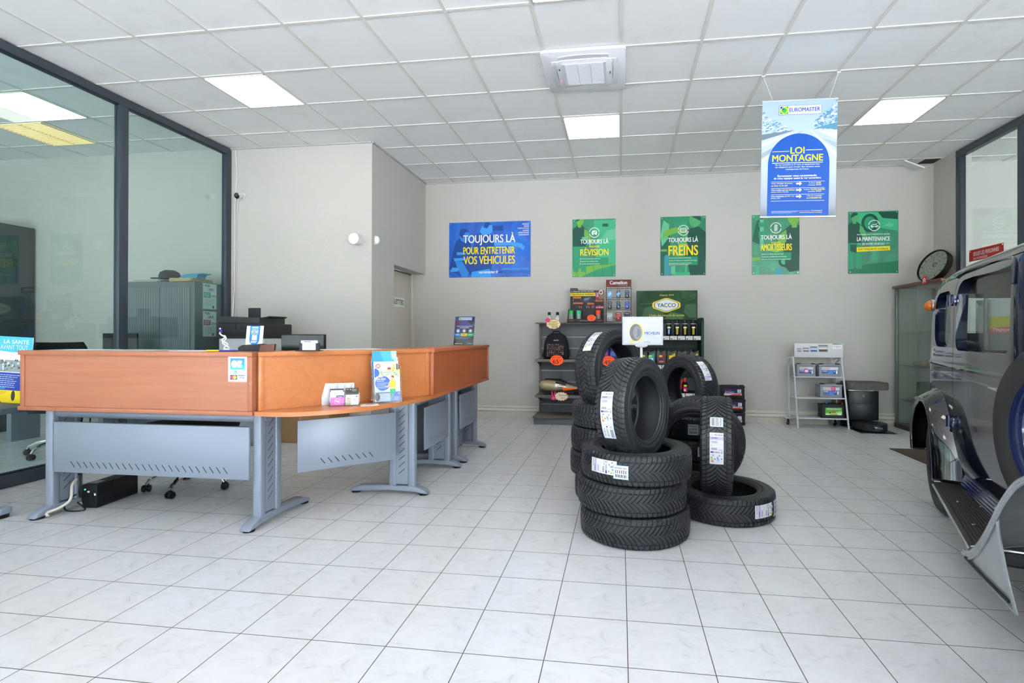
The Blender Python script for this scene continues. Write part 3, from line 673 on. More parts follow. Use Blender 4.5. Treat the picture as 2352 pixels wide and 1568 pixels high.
for i, r in enumerate(rows):
    y = .277-.054*i
    lo = {0: (1, 4), 1: (2, 5), 2: (2, 4)}[i]
    for j, (s, m_, a, c) in enumerate(r): d_ = -.0175 if j in lo else 0; b.text(s, a, y+d_, c, y+.0125+d_, 6, m_, m_ is Y_)
    b.poly([(.285, y-.003), (.312, y-.003), (.312, y-.014), (.330, y+.004), (.312, y+.020), (.312, y+.010), (.285, y+.010)], 6, WH)
b.rect(.09, .0475, .40, .049, 6, WH); b.text('CV euromaster.fr', .41, .046, .495, .056, 6, WH); b.text('TOUJOURS LÀ POUR GARANTIR VOTRE MOBILITÉ', .315, .030, .495, .040, 6, Y_, True); b.scrawl(.09, .03, .305, .045, 3, 6, M('#7f9fd8', .3))
b.build('printed_panel', t)
for z in (0, ph):
    b = MB(); b.box(-pw/2-.003, pw/2+.003, -.008, .008, z-.004, z+.006, M('#c6ccd0', .3, .3)); b.build('clip_rail', t)
for sx_, xw in ((-.215, 1.207), (.235, 1.807)):
    b = MB(); b.cyl((sx_, 0, ph+.004), (xw-1.484-.02, 0, ZC-2.175-.006), .0016, M('#d7d8d6', .5), 6); b.build('string', t)
    b = MB(); b.box(xw-1.484-.035, xw-1.484-.005, -.012, .012, ZC-2.175-.012, ZC-2.175-.002, MWHITE, .003); b.build('ceiling_clip', t)
# stickers and posters on the right-hand glass
b = MB(); b.M = face_nx(XR+.0175, 6.54, 2.03); b.poly([(0, 0), (.54, 0), (.54, .130), (0, .130)], 1, M('#a92a2b', .4)); b.text('SEULES LES PERSONNES', .07, .055, .47, .10, 2, M('#e2cfcd', .4), True); b.text('AUTORISÉES', .07, .012, .30, .045, 2, M('#e2cfcd', .4), True)
for u in (.015, .525): b.disc(u, .115, .008, 2, WH)
tag(b.build('warning_sign'), 'red SEULES LES PERSONNES sign stuck on the right glass above the car', 'sign')
b = MB(); b.M = face_nx(XR+.0175, 6.43, 1.205); b.rect(0, 0, .555, .37, 1, M('#c3cdd0', .4)); b.rect(.145, 0, .55, .176, 2, M('#b9b53a', .4)); b.poly([(.145, 0), (.55, 0), (.55, .065), (.36, .06), (.2, .04)], 3, M('#d06a68', .4)); b.text('Magique', .28, .012, .53, .052, 4, M('#ead9d6', .4), True)
tag(b.build('window_poster'), 'pale poster with yellow and pink Magique panel on the glass behind the car', 'poster')
# ================================================================ reception desks
def slots(b, face, n, u0, du, v0, v1, lean, w=.0045):
    """row of slanted ventilation slots pressed in sheet metal"""
    b.M = face
    for i in range(n):
        u = u0+du*i; b.line([(u, v1), (u+lean, v0)], w, 1, MSLOT)
    b.M = Matrix.Identity(4)
def tleg(t, x, y, rz, slot_side=1, front=.34, back=.26):
    """T-shaped leg: slotted column on a curved floor foot; the foot points to local -y"""
    R = Matrix.Translation((x, y, 0)) @ Matrix.Rotation(rz, 4, 'Z')
    b = MB(); b.M = R
    for a, c in ((-.10, -.045), (.045, .10)): b.prism(rrect(-.028, a, .028, c, .014, 3), .062, .688, 'z', MSILV)
    b.box(-.020, .020, -.047, .047, .075, .688, MSILV)
    b.M = Matrix.Identity(4)
    for sd in (-1, 1):
        fc = R @ (face_px(.0205, 0, 0) if sd > 0 else face_nx(-.0205, 0, 0)); b.M = fc
        for i in range(10): b.line([(-.022, .15+.05*i), (.022, .19+.05*i)], .004, 1, MSLOT)
    o = b.build('leg', t)
    b = MB(); b.M = R
    prof = [(-front, .012), (-front+.02, .036), (-front+.08, .058), (-.10, .066), (.10, .066), (back-.08, .058), (back-.02, .036), (back, .012), (back-.05, .016), (.1, .034), (-.1, .034), (-front+.06, .016)]
    b.prism(prof, -.036, .036, 'x', MSILV, .006)
    b.M = Matrix.Identity(4); b.build('foot', o)
    for yy in (-front+.04, back-.035):
        b = MB(); b.M = R; b.cyl((0, yy, 0), (0, yy, .013), .034, MBLK, 20); b.cyl((0, yy, .013), (0, yy, .024), .013, MBLK, 12); b.build('foot_pad', o)
    return o
# --- front desk with its counter screen
t = thing('reception_desk', 'grey metal desk under the left orange counter panel, front row', 'desk', (0, 0, 0), 0, 'orange and grey reception desks')
b = MB(); b.box(-3.765, -2.142, 2.748, 3.55, .690, .715, MWOODX, .002); b.build('worktop', t)
tleg(t, -3.655, 2.94, 0, 1, .20, .40); tleg(t, -2.185, 2.94, 0, 1, .20, .40)
b = MB(); b.box(-3.69, -2.15, 2.86, 2.95, .628, .688, MSILV, .025, 3); b.build('beam', t)
b = MB(); b.box(-3.585, -2.215, 2.815, 2.830, .290, .608, MSILV, .004); b.box(-3.585, -2.215, 2.816, 2.845, .600, .609, MSILV)
slots(b, face_y(-3.585, 2.815, 0), 24, .13, .0465, .325, .362, .028); b.build('modesty_panel', t)
def screen(name, label, x0, x1, depth, mat, M_, z1=1.066):
    """counter screen: front panel in a slim frame under an overhanging top; local front faces -y"""
    t = thing(name, label, 'counter', (0, 0, 0), 0, 'orange counter screens')
    b = MB(); b.M = M_; b.box(x0+.03, x1-.03, .006, .024, .7155, z1-.028, mat); b.build('front_panel', t)
    for a, c in ((x0, x0+.03), (x1-.03, x1)):
        b = MB(); b.M = M_; b.box(a, c, .0, depth-.01 if mat is not MWOODD else .03, .7155, z1-.028, mat, .002); b.build('side_panel', t)
    b = MB(); b.M = M_
    if mat is MWOODD: b.prism([(x0-.006, -.008), (x1+.006, -.008), (x1-.012, .0), (x1-.235, depth), (x0+.395, depth), (x0+.012, .004)], z1-.028, z1, 'z', mat, .002)
    else: b.box(x0-.008, x1+.004, -.008, depth, z1-.028, z1, mat, .003)
    b.build('counter_top', t)
    return t
screen('counter_screen', 'left orange counter screen carrying the card payment sticker', -3.757, -2.150, .30, MWOODX, Matrix.Translation((0, 2.756, 0)))
# --- corner desk with curved shelf
def catmull(P, n=6):
    out = []
    for i in range(len(P)-1):
        p0 = P[max(i-1, 0)]; p1 = P[i]; p2 = P[i+1]; p3 = P[min(i+2, len(P)-1)]
        for k in range(n):
            u = k/n
            out.append(tuple(.5*((2*p1[j])+(-p0[j]+p2[j])*u+(2*p0[j]-5*p1[j]+4*p2[j]-p3[j])*u*u+(-p0[j]+3*p1[j]-3*p2[j]+p3[j])*u**3) for j in range(len(p1))))
    return out+[tuple(P[-1])]
edge = catmull([(-2.132, 2.752), (-1.950, 2.745), (-1.783, 2.825), (-1.615, 2.985), (-1.496, 3.217), (-1.419, 3.472), (-1.394, 3.695)], 7)
t = thing('corner_desk', 'corner desk with a curved orange shelf below the middle counter panel', 'desk', (0, 0, 0), 0, 'orange and grey reception desks')
b = MB(); b.prism(edge + [(-1.45, 3.695), (-2.1, 3.695), (-2.132, 3.55)], .690, .715, 'z', MWOODD, .004, 2); b.build('worktop', t)
tleg(t, -1.585, 3.60, PI/2, 1, .20, .40)
A_ = Vector((-2.065, 3.06, 0)); B_ = Vector((-1.60, 3.50, 0)); ang = math.atan2(B_.y-A_.y, B_.x-A_.x); L_ = (B_-A_).length
b = MB(); b.M = Matrix.Translation(A_) @ Matrix.Rotation(ang, 4, 'Z'); b.box(0, L_, 0, .014, .275, .612, MSILV, .004)
MM = b.M.copy(); slots(b, MM @ face_y(0, 0, 0), 8, .14, .045, .315, .352, .028); b.build('modesty_panel', t)
A_ = Vector((-2.128, 2.765, 0)); B_ = Vector((-1.412, 3.70, 0)); ang = math.atan2(B_.y-A_.y, B_.x-A_.x); L_ = (B_-A_).length
DG = Matrix.Translation(A_) @ Matrix.Rotation(ang, 4, 'Z')
b = None
screen('counter_screen', 'middle orange counter screen set diagonally behind the curved shelf', .012, L_-.012, .30, MWOODD, DG)
# --- two desks running back along the room
DE = Matrix.Translation((-1.395, 3.705, 0)) @ Matrix.Rotation(PI/2, 4, 'Z')      # local x -> +y, local -y -> +x
for k, (y0, y1, lab) in enumerate(((3.702, 4.490, 'grey desk beside the corner desk under the right orange panel, nearer one'), (4.498, 5.345, 'grey desk at the far end under the right orange panel'))):
    t = thing('reception_desk', lab, 'desk', (0, 0, 0), 0, 'orange and grey reception desks')
    b = MB(); b.box(-2.15, -1.391, y0, y1, .690, .715, MWOODY, .002); b.build('worktop', t)
    if k == 0: tleg(t, -1.585, 4.375, PI/2, 1, .20, .40)
    else: tleg(t, -1.585, 4.565, PI/2, 1, .20, .40); tleg(t, -1.585, 5.21, PI/2, 1, .20, .40)
    b = MB(); yy0, yy1 = (3.76, 4.30) if k == 0 else (4.63, 5.13)
    b.box(-1.492, -1.478, yy0, yy1, .285, .612, MSILV, .004); slots(b, face_px(-1.478, yy0, 0), 9, .10, .042, .32, .365, .014, .004); b.build('modesty_panel', t)
    b = MB(); b.box(-1.60, -1.52, y0+.05, y1-.05, .628, .688, MSILV, .022, 3); b.build('beam', t)
screen('counter_screen', 'right orange counter screen running back to the far end, with the acrylic sign', .006, 1.636, .30, MWOODY, DE)
t = thing('drawer_pedestal', 'grey drawer pedestal under the far end desk', 'drawer unit', (-1.82, 5.0, 0))
b = MB(); b.box(-.2, .2, -.3, .14, .03, .58, MSILV2, .004); b.build('body', t)
for k in range(3):
    b = MB(); b.box(.2005, .214, -.29, .13, .05+.175*k, .215+.175*k, MSILV, .003); d = b.build('drawer', t)
    b = MB(); b.box(.2145, .224, -.15, 0, .16+.175*k, .175+.175*k, MSILV2, .003); b.build('handle', d)
t = thing('cardboard_box', 'brown cardboard box with MICHELIN print on the floor behind the corner desk', 'box', (-3.40, 5.30, 0))
MCARD = speckle('brown_cardboard', '#8a6a47', '#97754f', 40, .8)
b = MB(); b.box(-.32, .32, -.20, .22, .0, .62, MCARD, .004); b.M = face_y(-.32, -.20, 0); b.rect(.30, 0, .32, .62, 1, M('#a98a5e', .4)); b.text('MICHELIN', .10, .50, .58, .56, 2, M('#c9b493', .6), True); b.build('carton', t)
# card terminal sticker
b = MB(); b.M = face_y(-2.310, 2.7615, .889); SW = M('#eef2f4', .3); b.rect(0, 0, .123, .152, 1, SW)
CBM = NT('cb_gradient'); s_ = CBM.n('ShaderNodeSeparateXYZ'); CBM.l(CBM.obj(), s_.inputs[0]); CBM.l(CBM.ramp(CBM.math('DIVIDE', CBM.math('SUBTRACT', s_.outputs[2], .955), .075), [(0, '#3bb9c4'), (.5, '#1b93cf'), (1, '#2a6db8')]), CBM.b.inputs['Base Color']); CBM.b.inputs['Roughness'].default_value = .3
b.rect(.014, .072, .108, .139, 2, CBM.m)
b.disc(.042, .105, .0215, 3, SW, 24); b.rect(.063, .085, .082, .1045, 3, SW); b.rect(.063, .1065, .082, .126, 3, SW); b.disc(.082, .0948, .0097, 3, SW, 16); b.disc(.082, .1163, .0097, 3, SW, 16); b.rect(.042, .1045, .102, .1062, 4, M('#2b86bd', .3))
b.text('pay', .012, .044, .036, .060, 2, M('#45a9cf', .3)); b.disc(.048, .055, .0105, 2, M('#2f9ccd', .3)); b.text('lib', .042, .049, .055, .061, 3, SW)
b.ring(.090, .053, .0105, .0117, 2, M('#6a7078', .3), 20); b.text(')))', .085, .048, .096, .058, 2, M('#4d535b', .3))
b.rect(.014, .012, .059, .040, 2, M('#242a4a', .3)); b.disc(.030, .026, .0115, 3, M('#d2406f', .3)); b.disc(.044, .026, .0115, 4, M('#eba84c', .3))
b.rect(.066, .036, .110, .040, 2, M('#2b3a86', .3)); b.rect(.066, .011, .110, .0135, 2, M('#e0a04c', .3)); b.text('VISA', .072, .018, .106, .032, 2, M('#2b3a86', .3), True)
tag(b.build('payment_sticker'), 'white card payment sticker on the left counter panel', 'sticker')
# ---------------------------------------------------------------- things on the counter
ZT = 1.0665
t = thing('leaflet_display', 'white and blue leaflet card standing on the counter by the card terminal', 'leaflet', (-2.255, 2.90, ZT), 0, rot=(-.12, 0, 0))
b = MB(); b.box(-.057, .057, -.001, .001, 0, .158, MWHITE); b.M = face_y(-.057, -.001, 0)
BL = M('#0c6fc9', .3); b.poly([(.024, .158), (.024, .072)] + arc(.058, .072, .034, PI, 2*PI, 14) + [(.092, .072), (.092, .158)], 1, BL); b.poly([(.014, 0), (.10, 0)] + arc(.058, -.005, .044, .12, PI-.12, 12), 1, BL)
euromaster(b, .034, .140, .082, .153, 2, True); b.text('CONSULTEZ', .034, .129, .082, .136, 2, WH, True); b.text('NOS TARIFS', .034, .114, .082, .126, 2, WH, True); b.text('DES SERVICES', .034, .104, .082, .111, 2, Y_, True); b.rect(.041, .068, .075, .100, 2, WH); b.scrawl(.036, .05, .08, .064, 3, 2, WH); b.build('card', t)
t = thing('pen_holder', 'white twisted pen stand with a blue pen on the counter', 'pen holder', (-2.405, 2.86, ZT))
b = MB(); b.lathe([(0, .016), (.012, .016), (.022, .006), (.024, 0), (0, 0)], MWHITE, 20); b.build('base', t)
b = MB(); b.tube([(.004+.014*math.sin(7*k/12*1.6)-.035*k/12, .012*math.cos(7*k/12*1.6), .012+.105*k/12) for k in range(13)], .0042, MWHITE, 8); b.tube([(.004-.014*math.sin(7*k/12*1.6)-.03*k/12, -.012*math.cos(7*k/12*1.6), .012+.085*k/12) for k in range(13)], .0036, MWHITE, 8); b.build('twisted_stem', t)
b = MB(); b.cyl((-.033, 0, .113), (-.042, 0, .135), .006, M('#2b2f86', .3), 10); b.cyl((-.042, 0, .135), (-.045, 0, .142), .005, MWHITE, 10); b.build('pen', t)
for x, col, lab, m in ((-2.415, '#e3c81e', 'yellow pen lying on the counter at the pen stand', 0), (-2.33, '#2f2d7e', 'dark blue pen lying on the counter left of the card terminal', 1)):
    t = thing('pen', lab, 'pen', (x, 2.785, ZT+.0052), .1); b = MB(); b.cyl((-.055, 0, 0), (.055, 0, 0), .005, M(col, .3), 10); b.build('barrel', t)
    b = MB(); b.cyl((.055, 0, 0), (.066, 0, 0), .0045, M('#c9b21a' if m == 0 else '#222060', .3), 10, .001); b.build('tip', t)
t = thing('card_terminal', 'black card payment terminal with brown side on the counter', 'card terminal', (-2.175, 2.82, ZT), .5)
b = MB(); b.prism([(-.085, .004), (.075, .004), (.08, .04), (.04, .048), (-.07, .040), (-.09, .022)], -.035, .035, 'y', MBLK, .005); b.build('body', t)
b = MB(); b.prism([(.02, .004), (.10, .004), (.105, .046), (.03, .040)], -.0375, .0375, 'y', M('#5a3326', .4), .003); b.build('cradle', t)
b = MB(); b.M = Matrix.Translation((0, 0, .0415)) @ Matrix.Rotation(-.07, 4, 'Y'); b.box(-.055, .0, -.028, .028, 0, .003, M('#0a0b0c', .1)); b.build('screen', t)
b = MB()
for i in range(3):
    for j in range(3): b.box(-.0905+.002*i, -.087, -.02+.016*j, -.01+.016*j, .012+.008*i, .017+.008*i, M(('#a9352f', '#d6b42a', '#2f8f4a')[j] if i == 1 else '#3a3c40', .4))
b.build('keypad', t)
t = thing('business_card_holder', 'black holder with white business cards on the counter in front of the screen', 'card holder', (-1.93, 2.98, ZT), .25)
b = MB(); b.box(-.075, .075, -.03, .03, 0, .006, MBLK2, .002); b.box(-.058, -.040, -.012, .012, .006, .05, MBLK2); b.box(.040, .058, -.012, .012, .006, .05, MBLK2); b.box(-.058, .058, .012, .016, .006, .04, MBLK2); b.build('tray', t)
b = MB(); b.box(-.048, .048, -.010, .010, .0065, .066, MWHITE); b.M = face_y(-.048, -.010, .0065); b.scrawl(.02, .008, .07, .046, 5, 1, M('#6c7178', .4), .3); b.rect(.018, .05, .06, .055, 1, M('#2a4a99', .4)); b.build('card_stack', t)
b = MB(); b.M = flat_up(-1.95, 3.14, ZT, .88); b.box(0, .42, .0, .16, .0003, .004, M('#cfd9dc', .35)); tag(b.build('desk_pad'), 'thin pale desk pad lying along the middle counter top', 'desk pad')
for i, (x, y, r, w, h, lab) in enumerate(((-3.45, 2.80, .06, .30, .21, 'white paper sheet on the left end of the counter'), (-3.05, 2.80, -.05, .42, .21, 'wide pale paper on the counter left of the pen stand'), (-2.60, 2.78, .04, .25, .14, 'white note paper on the counter by the yellow pen'))):
    b = MB(); b.M = flat_up(x, y, ZT, r); b.box(-w/2, w/2, 0, h, .0003, .002+.0006*i, M(('#dfe6ea', '#b5c4c9', '#dadfe3')[i], .4)); tag(b.build('paper_sheet'), lab, 'paper')
# acrylic sign at far end
t = thing('acrylic_sign', 'acrylic VOTRE VOITURE ÉLECTRIQUE sign standing on the far end of the counter', 'sign', (-1.62, 5.17, ZT), -.05, rot=(-.16, 0, -.12))
b = MB(); b.box(-.11, .11, -.002, .002, 0, .30, M('#17191f', .25)); b.M = face_y(-.11, -.002, 0)
PU = M('#3b3a78', .3); b.poly([(0, .30), (.22, .30), (.22, .20), (.10, .17), (0, .2)], 1, PU); b.poly([(0, .245), (.08, .24), (.05, .21), (0, .215)], 2, M('#6a1f2a', .3)); b.poly([(.12, .28), (.17, .22), (.21, .22), (.21, .29)], 2, M('#20212b', .3)); b.rect(0, .13, .11, .2, 1, M('#2e2e5c', .3))
euromaster(b, .04, .262, .19, .292, 3); b.text('VOTRE VOITURE ÉLECTRIQUE,', .02, .190, .20, .202, 3, WH, True); b.text('NOTRE PRIORITÉ', .06, .176, .16, .187, 3, WH, True)
for i, c_ in enumerate(('#2f7fd0', '#dfc71f', '#1f9a55')):
    u = .04+.07*i; b.ring(u, .148, .016, .019, 3, WH, 20); b.disc(u, .148, .011, 3, WH, 16); b.rect(.003+.072*i, .092, .073+.072*i, .122, 3, M(c_, .3)); b.rect(.02+.072*i, .105, .056+.072*i, .110, 4, WH if i != 1 else M('#6b641c', .4))
b.scrawl(.01, .06, .2, .088, 3, 3, M('#7d8590', .4)); b.ring(.17, .04, .02, .028, 2, M('#3a3d44', .3)); b.rect(.01, .01, .10, .016, 3, Y_); b.rect(.16, .01, .21, .016, 3, M('#8e949c', .3)); b.build('print', t)
b = MB(); b.box(-.112, .112, -.0045, -.0022, -.0, .303, MCLEAR); b.box(-.112, .112, -.004, .07, -.004, 0, MCLEAR); b.build('acrylic_stand', t)
# leaflets on the curved shelf
ZS = .7155
t = thing('brochure_holder', 'tall clear brochure rack with three tiers of leaflets on the curved shelf', 'brochure holder', (-1.545, 3.245, ZS), .62)
def card(b, x0, x1, y, z0, z1, mat, lean=.14):
    b.M = Matrix.Translation((0, y, z0)) @ Matrix.Rotation(-lean, 4, 'X'); b.box(x0, x1, -.004, .004, 0, z1-z0, mat); b.M = b.M @ face_y(x0, -.004, 0)
b = MB(); card(b, -.082, .078, .055, .10, .345, M('#0b84d6', .3)); w_ = .16; b.poly([(.05, .245), (.09, .13), (.14, .12), (.16, .2), (.16, .245)], 1, M('#2a9be0', .3)); b.poly([(.12, .245), (.14, .18), (.16, .16), (.16, .245)], 2, M('#8fc3ea', .3)); b.scrawl(.125, .19, .155, .235, 5, 3, WH, .4); euromaster(b, .035, .14, .125, .165, 4, False) if False else (b.rect(.035, .136, .125, .160, 3, WH), euromaster(b, .037, .138, .123, .158, 4)); b.build('back_brochure', t)
b = MB(); card(b, -.078, .082, .02, .06, .275, M('#e4e8ec', .3)); 
for a in range(9): b.disc(.028+.014*math.cos(a*.7), .185+.014*math.sin(a*.7), .0035, 1, M('#3a3338', .4), 8)
b.ring(.028, .185, .007, .011, 1, M('#b5645c', .4)); b.rect(.045, .183, .08, .187, 1, M('#c9b8b4', .4)); b.rect(.018, .148, .085, .154, 1, M('#2c2f7c', .4)); b.disc(.13, .19, .009, 2, M('#e2b93a', .4)); b.poly([(.118, .14), (.142, .14), (.14, .18), (.12, .18)], 2, M('#d9b22c', .4)); b.disc(.1, .165, .012, 2, M('#a33a34', .4)); b.poly([(.145, .14), (.158, .14), (.158, .2), (.147, .2)], 2, M('#4b4a4c', .4)); b.poly([(.11, .142), (.13, .142), (.125, .16)], 3, M('#2f9a55', .4)); b.build('middle_brochure', t)
b = MB(); card(b, -.078, .086, -.018, .012, .222, M('#dfe5ea', .3)); GG = M('#7f9a52', .4); b.rect(0, .175, .164, .21, 1, M('#b6c58f', .4))
rd = random.Random(5)
for i in range(40): u = rd.uniform(.02, .15); v = rd.uniform(.165, .205); b.rect(u, v, u+.008, v+.005, 2, (GG, M('#e6ead8', .4), M('#4f7a3c', .4))[i % 3])
b.poly([(0, 0), (.164, 0), (.164, .07), (.10, .06), (0, .085)], 1, M('#a4b4c4', .4)); b.rect(.0, .055, .164, .060, 2, M('#4c5863', .4)); b.disc(.052, .12, .049, 3, M('#1b4fb6', .3)); b.disc(.0, .19, .03, 3, M('#1b4fb6', .3), a0=-PI/2, a1=PI/2)
b.text('TOUTE GARANTIE', .01, .158, .055, .166, 5, Y_, True); b.text('SUR DEVIS', .012, .143, .07, .153, 5, WH, True); b.text('QUALITÉ', .012, .131, .06, .140, 5, WH, True); b.scrawl(.012, .085, .09, .127, 6, 5, M('#9fb9e6', .4), .4)
euromaster(b, .035, .183, .105, .199, 4); b.disc(.016, .03, .016, 3, M('#1e2326', .4), ry=.026)
person(b, .115, .005, .165, 5, M('#4a3526', .4), M('#d3a27f', .4), M('#cfd824', .4), M('#2f9a78', .4), -1); b.rect(.099, .085, .131, .090, 9, M('#e4e7d0', .3)); b.poly([(.1, 0), (.164, 0), (.164, .04), (.13, .06)], 10, M('#3454bd', .3)); b.scrawl(.12, .005, .16, .03, 3, 11, M('#b7c4ea', .4), .4); b.build('front_brochure', t)
b = MB()
for (y, z0, z1) in ((-.032, 0, .16), (.005, .05, .245), (.042, .09, .305)):
    b.box(-.087, .092, y-.0012, y+.0012, z0, z0+.07, MCLEAR)
    for x in (-.088, .093): b.prism([(y, z0), (y+.04, z0), (y+.06, z1), (y+.02, z1)], x-.001, x+.001, 'x', MCLEAR)
b.box(-.088, .093, .095, .098, 0, .30, MCLEAR); b.box(-.088, .093, -.035, .10, 0, .003, MCLEAR); b.build('clear_rack', t)
t = thing('business_card_rack', 'two-column clear rack of business cards with grey backing on the curved shelf', 'card rack', (-1.755, 3.085, ZS), .45)
b = MB(); b.M = Matrix.Translation((-.03, .045, 0)) @ Matrix.Rotation(-.12, 4, 'X'); b.box(-.11, .085, -.0015, .0015, 0, .14, M('#c6c8cf', .4)); b.M = b.M @ face_y(-.11, -.0015, 0)
for i, s in enumerate(('RDV', 'heure', '06')): b.text(s, .088+.042*i, .105, .100+.042*i, .13, 1, M('#7a8a95', .5), False, 1)
b.build('backing_card', t)
def bcard(x, y, z0, w, h, m, draw=None):
    b = MB(); b.M = Matrix.Translation((x, y, z0)) @ Matrix.Rotation(-.2, 4, 'X'); b.box(0, w, -.004, .004, 0, h, m); b.M = b.M @ face_y(0, -.004, 0)
    if draw: draw(b)
    b.build('business_cards', t)
bcard(-.088, .018, .055, .082, .05, M('#2c2a31', .4), lambda b: (b.rect(.004, .028, .078, .042, 1, M('#d9d7de', .4))))
bcard(-.086, .006, .036, .082, .05, M('#dfe6ea', .4), lambda b: b.ring(.042, .032, .005, .007, 1, M('#a8c4cc', .4)))
bcard(-.084, -.008, .02, .082, .045, M('#e6e8ef', .4), lambda b: (b.rect(.036, .026, .08, .045, 1, M('#2f3578', .4)), b.text('bonjour', .042, .031, .074, .041, 2, WH, True), b.text('Servio', .006, .028, .032, .038, 1, M('#4460a0', .4))))
bcard(-.082, -.022, .003, .084, .05, M('#d873b8', .4), lambda b: (b.ring(.042, .026, .017, .0185, 1, WH, 24, .4, 5.6), b.poly([(.028, .03), (.036, .034), (.05, .022), (.046, .018)], 1, WH), b.text('R', .046, .02, .055, .032, 1, WH)))
bcard(.004, .014, .05, .08, .058, M('#35352f', .4), lambda b: (b.rect(.006, .048, .022, .052, 1, M('#c98a5a', .4)), b.disc(.03, .049, .003, 1, WH), b.scrawl(.04, .036, .07, .054, 2, 1, M('#a9a9a4', .4), .4)))
bcard(.008, -.018, .003, .030, .066, M('#d9c1cf', .4), lambda b: (b.rect(0, 0, .03, .046, 1, M('#cdb497', .4)), person(b, .015, -.012, .056, 2, M('#3f2c22', .4), M('#c89a78', .4), M('#9fb3cf', .4), DK, 1, True)))
bcard(.039, -.018, .003, .046, .066, M('#e3e9ef', .4), lambda b: (b.text('BC Trad\'', .006, .052, .025, .058, 1, M('#7c8087', .4)), b.rect(.03, .05, .04, .058, 1, M('#4b5ea8', .4)), b.line([(.012, .036), (.02, .03), (.032, .042)], .002, 1, M('#9fb4d8', .4)), b.disc(.02, .033, .003, 2, M('#3d5a9a', .4)), b.disc(.034, .036, .0018, 2, M('#cc4f52', .4)), b.scrawl(.012, .01, .036, .026, 3, 1, M('#b9bdc3', .4), .3)))
b = MB()
for y, z0 in ((-.030, 0), (-.014, .02), (0, .036), (.014, .052)): b.box(-.09, .092, y-.0008, y+.0008, z0, z0+.022, MCLEAR)
for x in (-.09, .0, .092): b.prism([(-.031, 0), (.05, 0), (.05, .085), (.02, .085), (-.031, .03)], x-.001, x+.001, 'x', MCLEAR)
b.build('clear_rack', t)
b = MB(); b.M = flat_up(-1.60, 3.115, ZS, .55); b.box(-.055, .055, -.04, .05, .0003, .0035, M('#e4d9d3', .5)); b.rect(-.02, .01, .03, .025, 10, M('#8f7fa8', .5)); tag(b.build('leaflet_pad'), 'small flat leaflet pad lying on the curved shelf between both racks', 'leaflet')
# ---------------------------------------------------------------- behind and under the counter
t = thing('printer', 'black and grey office printer on the cabinet behind the left counter', 'printer', (-3.93, 5.10, .80))
b = MB(); b.box(-.265, .265, -.22, .22, 0, .33, M('#b9bcc0', .4), .012); b.build('paper_cassette', t)
b = MB(); b.box(-.272, .272, -.235, .22, .33, .485, MCHAR, .012); b.box(-.22, .2, -.24, -.232, .36, .40, MBLK); b.box(-.0, .25, -.243, -.234, .42, .465, MBLK); b.box(-.26, -.05, -.243, -.234, .42, .475, MBLK2); b.build('body', t)
b = MB(); b.prism([(-.285, .49), (.20, .485), (.20, .545), (-.27, .565)], -.21, .2, 'y', M('#36383b', .5), .006); b.build('scanner_lid', t)
b = MB(); b.prism([(-.02, .53), (.22, .555), (.26, .565), (.25, .55), (.0, .515)], -.15, .15, 'y', M('#2c2e31', .5)); b.box(-.10, .04, .0, .02, .55, .66, M('#26282b', .5), .006); b.build('document_feeder', t)
t = thing('side_cabinet', 'low grey cabinet under the printer behind the counter', 'cabinet', (-3.98, 5.22, 0))
b = MB(); b.box(-.50, .24, -.32, .3, 0, .80, M('#7a8087', .5), .004); b.build('body', t)
for s in (-1, 1): b = MB(); b.box(-.48 if s < 0 else -.065, -.075 if s < 0 else .22, -.335, -.3205, .04, .78, M('#868c93', .5), .003); b.build('door', t)
t = thing('monitor', 'small black computer monitor behind the middle of the counter', 'monitor', (-2.315, 3.50, .7155), .0)
b = MB(); b.box(-.172, .172, -.012, .015, .10, .457, MBLK, .005); b.build('housing', t)
b = MB(); b.box(-.166, .166, -.0135, -.0125, .112, .450, M('#0f1614', .12)); b.build('screen', t)
b = MB(); b.cyl((0, .025, .006), (0, .02, .2), .018, MBLK, 12); b.lathe([(0, .010), (.07, .008), (.075, 0), (0, 0)], MBLK, 24, c=(0, .02, 0)); b.build('stand', t)
def office_chair(name, label, loc, rz, back_top):
    t = thing(name, label, 'chair', loc, rz, 'office chairs'); b = MB(); b.cyl((0, 0, .09), (0, 0, .18), .034, MCHR, 20); b.cyl((0, 0, .18), (0, 0, .42), .022, MBLK, 16); b.build('gas_column', t)
    for k in range(5):
        a = 2*PI*k/5; b = MB(); b.M = Matrix.Rotation(a, 4, 'Z'); b.tube([(.02, 0, .125), (.10, 0, .130), (.20, 0, .115), (.265, 0, .085), (.285, 0, .055)], [.024, .021, .018, .016, .013], MCHR, 10); l = b.build('base_arm', t)
        b = MB(); b.M = Matrix.Rotation(a, 4, 'Z') @ Matrix.Translation((.285, 0, .026)) @ Matrix.Rotation(.7+k*1.3, 4, 'Z')
        for s in (-1, 1): b.lathe([(0, s*.006), (.024, s*.006), (.026, s*.010), (.026, s*.020), (.022, s*.026), (0, s*.027)], MBLK, 18, axis='y')
        b.box(-.02, .012, -.006, .006, .0, .030, MBLK, .004); b.build('caster', l)
    b = MB(); b.prism(rrect(-.25, -.24, .25, .24, .09), .43, .51, 'z', M('#17181b', .8), .03, 3); b.build('seat', t)
    b = MB(); b.grid(lambda u, v: ((u-.5)*.44*(1-.25*abs(2*v-1)**3), .24-.07*(1-(2*u-1)**2)*-1-.05, .58+v*(back_top-.58)), 14, 12, M('#121315', .8)); o = b.build('backrest', t); md = o.modifiers.new('s', 'SOLIDIFY'); md.thickness = .035; md.offset = 0
    b = MB(); b.tube([(0, .2, .44), (0, .30, .52), (0, .29, .75)], .02, MBLK, 8); b.build('back_support', t)
    return t
office_chair('office_chair', 'office chair with chrome star base under the left desk', (-3.245, 3.525, 0), -.05, .96)
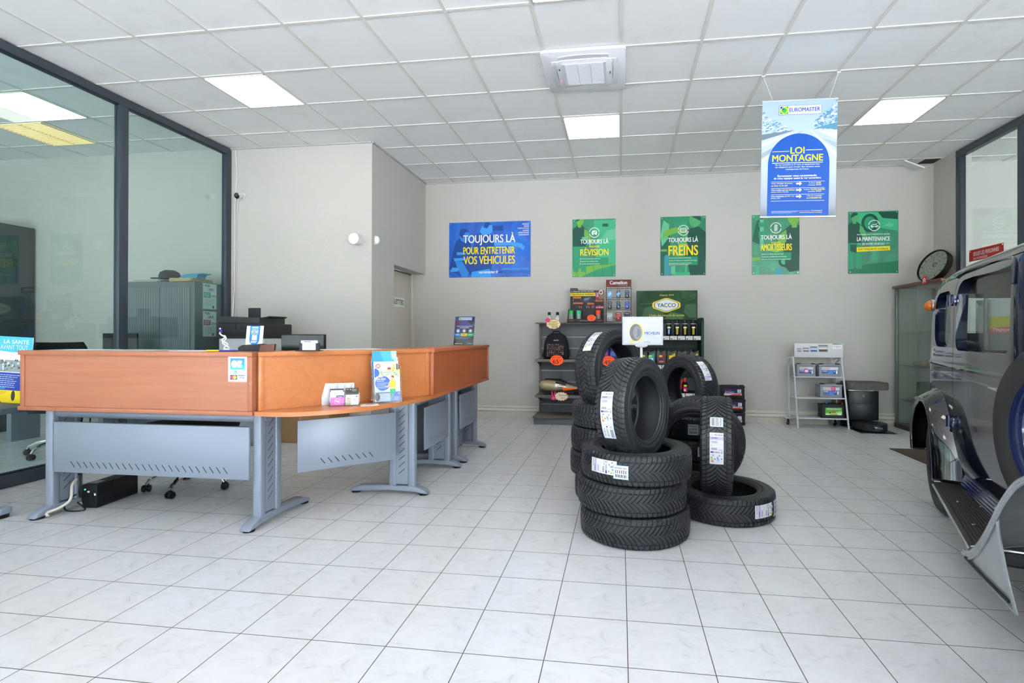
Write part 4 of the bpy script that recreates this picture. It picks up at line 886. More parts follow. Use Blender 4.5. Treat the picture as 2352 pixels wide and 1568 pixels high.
office_chair('office_chair', 'black office chair in the office behind the left glass, only its back top showing', (-5.42, 4.34, 0), 1.0, 1.085)
t = thing('power_backup_unit', 'black battery backup box on the floor under the left desk', 'backup unit', (-3.535, 3.0, 0), .10)
b = MB(); b.box(-.052, .052, 0, .33, 0, .158, M('#16181b', .45), .006)
for k in range(20): b.box(.0515, .0532, .03+.0105*k, .034+.0105*k, .02, .055, MSLOT); b.box(.0515, .0532, .03+.0105*k, .034+.0105*k, .115, .14, MSLOT)
b.build('case', t)
b = MB()
for z, x in ((.04, -.02), (.075, -.02), (.04, .022), (.08, .02)): b.lathe([(0, -.004), (.013, -.004), (.014, 0), (0, 0)], MBLK2, 14, c=(x, -.0005, z), axis='y')
b.box(.034, .044, -.003, 0, .085, .1, MWHITE); b.build('sockets', t)
b = MB(); b.ball((-.03, -.001, .125), .005, M('#3fe07a', .3, emit=1.5)); b.box(-.012, .0, -.003, 0, .105, .115, MWHITE); b.build('indicator', t)
b = MB(); b.box(-.035, .02, .03, .10, .1583, .159, M('#9aa4b0', .4)); b.build('label_plate', t)
for i, (pts, r, c_, lab) in enumerate((
    ([(-3.60, 2.80, .012), (-3.62, 2.81, .03), (-3.585, 2.86, .05), (-3.56, 2.90, .09), (-3.585, 2.93, .17), (-3.60, 2.97, .20)], .0085, '#c9c6ba', 'thick cream cable running over the left desk foot to the floor'),
    ([(-3.58, 2.99, .62), (-3.60, 2.96, .35), (-3.55, 2.95, .22), (-3.53, 2.93, .12), (-3.57, 2.975, .08)], .005, '#15171a', 'black cable hanging from the desk down to the backup box'),
    ([(-3.52, 2.99, .62), (-3.50, 2.96, .38), (-3.54, 2.95, .25), (-3.52, 2.93, .16), (-3.55, 2.97, .045)], .0045, '#191b1f', 'thin black lead looping down beside the backup box'),
    ([(-3.60, 2.97, .10), (-3.63, 2.93, .06), (-3.60, 2.90, .02), (-3.55, 2.92, .006), (-3.52, 2.96, .006), (-3.58, 2.96, .05)], .005, '#101214', 'black cable coil on the floor in front of the backup box'))):
    b = MB(); b.tube(catmull(pts, 6), r, M(c_, .45), 8); tag(b.build('cable'), lab, 'cable')
t = thing('wall_cable', 'white and black lead looping at the foot of the left glass', 'cable', (0, 0, 0))
b = MB(); b.tube(catmull([(-4.59, 3.62, .22), (-4.55, 3.58, .21), (-4.54, 3.55, .14), (-4.57, 3.60, .03)], 6), .008, M('#cfd3d3', .4), 8); b.build('white_lead', t)
b = MB(); b.tube(catmull([(-4.54, 3.55, .15), (-4.53, 3.60, .06), (-4.54, 3.68, .02), (-4.56, 3.72, .01)], 6), .006, MBLK, 8); b.build('black_lead', t)
# ---------------------------------------------------------------- left side table with poster
t = thing('side_desk', 'dark grey desk end with metal foot at the left edge of the photo', 'desk', (-4.22, 3.0, 0))
b = MB(); b.box(-.38, .40, -.3, .3, .665, .70, M('#39434a', .35), .003); b.build('worktop', t)
b = MB(); b.prism(rrect(-.36, -.1, -.30, .1, .015, 3), .06, .665, 'z', MSILV); o = b.build('leg', t)
b = MB(); b.box(-.40, .36, -.275, -.20, .022, .07, MSILV, .014, 3); b.build('foot', o)
b = MB(); b.cyl((.30, -.238, 0), (.30, -.238, .021), .05, MBLK, 20); b.build('foot_pad', o)
t = thing('counter_poster', 'blue LA SANTÉ AVANT TOUT card poster standing left of the counter', 'poster', (-4.10, 2.96, .7005), 0, rot=(-.03, math.radians(2.5), 0))
b = MB(); b.box(-.24, .135, -.002, .002, 0, .45, MWHITE); b.M = face_y(-.24, -.002, 0); CY2 = M('#45aee0', .35)
b.poly([(0, .36), (.20, .345), (.375, .345), (.375, .45), (0, .45)], 1, CY2); b.text('LA SANTÉ', .145, .402, .345, .436, 2, WH, True); b.text('AVANT TOUT', .12, .362, .34, .394, 2, M('#d6e6f2', .35))
b.poly([(0, .36), (.09, .355), (0, .325)], 2, M('#9a5f4a', .4)); b.rect(0, .21, .375, .29, 1, M('#8d999b', .4)); rd = random.Random(8)
for i in range(70): u = rd.uniform(0, .36); v = rd.uniform(.205, .285); b.poly([(u, v), (u+.02, v+.006), (u+.012, v+.018)], 2, (M('#e3e8ea', .4), M('#39444a', .4), M('#6f7a58', .4))[i % 3])
b.rect(0, .085, .375, .205, 2, M('#1d3a94', .35)); b.scrawl(.06, .10, .30, .195, 7, 3, M('#b9c8ea', .4), .35); b.rect(.07, .092, .18, .102, 3, M('#2c86cf', .4))
b.rect(0, 0, .375, .085, 2, M('#dcc21a', .35)); b.poly([(.06, 0), (.16, 0), (.11, .05)], 3, M('#24357c', .35)); b.poly([(.098, .038), (.122, .038), (.11, .05)], 4, WH); b.disc(.25, .05, .016, 3, M('#2b2f33', .4), ry=.035); b.scrawl(.08, .055, .2, .08, 3, 3, M('#8a7a1c', .4), .3)
b.rect(0, .0, .05, .2, 3, M('#8fd0ea', .35)) if False else None
b.build('printed_card', t)
b = MB(); b.box(-.20, .12, .0025, .0045, .0, .18, M('#8a7a5c', .6)); b.build('strut', t)
# ---------------------------------------------------------------- inside the left office
t = thing('tambour_cabinet', 'grey tambour cabinet with ribbed shutters behind the left glass', 'cabinet', (-5.10, 5.29, 0))
MTB = M('#5d6668', .5); MTB2 = M('#6b7476', .5)
b = MB(); b.box(-.43, .43, -.20, .215, 0, 1.76, MTB, .004); b.build('body', t)
for x0, x1 in ((-.40, -.003), (.003, .39)):
    b = MB(); n = int((x1-x0)/.022)
    for k in range(n): b.box(x0+.022*k, x0+.022*k+.0195, -.208, -.2005, .06, 1.70, MTB2)
    b.build('shutter', t)
def certificate(y, z, hc, year, lab):
    b = MB(); b.M = face_px(-4.669, y, z); b.box(0, .205, 0, .30, 0, .0006, MWHITE)
    b.rect(0, 0, .205, .30, 2, M(hc, .4)); b.rect(.006, .006, .199, .294, 3, M('#d9dde0', .4)); b.text('MOBI', .03, .255, .10, .285, 4, M('#2a2f36', .4), True); b.text('LIANS', .08, .215, .155, .245, 4, M('#2a2f36', .4), True)
    b.rect(.015, .135, .115, .195, 4, M(hc, .4)); b.scrawl(.022, .145, .108, .188, 4, 5, MWHITE, .4); b.ring(.155, .165, .0, .0, 4, MWHITE) if False else b.rect(.12, .135, .199, .195, 4, MWHITE); b.text(year, .125, .143, .195, .168, 5, M('#2a2f36', .4), True)
    b.scrawl(.03, .04, .175, .12, 7, 4, M('#8d949c', .4), .3); b.rect(.14, .015, .165, .045, 4, M('#3b424a', .4)); tag(b.build('certificate'), lab, 'certificate')
certificate(5.195, 1.455, '#4fae84', '2023', 'green-edged 2023 certificate on the side of the grey cabinet, upper one')
certificate(5.195, 1.140, '#a3437c', '2024', 'magenta-edged 2024 certificate on the side of the grey cabinet, lower one')
t = thing('cap', 'dark baseball cap on top of the grey cabinet', 'cap', (-5.06, 5.17, 1.7985), 0)
b = MB(); b.lathe([(.10, 0), (.105, .03), (.09, .07), (.05, .095), (0, .10)], M('#2e3338', .8), 20); b.build('crown', t)
b = MB(); b.prism([(-.08, -.05), (-.14, -.08), (-.20, -.05), (-.20, .03), (-.14, .06), (-.08, .05)], .0, .012, 'z', M('#2b3035', .8), .004); b.build('visor', t)
for i, (x, w, d, n, c_, lab) in enumerate(((-5.28, .34, .26, 4, '#9aa29c', 'pile of grey papers on top of the grey cabinet, left of the cap'), (-4.84, .28, .3, 5, '#b49a6c', 'pile of tan folders on top of the grey cabinet, under the blue sleeve'))):
    t = thing('paper_pile', lab, 'paper pile', (x, 5.23, 1.7605))
    for k in range(n):
        b = MB(); b.M = Matrix.Rotation(.07*((k*7) % 5-2), 4, 'Z'); b.box(-w/2, w/2, -d/2, d/2, .0075*k, .0075*k+.007, M(c_ if k % 2 == 0 else ('#b8bdb8' if i == 0 else '#c7b083'), .7)); b.build('sheet', t)
b = MB(); b.M = Matrix.Translation((-4.82, 5.22, 1.7995)); b.prism([(-.14, .0), (.11, .0), (.12, .045), (.19, .05), (.19, .056), (.0, .052), (-.06, .04)], -.06, .06, 'y', M('#2e93b4', .4), .004); tag(b.build('document_sleeve'), 'blue plastic sleeve on the tan folders on the cabinet', 'sleeve')
t = thing('tall_cabinet', 'tall dark cabinet at the far left behind the glass', 'cabinet', (-7.78, 5.25, 0))
b = MB(); b.box(-.5, .45, -.15, .28, 0, 2.50, M('#3c4448', .5), .004); b.build('body', t)
b = MB(); b.box(-.48, .43, -.166, -.151, .06, 2.46, M('#454e52', .5), .004); b.build('door', t)
t = thing('office_monitor', 'dark monitor left of the glass mullion inside the office', 'monitor', (-5.43, 4.85, .7205), .0)
b = MB(); b.box(-.12, .3, -.012, .012, .08, .46, M('#202528', .3), .005); b.build('housing', t)
b = MB(); b.cyl((.09, .02, .0), (.09, .02, .2), .02, MBLK, 10); b.lathe([(0, .012), (.1, .01), (.1, 0), (0, 0)], MBLK, 20, c=(.09, .02, 0)); b.build('stand', t)
t = thing('office_desk', 'grey desk inside the office behind the left glass', 'desk', (-5.95, 4.82, 0))
b = MB(); b.box(-.6, .65, -.12, .2, .69, .72, M('#77828a', .4), .003); b.build('worktop', t)
for x in (-.62, .52): b = MB(); b.box(x-.03, x+.03, -.1, .18, 0, .69, MSILV); b.build('leg', t)
# ================================================================ tyres
def make_tread(R, W, npitch, style):
    b = MB(); d = .0075; hw = W/2
    def rad(v): return R - .006*v*v - (.010*((abs(v)-.86)/.14)**2 if abs(v) > .86 else 0)
    if style == 'v':
        vs = [0, .10, .22, .34, .46, .57, .60, .635, .665, .80, .90, 1.0]; ring = (.60, .635)
        A = .62*hw
        sh = lambda v: A*(1-(1-v)**2)/R
        fr = [(0., 0), (.66, 0), (.70, 1), (.95, 1)]
    else:
        vs = [0, .14, .30, .33, .38, .41, .55, .66, .69, .73, .76, .9, 1.0]; ring = (.33, .38, .69, .73)
        A = .8*hw
        sh = lambda v: (A*min(v, .33) + (.0 if v < .33 else -.0))/R if v < .40 else (A*.33 + .05*hw*(v-.4))/R
        fr = [(0., 0), (.76, 0), (.79, 1), (.95, 1)]
    for sd in (1, -1):
        off = 0 if sd > 0 else .5*2*PI/npitch
        rows = []
        for v in vs:
            row = []
            for p in range(npitch):
                for (f_, g) in fr:
                    a = 2*PI*(p+f_)/npitch + off + sh(v)
                    r = rad(v) - (d if g else 0)
                    if any(abs(v-q) < 1e-6 for q in ring): r = rad(v)-.005 if not g else r
                    row.append(b.v((r*math.cos(a), r*math.sin(a), sd*v*hw)))
            rows.append(row)
        n = len(rows[0])
        for i in range(len(rows)-1):
            for k in range(n):
                q = [rows[i][k], rows[i][(k+1) % n], rows[i+1][(k+1) % n], rows[i+1][k]]
                b.f(q if sd > 0 else q[::-1], MRUB)
    # carcass under the blocks
    prof = [(rad(v)-d-.0006, v*hw) for v in (-1, -.6, 0, .6, 1)]
    b.lathe(prof, MRUB, 96)
    b.keepn = True
    return b
def make_tyre(name, label, cat, R, W, rim, npitch=72, style='v', group=None):
    t = thing(name, label, cat, (0, 0, 0), 0, group)
    make_tread(R, W, npitch, style).build('tread', t, ang=25)
    hw = W/2; er = R-.006-.010-.0085
    m_ = (er+rim)/2
    for sd in (1, -1):
        b = MB()
        pr = [(R-.0165, hw), (er-.004, hw*1.015), (er-.012, hw*1.03), (er-.013, hw*1.018), (er-.020, hw*1.022), (m_+.012, hw*1.045), (m_+.010, hw*1.06), (m_-.004, hw*1.058), (m_-.006, hw*1.04), (rim+.026, hw*.99), (rim+.024, hw*1.0), (rim+.018, hw*.995), (rim+.015, hw*.95), (rim+.004, hw*.90), (rim, hw*.82), (rim+.003, hw*.74)]
        b.lathe([(r, sd*h) for r, h in pr], MRUB, 96)
        for k in range(56):     # raised rib marks near the shoulder
            a = 2*PI*k/56; c_, s_ = math.cos(a), math.sin(a); r0, r1 = er-.010, R-.019; e = .0022
            q = [(r*c_-w*s_, r*s_+w*c_, sd*(hw*1.035 if r == r0 else hw*1.0)+sd*.0012) for r, w in ((r0, -e), (r1, -e), (r1, e), (r0, e))]
            b.f([b.v(p) for p in (q if sd > 0 else q[::-1])], MRUB)
        b.build('sidewall', t, ang=28)
    b = MB(); b.lathe([(rim+.003, hw*.74), (rim+.02, hw*.80), (m_, hw*.93), (er-.014, hw*.85), (er-.008, hw*.5), (er-.007, 0), (er-.008, -hw*.5), (er-.014, -hw*.85), (m_, -hw*.93), (rim+.02, -hw*.80), (rim+.003, -hw*.74)], MRUB, 72); b.build('inner_liner', t, ang=40)
    t['R'] = R; t['W'] = W
    return t
PW = M('#e2e4ea', .35); PP = M('#b9b6dd', .35); PB = M('#2a2a55', .4); PK = M('#222428', .4); CB_ = M('#9cc7ee', .35)
def label_art(b, w, h, second=True):
    b.rect(0, 0, w, h, 0, PW)
    b.text('MICHELIN', w*.34, h-.017, w*.94, h-.009, 1, PB, True); b.line([(w*.10, h-.018), (w*.16, h-.008), (w*.24, h-.018)], .002, 1, M('#8f8a5a', .4))
    b.rect(0, h-.042, w, h-.024, 1, PP); b.scrawl(w*.12, h-.034, w*.7, h-.028, 1, 2, PB, .7, 2)
    b.scrawl(w*.12, h-.060, w*.62, h-.048, 2, 1, PK, .45, 3); b.rect(w*.1, h-.067, w*.95, h-.0662, 1, M('#9a9ca4', .4)); b.rect(w*.12, h-.076, w*.16, h-.072, 1, PK)
    for i in range(10): b.rect(w*(.10+.045*i), h-.098, w*(.10+.045*i+(.03 if i % 3 else .015)), h-.086, 1, M('#5b5e66', .4))
    b.scrawl(w*.62, h-.10, w*.95, h-.095, 1, 1, PK, .5, 4)
    b.rect(w*.06, h-.115, w*.26, h-.106, 1, M('#2d2f8c', .35)); b.text('ENERG', w*.28, h-.115, w*.74, h-.106, 1, PB, True); b.scrawl(w*.82, h-.118, w*.96, h-.104, 2, 1, PK, .5, 5)
    for i, c_ in enumerate(('#1d8a3c', '#63b446', '#c5d23a', '#e8c92f', '#dd8d2b', '#c9302c')): b.rect(w*.10, h-.141-.0052*i, w*(.18+.025*i), h-.137-.0052*i, 1, M(c_, .35))
    for i in range(5): b.rect(w*.52, h-.141-.006*i, w*(.62+.03*i), h-.1365-.006*i, 1, M(('#2f6fb4', '#3f86cc', '#5aa1dd', '#8bc0e8', '#b5d8f2')[i], .35))
    for u, v in ((.24, .128), (.70, .130), (.38, .150), (.86, .148)): b.disc(w*u, h-v, .0042, 1, PK, 14); b.disc(w*u, h-v, .0018, 2, PW, 8)
    if second:
        b.rect(w*.04, 0, w*1.0, h*.32, 3, CB_); b.rect(w*.08, h*.012, w*.96, h*.312, 4, PW)
        b.text('MICHELIN', w*.14, h*.05, w*.24, h*.24, 5, PK, True, 1); b.rect(w*.40, h*.255, w*.50, h*.29, 5, PB); b.scrawl(w*.36, h*.05, w*.52, h*.24, 8, 5, M('#55585f', .4), .5, 6)
        for i in range(14): b.rect(w*.66, h*(.03+.0135*i), w*.90, h*(.03+.0135*i+(.009 if i % 3 else .005)), 5, M('#44474d', .4))
        b.scrawl(w*.66, h*.24, w*.9, h*.29, 3, 5, PK, .4, 7)
def sticker(t, name, a_top, zc, w, h, art, lift=.0012, label=None):
    """curved label on the tread: starts (top edge) at angle a_top, runs along increasing angle"""
    R = t['R']; b = MB(); b.LAY = .00025
    def bend(u, v, n):
        z = zc - w/2 + u; x = z/(t['W']/2); r = R - .006*x*x - (.010*((abs(x)-.86)/.14)**2 if abs(x) > .86 else 0) + lift + n
        a = a_top + (h-v)/R
        return (r*math.cos(a), r*math.sin(a), z)
    b.bend = bend; b.sub = .012; art(b, w, h); b.keepn = True
    o = b.build(name, t, ang=0); o['label'] = label or 'white and purple printed tyre label'; return o
full = lambda b, w, h: label_art(b, w, h, True)
main = lambda b, w, h: label_art(b, w, h, False)
def small(b, w, h):
    b.rect(0, 0, w, h, 0, CB_); b.rect(w*.04, h*.04, w*.96, h*.96, 1, PW); b.text('MICHELIN', w*.75, h*.12, w*.86, h*.9, 2, PK, True, 1)
    for i in range(12): b.rect(w*.12, h*(.1+.065*i), w*.34, h*(.1+.065*i+(.045 if i % 3 else .025)), 2, M('#44474d', .4))
    b.scrawl(w*.42, h*.1, w*.68, h*.9, 6, 2, PK, .45, 9)
def strip(t):       # the tyre as built, without stickers
    return [c for c in t.children if 'sticker' in c.name]
G_T = 'black tyres stacked in the middle of the showroom'
RF, WF, SP = .325, .164, .1725
# front stack of three (the first one is the source of the copies)
fr0 = make_tyre('tyre', 'bottom tyre of the front stack of three lying on the floor', 'tyre', RF, WF, .205, 70, 'v', G_T)
fr0.location = (.088, 3.125, SP*.5)
FC = [(.070, 3.128, 1.1, 'middle tyre of the front stack of three, without label'), (.096, 3.115, 2.3, 'top tyre of the front stack with a wide paper label at its left')]
t3 = None
for k, (x, y, a, lab) in enumerate(FC):
    t3 = dup(fr0, (x, y, SP*(k+1.5)), (0, 0, a), lab)
az = math.atan2(-.78, -.62) - 2.3
sticker(t3, 'label_sticker', az-.22, .012, .078, .175, main); sticker(t3, 'label_sticker', az-.22+.155/RF, -.005, .075, .085, small, .0020, 'blue-edged printed tyre label')
# lying tyre at right
ly = dup(fr0, (.685, 3.545, SP*.5), (0, 0, .6), 'single tyre lying flat on the floor right of the front stack, label at right')
az = math.atan2(-.82, .57) - .6
sticker(ly, 'label_sticker', az-.20, .01, .080, .155, main); sticker(ly, 'label_sticker', az-.20+.185/RF, .0, .10, .09, small, .0012, 'blue-edged printed tyre label')
# back-left stack of four, blockier tread
bl0 = make_tyre('tyre', 'bottom tyre of the back left stack of four', 'tyre', .325, WF, .205, 64, 'b', G_T)
bl0.location = (-.005, 3.80, SP*.5)
for k, (dx, dy, lab) in enumerate(((-.035, .0, 'second tyre from the floor in the back left stack of four'), (-.03, .01, 'third tyre from the floor in the back left stack of four'), (-.022, .02, 'top tyre of the back left stack, under the leaning chevron tyre'))):
    dup(bl0, (-.005+dx, 3.80+dy, SP*(k+1.5)), (0, 0, .7*k+.3), lab)
# back-right stack
for k, lab in enumerate(('bottom tyre of the back right stack of three', 'middle tyre of the back right stack with a small label', 'top tyre of the back right stack with two labels seen through the upright tyre')):
    q = dup(fr0, (.60+.01*k, 4.45, SP*(k+.5)), (0, 0, 1.3*k), lab)
    if k > 0:
        az = -PI/2 - 1.3*k
        sticker(q, 'label_sticker', az-.02, .0, .075, .15, main)
        if k == 2: sticker(q, 'label_sticker', az-.28, .0, .085, .08, small, .0012, 'blue-edged printed tyre label')
# standing tyres: axis turned horizontal
def stand(src, x, y, zc, psi, spin, lean, label):
    Mx = Matrix.Rotation(psi, 4, 'Z') @ Matrix.Rotation(PI/2 + lean, 4, 'X') @ Matrix.Rotation(spin, 4, 'Z')
    return dup(src, (x, y, zc), Mx.to_euler(), label)
sv = make_tyre('tyre', 'tyre standing upright on the front stack with a long label on its tread', 'tyre', .303, .190, .188, 64, 'v', G_T)
base_children = list(sv.children)
s2 = stand(sv, .632, 3.50, .450, math.radians(80), 0, 0, 'upright tyre seen tread-on with two labels on it'); s2.scale = (1.05, 1.05, 1.0)
s3 = stand(sv, .575, 4.52, .722, math.radians(-55), .9, 0, 'upright tyre standing on the back right stack with a label on top')
s3.scale = (.93, .93, .95); s4 = stand(sv, .585, 3.995, .372, math.radians(-18), .4, .12, 'upright tyre leaning against the front of the back right stack'); s4.scale = (1.12, 1.12, .95)
Mx = Matrix.Rotation(math.radians(60), 4, 'Z') @ Matrix.Rotation(PI/2 - .05, 4, 'X'); sv.rotation_euler = Mx.to_euler(); sv.location = (.085, 3.125, .735)
sticker(sv, 'label_sticker', PI-.40, -.01, .078, .27, full)
sticker(s2, 'label_sticker', PI-.42, .0, .080, .18, main); sticker(s2, 'label_sticker', PI-.74, .0, .078, .062, small, .0012, 'blue-edged printed tyre label')
sticker(s3, 'label_sticker', .30-.9, .02, .075, .20, main)
bs = make_tyre('tyre', 'chevron tread tyre leaning upright on the back left stack with a label near its top', 'tyre', .312, .185, .20, 58, 'b', G_T)
Mx = Matrix.Rotation(math.radians(52), 4, 'Z') @ Matrix.Rotation(PI/2 - .06, 4, 'X'); bs.rotation_euler = Mx.to_euler(); bs.location = (-.065, 3.83, .905)
sticker(bs, 'label_sticker', PI-1.16, .005, .075, .20, main)
# sign on a pole among the tyres
t = thing('sign_stand', 'white MICHELIN sign on a thin white pole rising among the tyres', 'sign', (.142, 3.492, 0), .0)
b = MB(); b.lathe([(0, .012), (.013, .010), (.0145, .0), (0, 0)], MWHITE, 20); b.build('base', t)
b = MB(); b.cyl((0, 0, .01), (0, 0, 1.10), .0085, M('#d9dbde', .3), 14); b.build('pole', t)
b = MB(); b.lathe([(0, .0), (.03, .002), (.034, .01), (.02, .018), (0, .02)], M('#c4c7cb', .2), 20, c=(.0, 0, 1.088)); b.box(-.04, .04, -.008, .008, 1.095, 1.106, M('#c4c7cb', .2), .003); b.build('clamp', t)
b = MB(); b.box(-.127, .143, -.006, .006, 1.104, 1.295, M('#aeb2ba', .35), .004); b.M = face_y(-.127, -.0062, 1.104)
b.rect(.012, .012, .258, .18, 1, M('#b4b8bf', .35)); TY = M('#5b6168', .4); b.disc(.093, .085, .047, 2, M('#dcb43a', .35), ry=.063); b.poly([(.07, .03), (.13, .045), (.05, .012), (.045, .022)], 2, M('#dcb43a', .35)); b.disc(.090, .085, .041, 3, TY, ry=.057); b.disc(.102, .083, .030, 4, M('#767c83', .4), ry=.046); b.disc(.104, .083, .018, 5, M('#656b72', .4), ry=.028)
for i in range(4): b.disc(.092+.003*(i % 2), .068+.011*i, .0025, 6, M('#e9c94a', .4), 8)
b.text('MICHELIN', .150, .071, .246, .090, 2, M('#2f4a93', .35), True); b.text('CROSSCLIMATE +', .150, .058, .228, .066, 2, M('#8a90a5', .35)); b.scrawl(.150, .045, .240, .050, 1, 2, M('#9aa0ae', .4), .6, 4); b.text('MICHELIN', .145, .018, .185, .024, 2, M('#44506f', .35), True)
for i in range(3): b.ring(.165+.013*i, .102, .0025, .004, 2, M('#a3aac4', .4), 12)
b.build('sign_panel', t)
# ================================================================ grey slatwall shelving and its goods
MGON = speckle('grey_slatwall_board', '#4f5357', '#5c6064', 25, .5); MSHELF = speckle('brown_grey_shelf', '#5a5350', '#68605c', 40, .5, .1); MALU = M('#a4a8ab', .4, .5)
GX0, GX1, GY = -1.115, .185, 7.05
t = thing('display_shelving', 'grey slatwall shelving unit against the back wall left of the green shelving', 'shelving', (0, 0, 0))
b = MB(); b.box(GX0, GX1, GY, GY+.05, .10, 1.33, MGON)
for z in (1.145, .99, .835, .68, .525, .37, .215): b.box(GX0+.03, GX1-.03, GY-.0015, GY+.002, z-.004, z+.004, MALU)
b.build('slat_panel', t)
for x in (GX0, GX1-.03): b = MB(); b.box(x, x+.03, GY-.02, GY+.06, .02, 1.33, MSHELF, .002); b.build('upright', t)
b = MB(); b.box(GX0-.025, GX1+.02, 6.83, GY+.08, 1.327, 1.341, MSHELF, .002); b.build('top_board', t)
for z in (.850, .378):
    b = MB(); b.box(GX0+.005, GX1, 6.66, GY-.001, z-.022, z, MSHELF, .002); b.box(GX0+.005, GX1, 6.655, 6.662, z-.03, z+.004, MSHELF); b.build('shelf', t)
    for x in (GX0+.02, GX1-.03): b = MB(); b.prism([(6.68, z-.022), (GY, z-.022), (GY, z-.11), (GY-.04, z-.11)], x, x+.006, 'x', MSHELF); b.build('bracket', t)
b = MB(); b.box(GX0-.005, GX1, 6.64, GY, .0, .085, MGON); b.box(GX0-.02, GX1+.01, 6.615, GY, .085, .105, MSHELF, .003); b.build('base', t)
# burst shaped price tags
def burst(name, label, x, y, z, r, col, n=14, amp=.10, draw=None, ry=None, edge=None):
    t = thing(name, label, 'price tag', (x, y, z)); ry = ry or r
    b = MB(); pts = [((r*(1+amp*(-1)**i))*math.cos(PI*i/n), ry*(1+amp*(-1)**i)*math.sin(PI*i/n)) for i in range(2*n)]
    b.prism(pts, -.001, .001, 'y', M(col, .5)); b.M = face_y(0, -.001, 0)
    if edge: b.poly([(u*.93, v*.93) for u, v in pts], 1, M(edge, .5))
    if draw: draw(b)
    b.build('card', t); return t
OR = '#ff5a1f'
def price(s, big):
    def d(b):
        b.text(big, -.055, -.045, .025, .01, 2, M('#7a1f14', .6), True); b.text('€TTC', .03, -.015, .065, .005, 2, M('#7a1f14', .6)); b.text(s, -.06, .03, .06, .05, 2, M('#a3341c', .6))
    return d
burst('price_tag', 'orange burst price tag under the black backpack reading 65€', -.820, 6.652, .842, .088, OR, 16, .05, price('sac à dos', '65'), .066)
burst('price_tag', 'orange burst price tag seen through the leaning tyre reading 45€', -.148, 6.652, .838, .088, OR, 16, .05, price('chaussettes', '45'), .066)
def t890(b):
    b.scrawl(-.07, -.02, .08, .045, 3, 2, M('#4a2f26', .6), .3, 6); b.text('8,90', -.02, -.05, .06, -.025, 2, M('#2f201c', .6)); b.disc(-.075, .055, .032, 3, M('#d23a6a', .5))
burst('price_tag', 'yellow wavy price tag with a pink corner on top of the grey shelving', -.888, 6.822, 1.318, .100, '#c8384f', 9, .05, t890, .066, '#e3d69a')
def tren(b):
    b.text('Rénovation', -.03, .005, .085, .028, 2, M('#5c4038', .6)); b.text('phares', .0, -.035, .06, -.012, 2, M('#5c4038', .6))
t_ = burst('price_tag', 'cream starburst tag with a pink hand under the headlight', -.760, 6.645, .372, .092, '#c8384f', 16, .12, tren, .058, '#e6dcc0')
b = MB(); PK_ = M('#d5296a', .5); b.M = face_y(-.13, -.0035, -.05)
b.poly(rrect(0, 0, .055, .06, .015), 1, PK_); b.poly([(.005, .05), (.02, .055), (.014, .115), (.0, .11)], 1, PK_); b.poly([(.03, .055), (.045, .05), (.058, .11), (.045, .115)], 1, PK_); b.ring(.03, .028, .008, .011, 2, M('#f0c0d0', .5)); b.build('hand_mark', t_)
# goods on top
for i, x in enumerate((-.955, -.842)):
    t = thing('bottle', ('small grey bottle with black cap on the shelving top, left one of two', 'small grey bottle with black cap on the shelving top, right one of two')[i], 'bottle', (x, 6.90, 1.3415), 0, 'grey bottles on the shelving top')
    b = MB(); b.lathe([(0, 0), (.022, 0), (.024, .01), (.024, .085), (.02, .10), (0, .10)], M('#a9adb0', .35, .3), 20); b.box(-.024, .024, -.0245, -.02, .03, .07, M('#d8d5ce', .4)); b.build('body', t)
    b = MB(); b.lathe([(.02, .10), (.02, .138), (.018, .142), (0, .142)], MBLK, 20); b.build('cap', t)
t = thing('counter_display', 'black card display headed Dépollution moteur with spray cans on the grey shelving', 'display stand', (-.455, 6.90, 1.3415))
b = MB(); KK = M('#18161a', .35); b.prism([(-.225, 0), (.235, 0), (.235, .44), (-.11, .445), (-.13, .475), (-.225, .475)], .115, .125, 'y', KK); b.M = face_y(-.225, .115, 0)
b.text('SECURITE LIBRE', .01, .452, .09, .464, 1, M('#b9713c', .4), True); b.rect(.01, .418, .035, .442, 1, M('#3a5fa8', .4)); b.text('Nouveau contrôle technique', .045, .420, .325, .440, 1, M('#d5d2dd', .4), True); b.rect(0, .365, .345, .412, 1, M('#cdbb22', .4)); b.text('Dépollution moteur', .008, .372, .325, .404, 2, M('#1d1a12', .4), True)
b.ring(.42, .415, .018, .028, 2, WH, 22); b.disc(.42, .415, .014, 2, M('#b02a35', .4)); b.poly(rrect(.345, .32, .40, .43, .012), 1, M('#7a2a32', .4)); b.poly(rrect(.355, .35, .39, .41, .008), 2, M('#a58a94', .4)); b.poly([(.40, .38), (.46, .40), (.46, .33), (.39, .32)], 1, M('#7d6a4a', .4))
OG = M('#e07a2a', .4)
for u0, v0, u1, v1 in ((.04, .335, .145, .355), (.04, .258, .175, .278), (.235, .25, .325, .27), (.345, .29, .45, .31)): b.rect(u0, v0, u1, v1, 1, OG); b.scrawl(u0+.008, v0+.004, u1-.008, v1-.004, 1, 2, M('#5b2b10', .4), .6)
b.poly([(.165, .30), (.20, .35), (.28, .36), (.33, .32), (.28, .27), (.2, .275)], 1, M('#2c3a52', .3)); b.poly([(.20, .335), (.27, .345), (.25, .31), (.19, .305)], 2, M('#5b7390', .3)); b.poly([(.23, .295), (.30, .345), (.325, .325), (.29, .28)], 2, M('#20252f', .3))
rd = random.Random(2)
for i in range(26): u = rd.uniform(.01, .44); v = rd.choice((.20, .205, .30)); b.rect(u, v, u+.012, v+rd.uniform(.02, .04), 1, M(rd.choice(('#8f2a2e', '#6a6872', '#a33a36', '#42404a')), .4))
b.rect(.35, .195, .46, .225, 2, M('#c0264a', .4)); b.text('SWISS', .385, .203, .45, .217, 3, WH, True); b.rect(.36, .204, .372, .216, 3, WH)
b.build('back_panel', t)
